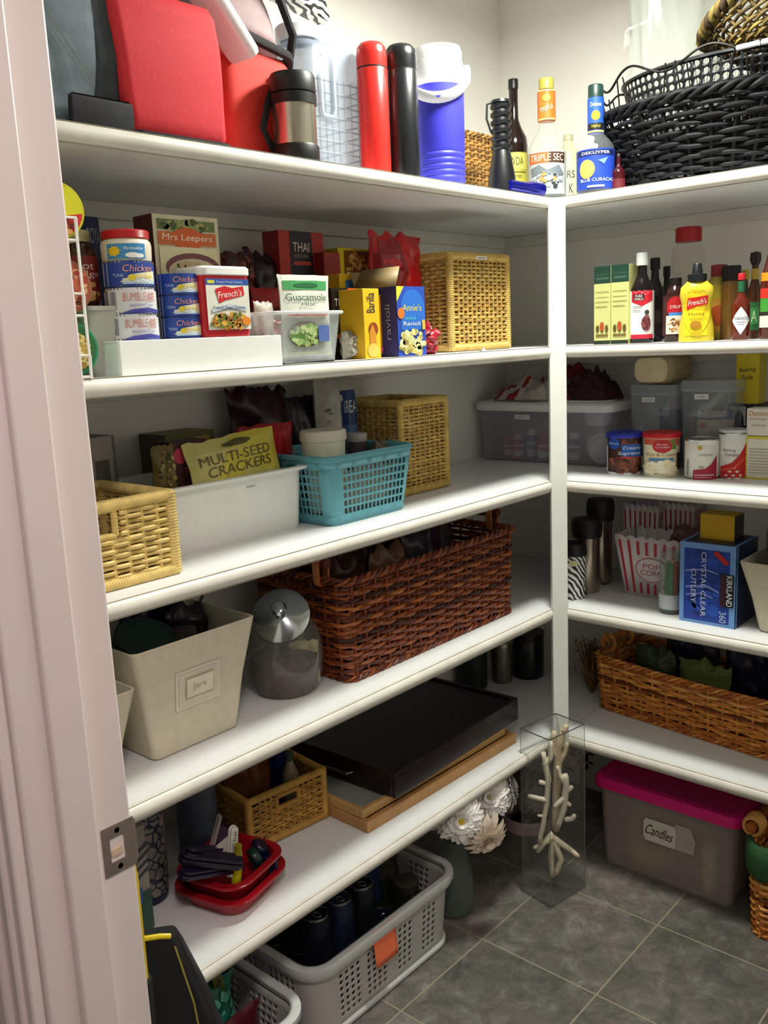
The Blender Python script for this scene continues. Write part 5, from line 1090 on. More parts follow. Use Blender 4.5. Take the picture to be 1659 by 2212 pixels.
boxR('baking_soda_box', 'bright yellow carton with handwriting standing on the navy box', 1588, 1638, .335, .05, 762, zq, ('d2bc1c', 'b8a418'), [('t', 'Baking', .5, .66, .7, .10, '3a3418', {'sh': .2, 'rot': 4}), ('t', 'Soda', .5, .53, .5, .09, '3a3418', {'sh': .2})])

# ================================================================== fourth shelf, left run
z = Z[4]
CV = mat('cfc6b0', .8, var=.05, scale=60, bump=.15); CV2 = mat('ded6c2', .7)
def canvas_bin(label, cx, yf, wb, db, wt, dt, h, rot=0, tagp=True):
    t = thing('canvas_bin', label, 'bin', (cx, yf+db/2, z), rot)
    def ring(w, d, zz, off=0): return [(x, y-(dt-db)/2*0, zz) for x, y, _ in rrect(w, d, .012, zz, 4)]
    MB(CV).loft([ring(wb-.01, db-.01, 0), ring(wb, db, .004), ring((wb+wt)/2-.006, (db+dt)/2-.006, h*.5), ring(wt, dt, h), ring(wt-.007, dt-.007, h+.001), ring((wb+wt)/2-.012, (db+dt)/2-.012, h*.5), ring(wb-.008, db-.008, .006)]).build('bin_body', t, bevel=.001)
    m = MB(CV); m.tube([(x, y, h) for x, y, _ in rrect(wt-.003, dt-.003, .012, 0, 4)], .0024, 6, closed=True); m.build('stitched_hem', t)
    if tagp:
        def mp(x, z_, o): zz = h*.38+z_; k1 = zz/h; return (x+.0, -(db+(dt-db)*k1)/2-o-.0006+.003*math.sin(PI*min(k1, 1)), zz)
        prints('card_holder', t, [('r', 0, 0, 1, 1, 'ddd6c4'), ('r', .06, .08, .94, .92, 'd4ccb8'), ('r', .2, .24, .84, .80, 'b9ae92'), ('r', .22, .28, .82, .76, 'e2dac4'), ('t', 'Jars', .5, .52, .3, .2, 'b0a68c')], mp, .095, .072, step=.0012)
    return t
A = Vector((-1.154, .105)); Bx = -.965
h = HT(1440, (A.x-.02, A.y-.02, z)); h = .208
canvas_bin('cream canvas bin with a card holder, full of jars, on the fourth shelf', -1.060, .105, .185, .15, .262, .20, h)
b1 = (-1.060, .18)
canvas_bin('cream canvas bin mostly hidden by the door jamb', -1.325, .075, .17, .15, .235, .20, .165, tagp=False)
def lidjar(x, y, zb, r, h, label, body, lidc, tilt=(0, 0, 0)):
    t = thing('jar', label, 'jar', (x, y, zb), tilt)
    MB(mat(body, .3)).lathe([(0, 0), (r*.9, 0), (r*.93, h*.8), (0, h*.8)], 32).build('jar_body', t)
    MB(mat(lidc, .5)).lathe([(0, h*.78), (r, h*.78), (r*1.02, h*.82), (r*1.02, h*.97), (r*.96, h), (r*.9, h*.985), (0, h*.985)], 40).build('lid', t); return t
lidjar(-1.125, .205, z+.10, .060, .12, 'jar with large dark green round lid in the canvas bin', '10231f', '16302a', (R(28), R(8), 0))
pouch('snack_bag', 'dark purple bag behind the green lidded jar', 'bag', (-1.045, .262, z+.04), .12, .25, .04, '2a1030', None, 0, 101, crinkle=.012)
pouch('snack_bag', 'black bag inside the canvas bin at the right', 'bag', (-.990, .210, z+.015), .10, .215, .05, '15131a', None, R(10), 102, crinkle=.014, jag=.02)
t = thing('glass_jar', 'small dark glass jar in the canvas bin beside the black bag', 'jar', (-1.040, .150, z+.08)); MB(mat('2a1e18', .12)).lathe([(0, 0), (.026, 0), (.028, .09), (.02, .11), (0, .11)], 24).build('jar_body', t); MB(mat('6a5a50', .3, .6)).lathe([(0, .108), (.022, .108), (.022, .122), (0, .122)], 24).build('lid', t)
# glass cookie jar tilted forward
cj = Vector((-.790, .168)); rj = .075
t = thing('cookie_jar', 'glass cookie jar with slanted metal lid beside the brown wicker hamper', 'jar', (cj.x, cj.y, z), face((cj.x, cj.y, 0)))
gj = clear('c8ccc4', .10, .03)
rg = []
hj_ = .205
for (rr2, zz, sh_) in ((.055, 0, 0), (.066, .006, 0), (.076, .04, 0), (.078, .09, 0), (.072, .125, -.004), (.056, .150, -.012), (.050, .158, -.016)):
    rg.append([(rr2*math.cos(2*PI*j/36), sh_+rr2*math.sin(2*PI*j/36)*(1 if math.sin(2*PI*j/36) > 0 else .92), zz + (.0 if zz < .1 else .35*rr2*math.sin(2*PI*j/36)*(zz-.1)/.058)) for j in range(36)])
MB(gj).loft(rg, True, False).build('glass_body', t, solid=.003)
MB(mat('4a3a34', .8, var=.4, scale=60, bump=.5)).lathe([(0, .004), (.062, .006), (.070, .045), (.068, .075), (.04, .085), (0, .088)], 28).build('coffee_fill', t)
pouch('snack_bag', 'cream packet inside the glass cookie jar', 'bag', (cj.x+.03, cj.y-.028, z+.012), .06, .09, .012, 'b9a880', None, face((cj.x, cj.y, 0)), 103, seal=False)
mt_ = mat('aeb4b6', .14, 1, var=.02)
lt = MB(mt_); lt.lathe([(0, 0), (.056, 0), (.058, .003), (.058, .016), (.054, .019), (.044, .022), (.020, .031), (.008, .033), (0, .033)], 40); o = lt.build('metal_lid', t, loc=(0, -.020, .158), rot=(R(50), 0, R(-8)))
kb = MB(mt_).lathe([(0, .03), (.007, .031), (.006, .038), (.012, .042), (.016, .050), (.012, .058), (0, .061)], 24).build('knob', o)
# brown wicker hamper
HM = [mat('7a3a1c', .4, var=.35, scale=70), mat('8f4a22', .4, var=.35, scale=70), mat('5a2612', .5, var=.3), mat('a8602c', .4, var=.3), mat('3a170c', .6)]
w = .605; dd = .25; hx0 = -.698; h = .222
t = willow_basket('wicker_hamper', 'long dark brown wicker basket on the fourth shelf', (hx0+w/2+.002, .090+dd/2, z), w+.014, dd+.03, h, HM, taper=.965, rad=.022, sp=.036, dz=.0084, r=.0040, rimr=.007)
for s_ in (-1, 1):
    m = MB(HM[2]); yh = dd*.30; pts = [(s_*(w/2-.0), -yh, h-.04), (s_*(w/2+.004), -yh, h+.028), (s_*(w/2+.004), yh, h+.028), (s_*(w/2-.0), yh, h-.04)]
    m.tube([(s_*(w/2+.004), -yh-.02, h+.030), (s_*(w/2+.004), yh+.02, h+.030)], .011, 10); m.build('handle_bar', t)
    for q in (-1, 1):
        m = MB(HM[3]); 
        for g_ in range(3): m.tube([(s_*(w/2+.004)+.015*math.cos(a), q*yh+(g_-1)*.006, h+.028+.015*math.sin(a)-(.03 if math.sin(a) < -.3 else 0)) for a in [2*PI*k_/16 for k_ in range(16)]], .0034, 5, closed=True)
        m.build('handle_binding', t)
hmz = z+.012
pouch('snack_bag', 'dark brown crinkled bag showing over the front of the wicker hamper', 'bag', (-.56, .20, hmz), .14, .225, .06, '3a2016', None, 0, 111, crinkle=.016, jag=.03)
pouch('snack_bag', 'tan textured bag in the left half of the wicker hamper', 'bag', (-.46, .17, hmz), .13, .222, .05, '6a4630', None, 0, 112, crinkle=.016, jag=.025)
pouch('snack_bag', 'clear looking grey bag in the middle of the wicker hamper', 'bag', (-.33, .19, hmz), .12, .235, .05, '2a2830', None, 0, 113, crinkle=.014, jag=.02)
carton('snack_box', 'navy and maroon box standing in the right half of the wicker hamper', 'carton', (-.255, .235, hmz), .07, .06, .262, ('141a38', '3a1018'), front=[('r', 0, 0, .55, 1, '16204a'), ('r', .6, 0, 1, 1, '3a0f1a')])
pouch('snack_bag', 'pale sealed bag at the far right of the wicker hamper', 'bag', (-.165, .26, hmz), .10, .215, .05, '4a4442', None, 0, 114)

# ================================================================== fourth shelf, right run
loc, r = CR(1211, 1268, .105, z); h = HT(1172, loc)
t = thing('tumbler', 'zebra striped travel tumbler with black lid beside the corner post', 'tumbler', loc, face(loc)); ZB2 = zebra('zebra_sleeve')
MB(ZB2).lathe([(0, 0), (r*.80, 0), (r*.84, .004), (r*.95, h*.80), (0, h*.8)], 36).build('sleeve', t)
MB(BL).lathe([(0, h*.79), (r*.99, h*.79), (r*1.02, h*.83), (r*.98, h*.86), (r*.88, h*.97), (r*.82, h), (0, h*.98)], 36).build('lid', t)
prints('sticker', t, [('e', .5, .5, .5, .5, 'd8d4a0')], curved(r*.945, h*.62), .024, .016)
ST2 = mat('a89c8c', .25, .95, var=.05, scale=9)
for (a, b, xc, yt, lb) in ((1236, 1300, .175, 1120, 'steel travel mug with black lid behind the zebra tumbler'), (1268, 1326, .275, 1078, 'taller steel travel mug in the back row near the corner post')):
    loc, r = CR(a, b, xc, z); h = HT(yt, loc)
    t = thing('travel_mug', lb, 'travel mug', loc, face(loc))
    MB(ST2).lathe([(0, 0), (r*.78, 0), (r*.82, .004), (r*.84, h*.66), (r*.90, h*.80), (0, h*.8)], 36).build('steel_body', t)
    MB(BL).lathe([(0, h*.76), (r*.96, h*.76), (r*.98, h*.80), (r*1.02, h*.86), (r*1.02, h*.95), (r*.92, h), (0, h)], 36).build('lid', t)
# popcorn boxes
def popcorn(label, loc, wb, wt, h, rot, oval_=True, group='striped popcorn boxes', nest=0):
    t = thing('popcorn_box', label, 'box', loc, rot, group); db, dt = wb*.62, wt*.66; n = 8
    PW = mat('dcd2d4', .45, var=.02); T_ = .0015
    for side in range(4):
        m = MB(PW); a = side*PI/2; w0, w1 = ((wb, wt) if side % 2 == 0 else (db, dt)); d0, d1 = ((db, dt) if side % 2 == 0 else (wb, wt))
        N = 6; top = []; M = Matrix.Rotation(a, 4, 'Z')
        pts = [(-w0/2, -d0/2, 0), (w0/2, -d0/2, 0)]; tp = []
        for k_ in range(N*6+1):
            u = k_/(N*6); zz = h-.006+.007*abs(math.sin(PI*u*N)); tp.append((-w1/2+w1*u, -d1/2, zz))
        low = [(-w0/2+w0*k_/(N*6), -d0/2, 0) for k_ in range(N*6+1)]
        m.T = M; m.loft([low, tp], False, False, closed=False); m.build('side_wall', t, solid=T_)
        def mp(x, z_, o, d0=d0, d1=d1, w0=w0, w1=w1, M=M):
            v = z_/h; sc_ = (w0+(w1-w0)*v)/w1; return M @ Vector((x*sc_, -(d0+(d1-d0)*v)/2-T_/2-o, z_))
        it = []
        for k_ in range(7):
            u = (k_+.5)/7
            if side == 0 and oval_ and 2 <= k_ <= 5: it += [('r', u-.022, .70, u+.022, .92, 'b02438'), ('r', u-.022, .06, u+.022, .24, 'b02438')]
            else: it.append(('r', u-.022, .06, u+.022, .92, 'b02438'))
        if side == 0 and oval_: it += [('e', .58, .47, .29, .20, 'a83848'), ('e', .58, .47, .275, .188, 'dcd2d4'), ('t', 'POP', .58, .53, .30, .085, 'b04050'), ('t', 'CORN', .58, .42, .40, .085, 'b04050')]
        prints('striped_print', t, it, mp, w1, h)
    MB(PW).box(-wb/2, wb/2, -db/2, db/2, 0, .002).build('box_base', t); return t
pa, pb2 = Vector((.222, -.073)), Vector((.222, -.185)); xx = .20
y0_ = sy(1350, xx, z); y1_ = sy(1452, xx, z); wbp = y0_-y1_; h = sz(1155, .175, y0_+.02)-z
popcorn('red and white striped popcorn box with oval lettering, empty, in front', (xx+.045, (y0_+y1_)/2, z), wbp, wbp*1.36, h, -PI/2)
h2 = sz(1095, .28, sy(1380, .28, z))-z
popcorn('red and white striped popcorn box standing behind the lettered one', (.345, sy(1385, .30, z)+.01, z), .085, .105, h2, -PI/2, False)
popcorn('darker popcorn box at the back in the shelf shadow', (.375, sy(1430, .34, z)-.035, z), .08, .10, h2*1.03, -PI/2, False)
# jar with coloured clips
loc, r = CR(1424, 1474, .120, z); h = HT(1188, loc)
t = thing('glass_jar', 'clear jar of green and red candles beside the blue cutlery box', 'jar', loc, face(loc))
MB(clear('d2dcd8', .12, .05)).lathe([(0, 0), (r*.94, 0), (r, .004), (r, h*.82), (r*.92, h*.92), (r*.90, h), (r*.86, h), (r*.88, h*.9), (r*.95, h*.8), (r*.95, .005), (0, .004)], 32).build('glass_body', t)
MB(mat('c4c8ce', .4)).lathe([(r*1.0, h*.08), (r*1.015, h*.09), (r*1.015, h*.30), (r*1.0, h*.31)], 32).build('paper_label', t)
for k_, (dx, dy, c) in enumerate(((-.009, -.008, '1c6a34'), (.0, -.012, '2c8a3c'), (.010, -.008, 'c03a1c'), (-.008, .007, '1c5a3a'), (.004, .006, 'c8a02c'), (.013, .004, 'b02424'))):
    M_ = Matrix.Rotation(face(loc), 4, 'Z') @ Vector((dx, dy, 0))
    q = thing('candle', ['dark green', 'bright green', 'orange red', 'deep green', 'golden', 'crimson'][k_]+' slim candle standing in the clear jar', 'candle', (loc[0]+M_.x, loc[1]+M_.y, z+.005)); MB(mat(c, .5)).lathe([(0, 0), (.0062, 0), (.0062, h*.72), (.003, h*.78), (0, h*.78)], 12).build('wax', q)
# blue cutlery box
yl, yr = sy(1467, .070, z), sy(1586, .070, z); w = yl-yr; h = sz(1163, .070, yl)-z; dd = .135
t = carton('cutlery_box', 'tall blue clear cutlery box with light blue border', 'carton', (.070+dd/2, (yl+yr)/2, z), w, dd, h-.006, ('5f8fd0', '1a2c5e'), rot=-PI/2,
    front=[('r', 0, 0, 1, 1, '6f9cd8'), ('r', .08, .04, .90, .93, '1d3f9c'), ('b', .45, .5, .32, .38, 40, .10, ['1f45a6', '1a388c', '2650b4', '183078']), ('p', [(.10, .66), (.45, .70), (.70, .66), (.70, .64), (.45, .67), (.10, .63)], '6a7cc8'), ('p', [(.12, .46), (.5, .50), (.72, .44), (.72, .41), (.5, .46), (.12, .43)], '6a7cc8'), ('p', [(.12, .36), (.4, .40), (.62, .36), (.6, .33), (.4, .37), (.12, .33)], '5a6cc0'), ('t', 'CRYSTAL CLEAR', .44, .50, .09, .80, 'cdd8f0', {'rot': -90}), ('t', 'CUTLERY', .26, .47, .09, .42, 'cdd8f0', {'rot': -90}), ('p', [(.60, .90), (.68, .93), (.90, .80), (.82, .76)], 'b82820'), ('r', .74, .26, .98, .66, '0e1018'), ('r', .74, .26, .84, .66, '3a1824'), ('t', 'KIRKLAND', .905, .46, .10, .37, 'f0f2f6', {'rot': -90}), ('t', '360', .80, .13, .12, .14, 'b8c8e8', {'rot': -90})],
    right=[('r', 0, 0, 1, 1, '15224c'), ('r', .03, .0, .08, 1, '6f9cd8'), ('t', 'CUTLERY', .6, .42, .14, .4, '4a5a90', {'rot': -90})], top=[('r', .06, .04, .94, .96, '10183a'), ('r', .20, .12, .80, .80, '2a2c30')])
zb = z+h-.006
yl2, yr2 = sy(1512, .12, zb), sy(1586, .12, zb); 
carton('matchbox_carton', 'small yellow box resting on top of the blue cutlery box', 'carton', (.12+.03, (yl2+yr2)/2, zb+.0008), yl2-yr2, .06, sz(1110, .12, yl2)-zb, ('d0a81c', '1c1410'), rot=-PI/2, front=[('r', .0, .0, 1, .08, 'b8901a')])
# clear crinkled packet behind jar
pouch('plastic_packet', 'clear crinkled packet of red cups behind the candle jar', 'packet', (.315, sy(1462, .31, z+.1)-.035, z), .12, .175, .06, clear('b89088', .45, .1) and '7a5450', None, -PI/2, 121, crinkle=.016, jag=.02, rough=.15)
# canvas bin on the right with a stack of clear cups
yl = sy(1637, .085, z); t = canvas_bin('cream canvas bin of clear cups cut by the right photo edge', .10, 0, .16, .13, .235, .19, .165, rot=-PI/2, tagp=False)
t.location = (.085+.065, yl-.08, z); cb = t.location.copy()
for k_, (dx, dy, n_) in enumerate(((-.03, .045, 7), (.03, .05, 7), (.0, -.02, 6))):
    for q in range(n_):
        tt = thing('plastic_cup', 'clear plastic cup nested in a stack in the right canvas bin', 'cup', (cb.x+dx, cb.y+dy, z+.075+.013*q+.001*k_), 0, 'stacked clear cups')
        MB(clear('b8b4b0', .16, .06)).lathe([(0, 0), (.022, 0), (.034, .085), (.0355, .086), (.0345, .088), (.033, .086), (.021, .001), (0, .001)], 24).build('cup_body', tt)

# ================================================================== lowest shelf, left run
z = Z[5]
def patterned(name, c1, c2, sc_, kind='v'):
    m = bpy.data.materials.new(name); m.use_nodes = True; nt = m.node_tree; b_ = nt.nodes['Principled BSDF']; N = nt.nodes.new
    tc = N('ShaderNodeTexCoord'); v = N('ShaderNodeTexVoronoi'); v.inputs['Scale'].default_value = sc_; v.feature = 'DISTANCE_TO_EDGE'
    r_ = N('ShaderNodeValToRGB'); r_.color_ramp.elements[0].position = .05; r_.color_ramp.elements[1].position = .10; r_.color_ramp.elements[0].color = lin(c1); r_.color_ramp.elements[1].color = lin(c2)
    nt.links.new(tc.outputs['Object'], v.inputs[0]); nt.links.new(v.outputs[0], r_.inputs[0]); nt.links.new(r_.outputs[0], b_.inputs['Base Color']); b_.inputs['Roughness'].default_value = .45; return m
xq = sx(362, .20, z)
t = thing('tumbler', 'tall tumbler with dark blue flower pattern at the left of the lowest shelf', 'tumbler', (xq, .262, z), face((xq, .262, 0)))
r = .042; h = .245; PM = patterned('flower_print', '20223a', '8a847c', 52)
MB(mat('14183a', .4)).lathe([(0, 0), (r*.86, 0), (r*.92, .004), (r*.95, .018), (0, .018)], 32).build('base_ring', t)
MB(PM).lathe([(r*.94, .017), (r*1.0, .06), (r*1.0, h-.03), (r*.97, h-.02), (0, h-.02)], 36).build('printed_body', t)
MB(mat('2a2a38', .5)).lathe([(0, h-.022), (r*.99, h-.022), (r*.99, h), (0, h)], 32).build('lid', t)
xq = sx(447, .28, z+.1)
t = thing('tin_canister', 'plain dull blue grey cylinder behind the red tubs', 'canister', (xq, .315, z), 0)
r = .042; MB(mat('4c5260', .6, var=.2, scale=60)).lathe([(0, 0), (r, 0), (r, .27), (0, .27)], 32).build('canister_body', t); MB(mat('3a3e4a', .5)).lathe([(0, .268), (r*1.03, .268), (r*1.03, .285), (0, .285)], 32).build('lid', t)
carton('folded_carton', 'printed carton edge sticking out behind the door jamb', 'carton', (sx(300, .13, z+.1)-.05, .15, z), .12, .09, .25, ('8a827c', '6a6468'),
       front=[('p', [(.78+.0, .95-.09*q), (1, .90-.09*q), (1, .87-.09*q), (.8, .91-.09*q)], '2a2c3c') if False else ('p', [(.74, .60+.06*q), (1, .66+.06*q), (1, .69+.06*q), (.74, .63+.06*q)], '3a3a48') for q in range(4)] + [('r', .7, .22, 1, .52, '24483a'), ('r', .7, .44, .86, .56, '2c4a8c'), ('r', 0, 0, 1, .20, 'c8c2b4')])
# red tubs with lids
RP = mat('a3121f', .25, var=.03)
A = (-1.052, .080); w = .155; dd = .150; RZ = R(14); loc = (-.985, .145, z)
def redtub(zb, hh_, label, w, d, loc, rz):
    t = thing('food_container', label, 'food container', (loc[0], loc[1], zb), rz, None)
    MB(RP).loft(bin_rings([(w*.78, d*.78, .03, 0), (w*.82, d*.82, .034, .003), (w*.93, d*.93, .036, hh_-.008), (w*1.02, d*1.02, .04, hh_-.006), (w*1.08, d*1.08, .044, hh_-.003), (w*1.08, d*1.08, .044, hh_), (w*.92, d*.92, .036, hh_), (w*.80, d*.80, .032, .006)], 7)).build('container_body', t); return t
t = redtub(z, .040, 'lower red plastic container of the stacked pair on the lowest shelf', .170, .160, loc, RZ)
MB(RP).tube([(x, y, .0365) for x, y, _ in rrect(.180, .170, .045, 0, 7)], .003, 6, closed=True).build('rolled_rim', t)
t = redtub(z+.0195, .050, 'upper red plastic container heaped with bag clips', .160, .150, (loc[0]+.0, loc[1], 0), RZ)
MB(RP).tube([(x, y, .0465) for x, y, _ in rrect(.170, .160, .042, 0, 7)], .003, 6, closed=True).build('rolled_rim', t)
zc = z+.088
def clip(name, label, cat, p, l_, w, th, c, rot, wr=None):
    t = thing(name, label, cat, p, rot); MB(mat(c, .4)).loft([rrect(l_, w, w*.45, 0, 5), rrect(l_, w, w*.45, th, 5)]).build('clip_arm', t, bevel=.0012)
    MB(mat(c, .4)).loft([rrect(l_*.96, w*.9, w*.4, th+.003, 5), rrect(l_*.96, w*.9, w*.4, th*1.6+.003, 5)]).build('clip_jaw', t, bevel=.001)
    if wr: prints('lettering', t, [('t', wr, .5, .5, .8, .6, '6a6a66')], lambda x, z_, o: (x, z_-w/2, th*1.6+.0036+o), l_, w)
    return t
def at(px, py, y): x = sx(px, y, z+.1); return Vector((x, y, sz(py, x, y)))
p = at(500, 1838, .10); clip('bag_clip', 'white bag clip with grey lettering standing in the red container', 'clip', p, .098, .020, .004, 'd6d2c8', (R(78), R(-78), R(18)), 'Chip Clip')
p = at(472, 1838, .125); clip('bag_clip', 'white clip arm with a small hole behind the lettered clip', 'clip', p, .075, .021, .004, 'cfcabc', (R(70), R(-6), R(10)))
p = at(460, 1815, .15); clip('bag_clip', 'pale slim clip leaning at the back of the red container', 'clip', p, .10, .008, .004, '9a9088', (R(80), R(-62), R(10)))
t = thing('lighter', 'yellow lighter resting on the rim of the red container', 'lighter', at(512, 1868, .085), (R(8), R(0), R(20)))
m = MB(mat('d8cc1c', .3)); m.lathe([(0, -.042), (.008, -.041), (.0095, -.036), (.0095, -.006), (0, -.006)], 20); m.build('yellow_tip', t)
MB(mat('8a7c14', .35)).lathe([(0, -.006), (.0092, -.006), (.0092, .022), (.007, .030), (.007, .042), (0, .042)], 20).build('label_band', t)
clip('bag_clip', 'long dark purple clip lying at the left of the red container', 'clip', at(470, 1880, .085)+Vector((0, .02, -.012)), .135, .030, .008, '1f1030', (R(12), R(16), R(-8)))
clip('bag_clip', 'dark purple clip jutting out past the patterned tumbler', 'clip', at(420, 1850, .15), .10, .022, .007, '1c1030', (R(30), R(25), R(30)))
clip('bag_clip', 'plum coloured clip in the middle of the heap', 'clip', at(470, 1812, .165), .05, .03, .006, '3a1c40', (R(60), R(-40), R(30)))
clip('bag_clip', 'near black clip lying across the front left of the heap', 'clip', at(455, 1865, .10), .12, .028, .010, '171024', (R(10), R(20), R(-30)))
clip('bag_clip', 'dark aubergine clip pointing to the lower left of the heap', 'clip', at(440, 1852, .12), .10, .026, .010, '221232', (R(5), R(28), R(12)))
for k_, (px, py, y_, c, lb) in enumerate(((560, 1830, .13, '10142c', 'navy round magnetic clip at the right of the red container'), (585, 1850, .12, '0e0e18', 'black round magnetic clip at the far right of the heap'), (548, 1852, .11, '14302c', 'dark green clip among the round clips'), (575, 1870, .10, '12163a', 'navy clip lying on the right rim of the red container'))):
    t = thing('magnetic_clip', lb, 'clip', at(px, py, y_), (R(20+25*k_), R(30-15*k_), R(40*k_)))
    MB(mat(c, .3)).lathe([(0, -.008), (.018, -.008), (.02, -.004), (.02, .004), (.017, .008), (0, .008)], 24).build('disc_body', t); m = MB(mat(c, .35)); m.box(-.008, .008, -.034, .004, -.012, -.009); m.build('clip_jaw', t, bevel=.001)
# small rattan bin
RS = [mat('b98c40', .5, var=.25, scale=45), mat('a87a34', .55, var=.25, scale=45), mat('5c3d18', .7)]
w = .215; Bx = Vector((-.660, .183)); 
rz = R(-6); h = HT(1652, (Bx.x, Bx.y, z))
t = rattan_bin('rattan_bin', 'small golden rattan basket on the lowest shelf', (Bx.x-w/2, Bx.y+.115, z), w, .20, h, RS, rot=rz, hole=(.072, .130, h*.60, h*.82), dz=.0075, sp=.014, r=.0029, post=.009)
bz = t.location
pouch('snack_bag', 'brown patterned packet standing in the small rattan basket', 'bag', (bz.x-.04, bz.y+.0, z+.014), .13, .235, .05, '5a3218', [('e', .3, .7, .12, .06, '7a4a24'), ('e', .65, .8, .12, .06, '7a4a24'), ('e', .5, .6, .12, .06, '6a3c1c')], 0, 131, crinkle=.01)
pouch('snack_bag', 'dark blue packet at the right of the small rattan basket', 'bag', (bz.x+.065, bz.y+.03, z+.014), .07, .24, .04, '141c4a', None, 0, 132, crinkle=.008)
t = thing('glue_bottle', 'small pale bottle tip poking over the rattan basket edge', 'bottle', (bz.x+.045, bz.y-.045, z+.016)); MB(mat('8a8068', .35)).lathe([(0, 0), (.018, 0), (.018, h*.75), (.008, h*.95), (.006, h*1.12), (0, h*1.12)], 20).build('bottle_body', t); MB(mat('2a4a3a', .4)).lathe([(0, h*1.0), (.009, h*1.0), (.008, h*1.15), (0, h*1.15)], 16).build('cap', t)
# wooden serving tray (empty picture frame like) with dark wooden tray on top
WDm = mat('b88a56', .45, var=.12, scale=18)
def frame_tray(name, label, loc, w, d, h, m_, rot, fw=.016, base=None, base_z=.25):
    t = thing(name, label, 'tray', loc, rot)
    m = MB(m_); m.box(-w/2, w/2, -d/2, -d/2+fw, 0, h); m.box(-w/2, w/2, d/2-fw, d/2, 0, h); m.box(-w/2, -w/2+fw, -d/2+fw, d/2-fw, 0, h); m.box(w/2-fw, w/2, -d/2+fw, d/2-fw, 0, h)
    m.build('raised_rim', t, bevel=.002); m = MB(base or m_); m.box(-w/2+fw*.8, w/2-fw*.8, -d/2+fw*.8, d/2-fw*.8, h*base_z-.003, h*base_z+.003); m.build('tray_floor', t); return t
wf0, wf1 = -.668, -.105; wcx = (wf0+wf1)/2; ww = wf1-wf0
frame_tray('wooden_tray', 'pale wooden rectangular tray under the others on the lowest shelf', (wcx, .068+.155, z), ww, .31, .026, WDm, R(-1), .016)
frame_tray('wooden_tray', 'second pale wooden tray with grey base, between the pale and dark trays', (wcx-.012, .082+.145, z+.0265), ww-.03, .285, .020, mat('c29a60', .45, var=.12, scale=18), R(-1), .013, mat('8a9088', .5, var=.1), .6)
DK = mat('1c0d0e', .28, var=.2, scale=30)
t = frame_tray('wooden_tray', 'dark espresso wooden tray with metal handles stacked on top', (wcx+.052, .072+.165, z+.0475), .515, .33, .060, DK, R(2), .012, mat('120a0c', .3), .86)
m = MB(mat('8a8a8c', .2, 1)); m.tube([(-.2605, -.04, .03), (-.274, -.035, .03), (-.274, .035, .03), (-.2605, .04, .03)], .003, 8); m.build('metal_handle', t)
t = frame_tray('wooden_tray', 'lower dark tray lip showing under the espresso tray', (wcx-.03, .245, z+.047), .05, .05, .0004, DK, 0) if False else t
# tins, cups at the corner
for (px, y_, r, h, c, lb, rg_, me) in ((1084, .335, .036, .13, '8a8a80', 'steel cup standing in the dark corner of the lowest shelf', .34, .95), (1020, .385, .045, .17, '1a2420', 'dark green canister at the back of the lowest shelf', .5, 0), (1140, .30, .05, .14, '1c2224', 'dark glass canister in the corner by the post', .2, .3)):
    xx = sx(px, y_, z+.06); t = thing('canister' if me < .9 else 'metal_cup', lb, 'canister' if me < .9 else 'cup', (xx, y_, z+(.0 if me < .2 or xx > -.03 else .108)), 0)
    if xx < .0 and xx > -.16 and t.location.z > z: pass
    MB(mat(c, rg_ if rg_ else .3, me)).lathe([(0, 0), (r*.8, 0), (r*.84, .004), (r, h*.92), (0, h*.92)] if me > .9 else [(0, 0), (r*.96, 0), (r, .005), (r, h*.85), (r*.9, h*.9), (0, h*.9)], 32).build('cup_body' if me > .9 else 'canister_body', t)
    MB(mat('101314', .35) if me < .9 else mat('a8a89c', .25, .95)).lathe([(0, h*.9), (r*1.03, h*.9), (r*1.03, h), (0, h)], 32).build('lid' if me < .9 else 'rim', t)

# ================================================================== lowest shelf, right run
DG = [mat('6a4c2c', .8, var=.3), mat('8a6a3e', .8, var=.3)]
lx = sy(1268, .20, z+.1); t = thing('dried_grass_bundle', 'bundle of dried tan grass hanging beside the orange willow basket', 'dried grass', (.30, lx+.04, z)); rnd = random.Random(9)
m = MB()
for k_ in range(150):
    m.use(DG[k_ % 2]); a = rnd.uniform(0, 2*PI); q = rnd.random()**.5; l_ = rnd.uniform(.08, .17); x0, y0 = .012*q*math.cos(a), .012*q*math.sin(a); b_ = rnd.uniform(.4, 1)
    m.tube([(x0*.5, y0*.5, .004), (x0+.010*math.cos(a), y0+.010*math.sin(a), l_*.45), (x0+.045*q*b_*math.cos(a), y0+.045*q*b_*math.sin(a), l_), (x0+.052*q*math.cos(a+.5), y0+.052*q*math.sin(a+.5), l_*.82)], lambda t_: .0016*(1-.6*t_), 4)
m.build('dry_stems', t); m = MB(DG[0]); m.lathe([(0, .05), (.014, .05), (.014, .058), (0, .058)], 16); m.build('twine', t)
OW = [mat('cc8038', .4, var=.3, scale=70), mat('dc9646', .4, var=.3, scale=70), mat('b0642a', .45, var=.3), mat('e8ae5e', .4, var=.25), mat('6a3414', .6)]
ang = math.atan2(-.490-.007, .135-.243); dirv = Vector((math.cos(ang), math.sin(ang)))
w = .64; dd = .25; n_ = Vector((-dirv.y, dirv.x));
if n_.x < 0: n_ = -n_
c0_ = Vector((.236, .006)) + dirv*(w/2) + n_*(dd/2)
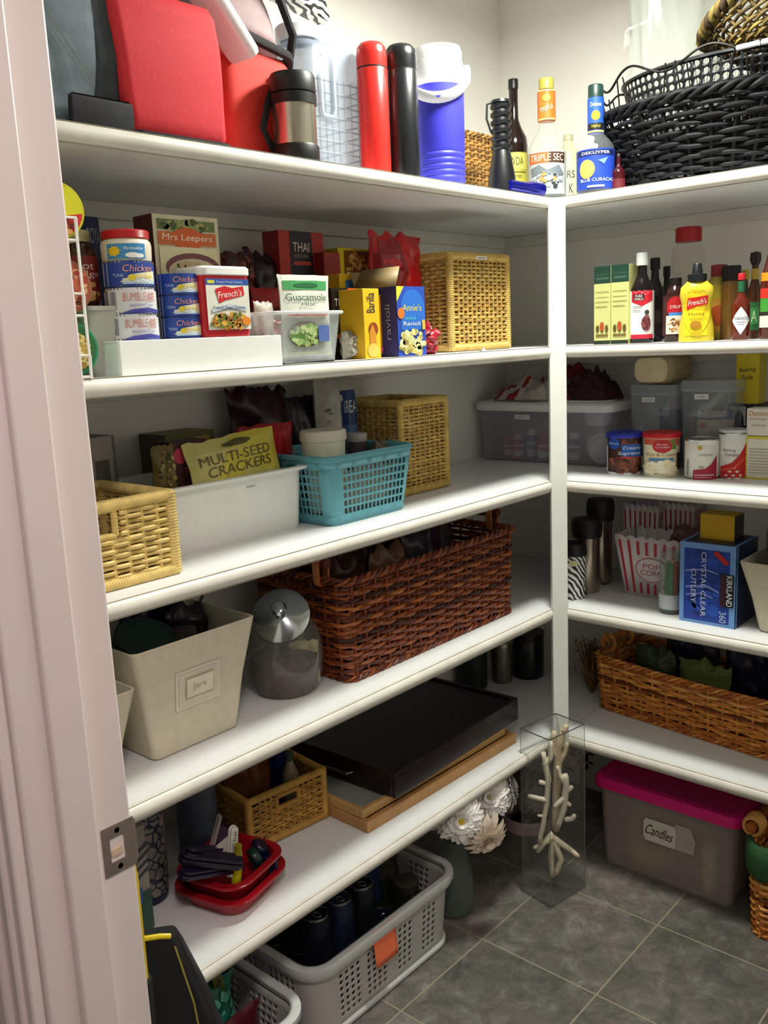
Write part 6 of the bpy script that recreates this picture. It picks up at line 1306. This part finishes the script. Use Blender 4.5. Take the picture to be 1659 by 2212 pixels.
# turned a little less so its back corner clears the wall
ang2 = R(-96); dirv = Vector((math.cos(ang2), math.sin(ang2))); n_ = Vector((-dirv.y, dirv.x)); dd = .20; c0_ = Vector((.222, .006)) + dirv*(w/2) + n_*(dd/2)
h = HT(1408, (.236, .0, z))
t = willow_basket('wicker_basket', 'long orange brown willow basket on the lowest shelf, right run', (c0_.x, c0_.y, z), w+.02, dd+.02, h, OW, rot=ang2, taper=.95, rad=.022, sp=.040, dz=.0088, r=.0041, sag=.010, rimr=.007)
wbk = c0_
m = MB(OW[0]); m.tube([(-w/2-.006, -.05, h+.022), (-w/2-.006, .05, h+.022)], .011, 10); m.build('handle_bar', t)
for q in (-1, 1):
    m = MB(OW[1]); m.tube([(-w/2-.004+.020*math.cos(a), q*.045, h+.014+.024*math.sin(a)) for a in [2*PI*k_/18 for k_ in range(18)]], .006, 6, closed=True); m.build('handle_loop', t)
def inb(u, v): return wbk + dirv*u + n_*v
for k_, (u, v, ww, hh_, c, lb) in enumerate(((-.20, .0, .13, h+.006, '3a4a2c', 'dull green packet at the left of the orange willow basket'), (-.05, -.01, .15, h+.004, '6a7a3c', 'pale green packet in the middle of the orange willow basket'), (-.12, .05, .16, h+.05, '141228', 'dark navy bag standing behind the green packets'), (.05, .04, .14, h+.06, '0f1026', 'near black bag in the orange willow basket'), (.17, .0, .12, h+.05, '1c2c6a', 'blue plastic bag at the right of the orange willow basket'))):
    p = inb(u, v); pouch('snack_bag', lb, 'bag', (p.x, p.y, z+.012), ww, hh_, .05, c, None, ang2, 140+k_, crinkle=.012, jag=.02)

# ================================================================== floor
# grey laundry basket full of cans
GPL = mat('c2c0bb', .45, var=.03); GPR = mat('d2d4d2', .4, var=.02)
def laundry(label, cx, cy, wb, db, wt, dt, h, rot=0):
    t = thing('plastic_basket', label, 'basket', (cx, cy, 0), rot)
    p, P = rr_path(wb, db, wt, dt, h, .05); nu = int(P/.0175); nv = 10
    def skip(i, j):
        s = (i+.5)*P/nu; Ls = [wt-.1, .0785, dt-.1, .0785]*2; a = 0
        for k_, L_ in enumerate(Ls):
            if s < a+L_:
                u = (s-a)/L_
                if k_ % 2: return True
                pan = (s-a) % (L_/4 if L_ > .3 else L_/2); pl_ = (L_/4 if L_ > .3 else L_/2)
                return pan < .020 or pan > pl_-.012 or j == 0 or (j > nv-2)
            a += L_
        return True
    m = MB(GPL); perforated(m, p, P, h*.06, h*.93, nu, nv, .30, skip); m.grid(lambda u, v: p(u*P, h*.06*v), 100, 1); m.grid(lambda u, v: p(u*P, h*(.93+.07*v)), 100, 1)
    m.build('perforated_wall', t, solid=.0025, ang=60, weld=True)
    m = MB(GPR); rg = []
    for (o_, zz) in ((.0, h-.022), (.012, h-.026), (.018, h-.012), (.016, h), (.004, h+.003), (-.004, h)): rg.append([p(P*k_/100, zz, o_) for k_ in range(100)])
    m.loft(rg, False, False); m.build('rim', t, solid=.0015, ang=60)
    m = MB(GPR); m.tube([p(P*k_/100, .008, .002) for k_ in range(100)], .007, 6, closed=True); m.build('foot_rim', t)
    MB(GPL).loft([rrect(wb-.004, db-.004, .05, .004, 6), rrect(wb-.004, db-.004, .05, .008, 6)]).build('base', t); return t, p, P
# front line of the big one: rim right end (985,1850), left corner (640,2080)
hb = sz(1870, -.40, .06)
xR = sx(975, .055, hb); xL = sx(690, .055, hb)-.03
lbw = xR-xL; lbd = .33; 
t, lp, lP = laundry('grey perforated plastic basket of drink cans with an orange note', (xL+xR)/2+.006, .07+lbd/2-.02, lbw-.025, lbd-.02, lbw, lbd, hb)
LB = t.location.copy()
xa_ = sx(806, .04, hb*.8); xb_ = sx(853, .04, hb*.8); zt = sz(2022, xa_, .04); zb = sz(2075, xb_, .045)
t = thing('sticky_note', 'blank orange paper note stuck on the grey plastic basket', 'note', ((xa_+xb_)/2, .0365, zt-.078), (R(-3), 0, 0))
m = MB(mat('f87a50', .6, var=.02)); m.grid(lambda u, v: ((u-.5)*(xb_-xa_), -.002-.003*(1-v)**2, v*.085), 6, 6); m.build('paper', t, solid=.0004)
# cans lying / standing in the basket
rnd = random.Random(3); cn = 0
CT = mat('8a8c90', .25, .95, var=.04)
names = ['by the left front corner', 'next to the left front corner', 'third along the front', 'fourth along the front', 'in the second row, far left', 'in the second row, near left', 'in the second row, middle', 'in the second row, right', 'in the third row, left', 'in the third row, middle', 'in the third row, right', 'in the third row, far right', 'in the back row left', 'in the back row right', 'at the far right front', 'at the far right back']
def soda(x, y, zb, label, c='1c2030', tilt=(0, 0, 0)):
    t = thing('drink_can', label, 'can', (x, y, zb), tilt, 'drink cans in the grey basket')
    MB(mat(c, .3, .5)).lathe([(0, .002), (.024, .002), (.026, 0), (.032, .008), (.0325, .012), (.0325, .104), (.028, .116), (0, .116)], 28).build('can_body', t)
    MB(CT).lathe([(0, .1145), (.0245, .1145), (.026, .119), (.0275, .119), (.0285, .115), (.027, .1145)], 28).build('can_top', t); tp_ = [c for c in t.children if c.name.startswith('can_top')][0]
    m = MB(CT); m.tube([(.007*math.cos(a), -.006+.010*math.sin(a), .1165) for a in [2*PI*k_/12 for k_ in range(12)]], .0016, 4, closed=True); m.build('pull_tab', tp_)
spots = []
for j_ in range(4):
    for i_ in range(4 if j_ < 3 else 3): spots.append((LB.x-lbw/2+.085+i_*.070+(.018 if j_ % 2 else 0), LB.y-lbd/2+.075+j_*.069))
UP = (0, 1, 2, 4, 5, 6, 8, 9, 12, 13)
for k_, (x, y) in enumerate(spots):
    soda(x, y, .009 + (.118 if k_ in UP else .0), ('raised ' if k_ in UP else '')+'drink can in the grey basket, '+names[k_], ['1a1e2c', '23304a', '20242a', '162238'][k_ % 4])
    if k_ in UP:
        soda(x, y, .0085, 'drink can beneath the raised can '+names[k_], '1c2030')
t = carton('drink_carton', 'open navy carton of cans standing in the middle of the grey basket', 'carton', (LB.x+.060, LB.y+.04, .010), .085, .17, .22, ('1c2a50', '141c38'), front=[('r', .0, .92, 1, 1, '8a8480'), ('r', .1, .3, .9, .7, '24356a')])
for k_, (dx, dy, c, lb) in enumerate(((.135, .07, '6a3414', 'amber glass jar at the back of the grey basket'), (.145, -.02, '2a2e24', 'dark jar with metal lid right of the navy carton'), (.150, -.095, '20261e', 'squat dark jar at the right front of the grey basket'), (.215, .03, '3a3a30', 'greenish jar at the right end of the grey basket'))):
    t = thing('glass_jar', lb, 'jar', (LB.x+dx-.01, LB.y+dy, .009)); hh_ = .19-.012*k_
    MB(mat(c, .15)).lathe([(0, 0), (.030, 0), (.032, .006), (.032, hh_*.8), (.026, hh_*.88), (0, hh_*.88)], 28).build('jar_body', t); MB(mat('6a6458', .35, .8)).lathe([(0, hh_*.87), (.029, hh_*.87), (.030, hh_*.99), (.027, hh_), (0, hh_)], 28).build('lid', t)
# second grey basket, at the bottom edge
hb2 = hb; xR2 = sx(640, .02, hb2*.98)
t, _, _ = laundry('second grey plastic basket at the bottom left, beside the dustpan', xR2-.17, .165, .30, .28, .34, .33, hb2)
L2 = t.location.copy()
pouch('snack_bag', 'teal green crinkled bag in the second grey basket', 'bag', (L2.x+.02, L2.y-.03, .012), .18, .235, .07, '1f6a58', [('b', .7, .7, .25, .2, 18, .06, ['4aa08a', '6ab8a0', '2a8070'])], 0, 151, crinkle=.016, jag=.03)
carton('yellow_strip_box', 'thin yellow and black lettered box leaning in the second grey basket', 'box', (L2.x+.095, L2.y-.025, .012), .022, .05, .265, ('5a5416', '2a280c'), front=[('t', 'SNACKS', .5, .62, .5, .6, '1a1a0c', {'rot': 90})]).rotation_euler = (0, R(-8), 0)
pouch('snack_bag', 'blue bag standing at the back of the second grey basket', 'bag', (L2.x+.12, L2.y+.07, .012), .09, .30, .05, '12327a', None, 0, 152, crinkle=.01)
pouch('snack_bag', 'dark navy bag at the left of the second grey basket', 'bag', (L2.x-.055, L2.y+.07, .012), .15, .26, .06, '10122a', None, 0, 153, crinkle=.014)
pouch('snack_bag', 'dark red bag low in the second grey basket', 'bag', (L2.x+.04, L2.y-.085, .012), .18, .18, .04, '5a1420', None, 0, 154, crinkle=.014)
# dustpan and broom standing by the jamb
q0, q1 = sx(322, -.17, .38), sx(402, -.17, .38); 
t = thing('dustpan', 'black dustpan standing upright with yellow edging by the door jamb', 'dustpan', ((q0+q1)/2, -.15, 0), R(-38))
zt = sz(2072, (q0+q1)/2, -.17); wd_ = .085; DP = mat('15171b', .5, var=.15)
m = MB(DP); rg = []
for (zz, ww, yy, th) in ((0, .30, .0, .03), (.04, .30, .0, .05), (zt*.6, .24, .02, .06), (zt*.85, .15, .035, .05), (zt*.97, .10, .04, .035), (zt, .085, .04, .03)): rg.append([(x, y+yy, zz) for x, y, _ in rrect(ww, th, .012, zz, 4)])
m.loft(rg); m.build('pan', t)
m = MB(mat('d8c01a', .4)); m.tube([(-.036, .028, zt+.001), (-.02, .024, zt+.006), (.02, .024, zt+.006), (.034, .028, zt+.001)], .004, 8); m.build('yellow_edging', t)
m = MB(mat('8a7c34', .5)); m.tube([(.040, .018, zt-.01), (.060, .002, zt*.85), (.075, -.012, zt*.6), (.09, -.018, .05)], .0015, 5); m.build('gold_piping', t)
xa_, za_ = sx(288, -.22, .86), sz(1908, -1.43, -.22); 
p1 = Vector((sx(279, -.235, .80), -.235, 0)); p1.z = sz(1895, p1.x, -.235); p2 = Vector((sx(322, -.235, .5), -.235, 0)); p2.z = sz(2135, p2.x, -.235)
d_ = (p1-p2).normalized(); up_ = p1 + d_*.02
t = thing('broom', 'yellow flat handled broom leaning behind the door jamb', 'broom', (p2.x, p2.y, 0))
t0 = Vector((p2.x, p2.y, 0)); m = MB(mat('cfb012', .35, var=.03)); m.tube([p2-t0, p1-t0, up_-t0], lambda u: .0140-.006*u, 10, flat=.8); m.build('yellow_handle', t)
bt = p2 - d_*(p2.z-.10)/d_.z*1.0
m = MB(DP); m.tube([bt-t0, p2-t0+d_*.012], .017, 10); m.build('black_socket', t)
m = MB(mat('1a1c20', .8, bump=.6, scale=120)); bx_ = bt-t0; m.loft([[(bx_.x+x*1.2, bx_.y+y, .002) for x, y, _ in rrect(.22, .05, .01, 0, 3)], [(bx_.x+x*.5, bx_.y+y*.7, .10) for x, y, _ in rrect(.22, .05, .01, 0, 3)], [(bx_.x+x*.16, bx_.y+y*.6, .13) for x, y, _ in rrect(.22, .05, .01, 0, 3)]]); m.build('bristles', t)

# square glass vase with coral
V0 = Vector((-.172, -.074)); V1 = Vector((-.035, -.098)); V2 = Vector((-.158, .018))
e1 = (V1-V0).normalized(); va = math.atan2(e1.y, e1.x); vw = .136; vd = .098; n1 = Vector((-e1.y, e1.x)); vc = V0 + e1*vw/2 + n1*vd/2
vh = sz(1600, V0.x, V0.y)
t = thing('glass_vase', 'tall square clear glass vase of white coral by the corner post', 'vase', (vc.x, vc.y, 0), va)
GV = clear('dfe4e0', .03, .02); EG = mat('2f3a36', .15, var=.05)
m = MB(GV); T_ = .004
m.box(-vw/2, vw/2, -vd/2, -vd/2+T_, .012, vh); m.box(-vw/2, vw/2, vd/2-T_, vd/2, .012, vh)
m.box(-vw/2, -vw/2+T_, -vd/2+T_, vd/2-T_, .012, vh); m.box(vw/2-T_, vw/2, -vd/2+T_, vd/2-T_, .012, vh); m.build('glass_wall', t)
MB(clear('c8d0cc', .12, .02)).box(-vw/2, vw/2, -vd/2, vd/2, 0, .012).build('glass_base', t)
m = MB(clear('59665f', .75, .05))
m.tube([(x*(vw/2-.002), y*(vd/2-.002), vh) for x, y in ((-1, -1), (1, -1), (1, 1), (-1, 1))], .0017, 6, closed=True)
m.build('polished_top_edge', t)
m = MB(clear('8a948e', .5, .04))
for x in (-1, 1):
    for y in (-1, 1): m.tube([(x*(vw/2-.0015), y*(vd/2-.0015), .0), (x*(vw/2-.0015), y*(vd/2-.0015), vh)], .0012, 4)
m.build('upright_edge', t)
# coral: branching finger shapes, one stack of pieces
CO = [mat('d9ccb2', .7, var=.08, scale=50, bump=.3), mat('e2d8c4', .7, var=.08, scale=50, bump=.3), mat('cbb89a', .7, var=.1, scale=50, bump=.3)]
vfr = face((vc.x, vc.y, 0))
def coral(label, segs, mi, dx=0, dy=0):
    t = thing('coral_piece', label, 'coral', (vc.x, vc.y, .0135), vfr, None); m = MB(CO[mi])
    for pts, r0, r1 in segs:
        P_ = [Vector((x+dx, y_+dy, zz)) for x, y_, zz in pts]; n_p = []
        for a_, b_ in zip(P_, P_[1:]):
            for q in range(4): n_p.append(a_.lerp(b_, q/4) + Vector((1, .6, 0))*.0012*noise.noise(a_*90+Vector((q, 0, 0))))
        n_p.append(P_[-1]); m.tube(n_p, lambda u, r0=r0, r1=r1: 1.3*(r0+(r1-r0)*u)*(1 if u < .93 else .72), 8)
    m.build('branch', t, ang=180); return t
PXM = .00118   # metres per photo pixel here
def F(px, py, y_=0): return ((px-1196)*PXM, y_, max(.004, (1948-py)*PXM*1.02))
coral('lower five fingered coral piece standing on the base of the glass vase', [([F(1192, 1925), F(1190, 1880), F(1195, 1830)], .006, .007), ([F(1200, 1915, -.01), F(1212, 1880, -.01), F(1196, 1835)], .005, .007), ([F(1195, 1835), F(1225, 1850, -.01), F(1250, 1868, -.015)], .007, .0045), ([F(1195, 1830), F(1175, 1842, -.01), F(1160, 1865, -.012)], .008, .004), ([F(1195, 1825), F(1168, 1850, -.005), F(1152, 1858, -.008)], .007, .004)], 0)
coral('long slanting coral stem in the middle of the glass vase', [([F(1165, 1838, -.02), F(1175, 1790, -.02), F(1183, 1740, -.02), F(1186, 1690, -.02), F(1176, 1630, -.02)], .0045, .0065), ([F(1183, 1738, -.02), F(1165, 1735, -.02), F(1142, 1730, -.02)], .006, .004), ([F(1180, 1700, -.02), F(1166, 1697, -.02)], .005, .005), ([F(1178, 1660, -.02), F(1192, 1640, -.02), F(1192, 1605, -.02)], .006, .005), ([F(1181, 1775, -.02), F(1162, 1775, -.02)], .004, .003)], 1)
coral('right hand branching coral piece with short knobs in the glass vase', [([F(1205, 1810, .01), F(1218, 1770, .01), F(1224, 1720, .01), F(1222, 1690, .01)], .007, .007), ([F(1222, 1795, .01), F(1236, 1790, .005), F(1242, 1780, .005)], .0055, .0045), ([F(1224, 1740, .01), F(1205, 1755, .0), F(1198, 1762, -.002)], .0055, .004), ([F(1224, 1730, .01), F(1238, 1717, .01)], .0055, .0045), ([F(1222, 1712, .01), F(1210, 1692, .01), F(1206, 1672, .01)], .0055, .004), ([F(1224, 1755, .01), F(1234, 1762, .01)], .005, .004)], 1)
coral('upright back coral branch rising to the rim of the glass vase', [([F(1200, 1830, .03), F(1203, 1760, .03), F(1206, 1690, .03), F(1208, 1640, .03), F(1220, 1595, .03)], .009, .008), ([F(1207, 1660, .03), F(1196, 1640, .03), F(1200, 1600, .03)], .007, .006), ([F(1206, 1680, .03), F(1222, 1650, .03), F(1228, 1625, .03)], .006, .004), ([F(1220, 1600, .03), F(1226, 1585, .03)], .007, .005)], 2)

# flower vases
def flower(label, p, r, nrm, c, cc, seed, layers=4):
    t = thing('artificial_flower', label, 'flower', p); q = Vector(nrm).normalized().to_track_quat('Z', 'Y'); t.rotation_mode = 'XYZ'; t.rotation_euler = q.to_euler(); rnd = random.Random(seed)
    m = MB(mat(c, .7, var=.05), mat(cc, .6))
    for L_ in range(layers):
        n = 26-3*L_; el = .10+.30*L_; rl = r*(1-.17*L_)
        for k_ in range(n):
            a = 2*PI*(k_+.5*(L_ % 2))/n+rnd.uniform(-.06, .06); e = el+rnd.uniform(-.1, .1); l_ = rl*rnd.uniform(.9, 1.05); wd2 = r*.13
            cs = [(.12, .35, 0), (.5, .9, .04*1), (.82, 1.0, .0), (1.0, .3, -.04)]; vs = []
            for (u, ww, dz) in cs:
                x = l_*u*math.cos(e); zz = l_*u*math.sin(e)+dz*r - .35*r*u*u*(1-L_*.3)
                for s_ in (-1, 0, 1): vs.append(Matrix.Rotation(a, 3, 'Z') @ Vector((x, s_*wd2*ww, zz+(-.03*r if s_ == 0 else 0))))
            m.use(mat(c, .7, var=.05)); m.add(vs, [(i*3+j, i*3+j+1, i*3+j+4, i*3+j+3) for i in range(3) for j in range(2)])
    m.build('petals', t, ang=35)
    m = MB(mat(cc, .7, var=.2, bump=.5, scale=200)); m.lathe([(0, .0), (r*.17, .01*r), (r*.18, r*.10), (r*.1, r*.22), (0, r*.26)], 16); m.build('centre', t, loc=(0, 0, .0))
    return t, (Matrix.Translation(p) @ q.to_matrix().to_4x4()).inverted()
vwv = (-.6, -.7, .15)
def fl(px, py, y_, rp): 
    zz = .25; x = sx(px, y_, zz); zz = sz(py, x, y_); x = sx(px, y_, zz); return Vector((x, y_, zz)), 1.12*rp*dist(x, y_, zz)/FPX
FL = [('white flower with yellow centre, largest of the bunch by the grey basket', 994, 1752, .02, 52, (-.75, -.8, .25), 'f8f6f2', 'd8b82c'),
      ('lowest cream white flower of the bunch, drooping forwards', 1052, 1812, -.015, 50, (-.4, -.8, -.3), 'ecdccb', 'e0b88a'),
      ('white flower at the upper middle of the bunch', 1055, 1722, .03, 48, (-.5, -.6, .35), 'f8f6f2', 'a8a878'),
      ('white flower at the top right of the bunch, turned away', 1100, 1700, .05, 46, (.55, -.6, .2), 'f8f6f2', 'b8b890'),
      ('half hidden white flower at the left of the bunch under the shelf', 940, 1775, .08, 34, (-.8, -.5, -.3), 'd8c8c4', 'c8b03c'),
      ('white bloom tucked under the shelf edge above the others', 1035, 1700, .06, 38, (-.3, -.6, .5), 'eceee4', 'b0b080')]
fp = []; ft = []
for k_, (lb, px, py, y_, rp, nm_, c, cc) in enumerate(FL):
    p, r = fl(px, py, y_, rp); p.z = min(p.z, Z[5]-TH-r*.62) if p.y > -.03 else p.z; ft.append(flower(lb, p, r, nm_, c, cc, k_)); fp.append(p)
xv = sx(988, .10, .1); vb = Vector((xv+.012, .125, 0))
t = thing('glass_vase', 'round greenish glass vase holding the white flowers', 'vase', vb)
MB(clear('93a39a', .28, .05)).lathe([(0, 0), (.045, 0), (.052, .006), (.056, .05), (.050, .12), (.038, .17), (.036, .20), (.033, .20), (.035, .165), (.047, .12), (.053, .05), (.048, .008), (0, .008)], 36).build('glass_body', t)
for k_, p in enumerate(fp):
    e = p-Vector((vb.x, vb.y, .012)) + Vector((.0, .022, -.004)); m = MB(mat('4a6a3c', .6)); m.T = ft[k_][1] @ Matrix.Translation((vb.x, vb.y, .012)); m.tube([(.004*k_-.01, .004*(k_ % 3), 0), (e.x*.1, e.y*.1, .15), (e.x*.4, e.y*.5+.02, e.z*.85 if e.z > .2 else .2), (e.x*.8, e.y*.9+.01, e.z+.0), (e.x, e.y, e.z)], .0018, 6); m.build('stem', ft[k_][0])
# pink ceramic pot behind the glass vase, dark glass one beside it
xv = sx(1150, .18, .18); t = thing('ceramic_pot', 'dusty pink banded pot standing behind the square glass vase', 'pot', (xv, .20, 0)); r = .078; zt_ = sz(1770, xv, .12); zb_ = sz(1865, xv, .12)
MB(mat('16161a', .3)).lathe([(0, 0), (.055, 0), (.070, zb_*.5), (.075, zb_), (0, zb_)], 36).build('dark_foot', t); MB(mat('c9b0b0', .5, var=.05)).lathe([(0, zb_-.001), (.0765, zb_), (.0775, zt_), (.072, zt_), (.070, zb_+.004), (0, zb_+.004)], 36).build('pink_band', t)
for k_, (dx, dy, zz, rr2, lb) in enumerate(((-.01, -.03, zt_+.055, .04, 'dim white flower behind the square glass vase'), (.02, .02, zt_+.02, .04, 'second dim white flower low behind the square vase'))):
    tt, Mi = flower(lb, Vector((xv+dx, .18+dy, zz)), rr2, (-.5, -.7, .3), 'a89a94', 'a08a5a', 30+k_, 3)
    m = MB(mat('3a4a2c', .6)); m.T = Mi @ Matrix.Translation((xv, .19, zb_+.006)); m.tube([(0, 0, 0), (dx*.7, dy*.5-.0, (zz-zb_)*.6), (dx, -.01+dy, zz-zb_-.006)], .002, 6); m.build('stem', tt)
t = thing('leafy_plant', 'dull green leafy sprig in the shadow between vase and pink lidded box', 'plant', (sx(1268, .12, .2), .14, 0)); rnd = random.Random(8); m = MB(mat('4a5a2c', .6, var=.3))
for k_ in range(26):
    a = rnd.uniform(0, 2*PI); zz = rnd.uniform(.06, .24); l_ = rnd.uniform(.03, .06); b_ = Vector((.01*math.cos(a), .01*math.sin(a), zz)); tp = b_+Vector((l_*math.cos(a), l_*math.sin(a), rnd.uniform(-.01, .03))); sd = Vector((-math.sin(a), math.cos(a), 0))*l_*.28; md = (b_+tp)/2+Vector((0, 0, .006))
    m.add([b_, md-sd, tp, md+sd, md+Vector((0, 0, -.003))], [(0, 1, 4), (1, 2, 4), (2, 3, 4), (3, 0, 4)])
m.build('leaves', t, ang=180); m = MB(mat('3a4020', .7)); m.tube([(0, 0, 0), (.003, .002, .12), (0, 0, .25)], .003, 6); m.build('stem', t)

# clear box with pink lid
yA, yB = -.073, -.428; xf = .096; L_ = yA-yB; dd = .25; h = sz(1690, .09, yA+.015)
PB_ = clear('d6cbc2', .42, .28)
bxr = R(-90); t = thing('storage_box', 'cloudy storage box with bright pink lid and handwritten tag', 'storage box', (xf+dd/2-.004, (yA+yB)/2, 0), bxr)
MB(PB_).loft(bin_rings([(L_*.97, dd*.94, .015, 0), (L_*.985, dd*.96, .02, .006), (L_+.02, dd, .024, h-.012), (L_+.030, dd+.012, .028, h-.012), (L_+.030, dd+.012, .028, h), (L_+.012, dd-.006, .022, h), (L_*.97-.004, dd*.94-.004, .016, .006)], 6)).build('box_body', t)
PK = mat('dc1878', .35, var=.03)
MB(PK).loft(bin_rings([(L_+.034, dd+.018, .030, h-.004), (L_+.048, dd+.032, .034, h-.002), (L_+.048, dd+.032, .034, h+.018), (L_+.036, dd+.02, .030, h+.024), (L_+.0, dd-.02, .02, h+.024), (L_-.02, dd-.04, .018, h+.018), (.02, .02, .004, h+.018)], 6)).build('lid', t)
prints('name_tag', t, [('r', .04, 0, .96, 1, 'd9d2c6'), ('r', 0, .1, 1, .9, 'd9d2c6'), ('t', 'Candles', .5, .52, .84, .46, '2a2620', {'sh': .3, 'rot': -3})], lambda x, z_, o: (x-.010, -dd/2-.0012-o+.0, h*.50+z_+.0*x), .088, .062, step=.0008)
prints('tape_patch', t, [('p', [(0, 0), (.9, 0), (1, .5), (.75, 1), (0, 1)], 'b3aaa6')], lambda x, z_, o: (x+.058, -dd/2-.0008-o, h*.50+z_), .055, .070)
ctr = Vector((xf+dd/2, (yA+yB)/2, 0))
for k_, (dx, dy, rr2, hh_, c, lb, lie) in enumerate(((-.085, -.105, .018, .125, 'e2dcae', 'tall cream pillar candle upright in the pink lidded box', 0), (-.070, .045, .028, .10, 'c9b440', 'yellow candle lying in the pink lidded box', 1), (-.075, -.03, .024, .09, '2c4a66', 'dark blue candle lying in the pink lidded box', 1), (-.06, .10, .03, .13, '9a6a2c', 'amber candle at the left end of the pink lidded box', 0), (-.03, .0, .03, .12, 'b8a05a', 'pale gold candle in the middle of the pink lidded box', 0), (.01, .06, .028, .15, '8a7c60', 'beige candle at the back of the pink lidded box', 0))):
    tt = thing('candle', lb, 'candle', (ctr.x+dx, ctr.y+dy, .0075 + (rr2 if lie else 0)), (R(90) if lie else 0, 0, R(10*k_)))
    o_ = -hh_/2 if lie else 0
    MB(mat(c, .5)).lathe([(0, o_), (rr2*.95, o_), (rr2, o_+.003), (rr2, o_+hh_-.004), (rr2*.9, o_+hh_), (0, o_+hh_-.002)], 24).build('wax', tt); MB(mat('1a1612', .8)).tube([(0, 0, o_+hh_-.003), (0, 0, o_+hh_+.006)], .001, 5).build('wick', tt)
# wicker basket with green cloth at the right edge
yw = sy(1598, .04, .05); t = willow_basket('wicker_basket', 'orange willow basket with green cloth band cut by the right photo edge', (.15, yw-.17, 0), .31, .24, .235, OW, rot=-PI/2, taper=.92, rad=.03, sp=.036, dz=.0092, r=.0043, rimr=.008)
wl_ = t.location.copy()
p0_, P0_ = rr_path(.288, .222, .31, .24, .235, .03); m = MB(mat('2c5a30', .7, var=.15, scale=30, bump=.3))
m.loft([[p0_(P0_*k_/80, zz+.006*math.sin(k_*.5), oo) for k_ in range(80)] for zz, oo in ((.150, .007), (.165, .013), (.205, .012), (.236, .012), (.240, .004), (.234, -.006))], False, False); m.build('green_cloth_band', t, ang=180, solid=.002)
m = MB(OW[3]); 
for g_ in range(5): m.tube([(-.155-.001+.020*math.cos(a), -.085+g_*.008, .262+.022*math.sin(a)) for a in [2*PI*k_/18 for k_ in range(18)]], .0045, 5, closed=True)
m.build('handle_binding', t); m = MB(OW[2]); m.tube([(-.156, -.10, .264), (-.156, .10, .264)], .012, 10); m.build('handle_bar', t)
cloth('cloth_bundle', 'orange red fabric heaped inside the right edge willow basket', 'cloth', (wl_.x, wl_.y, .20), .085, .10, .07, 'c8441c', 12)
t = thing('watering_can', 'green rounded pot between the pink lidded box and willow basket', 'pot', (.245, yw+.0-.03, 0)) if False else None
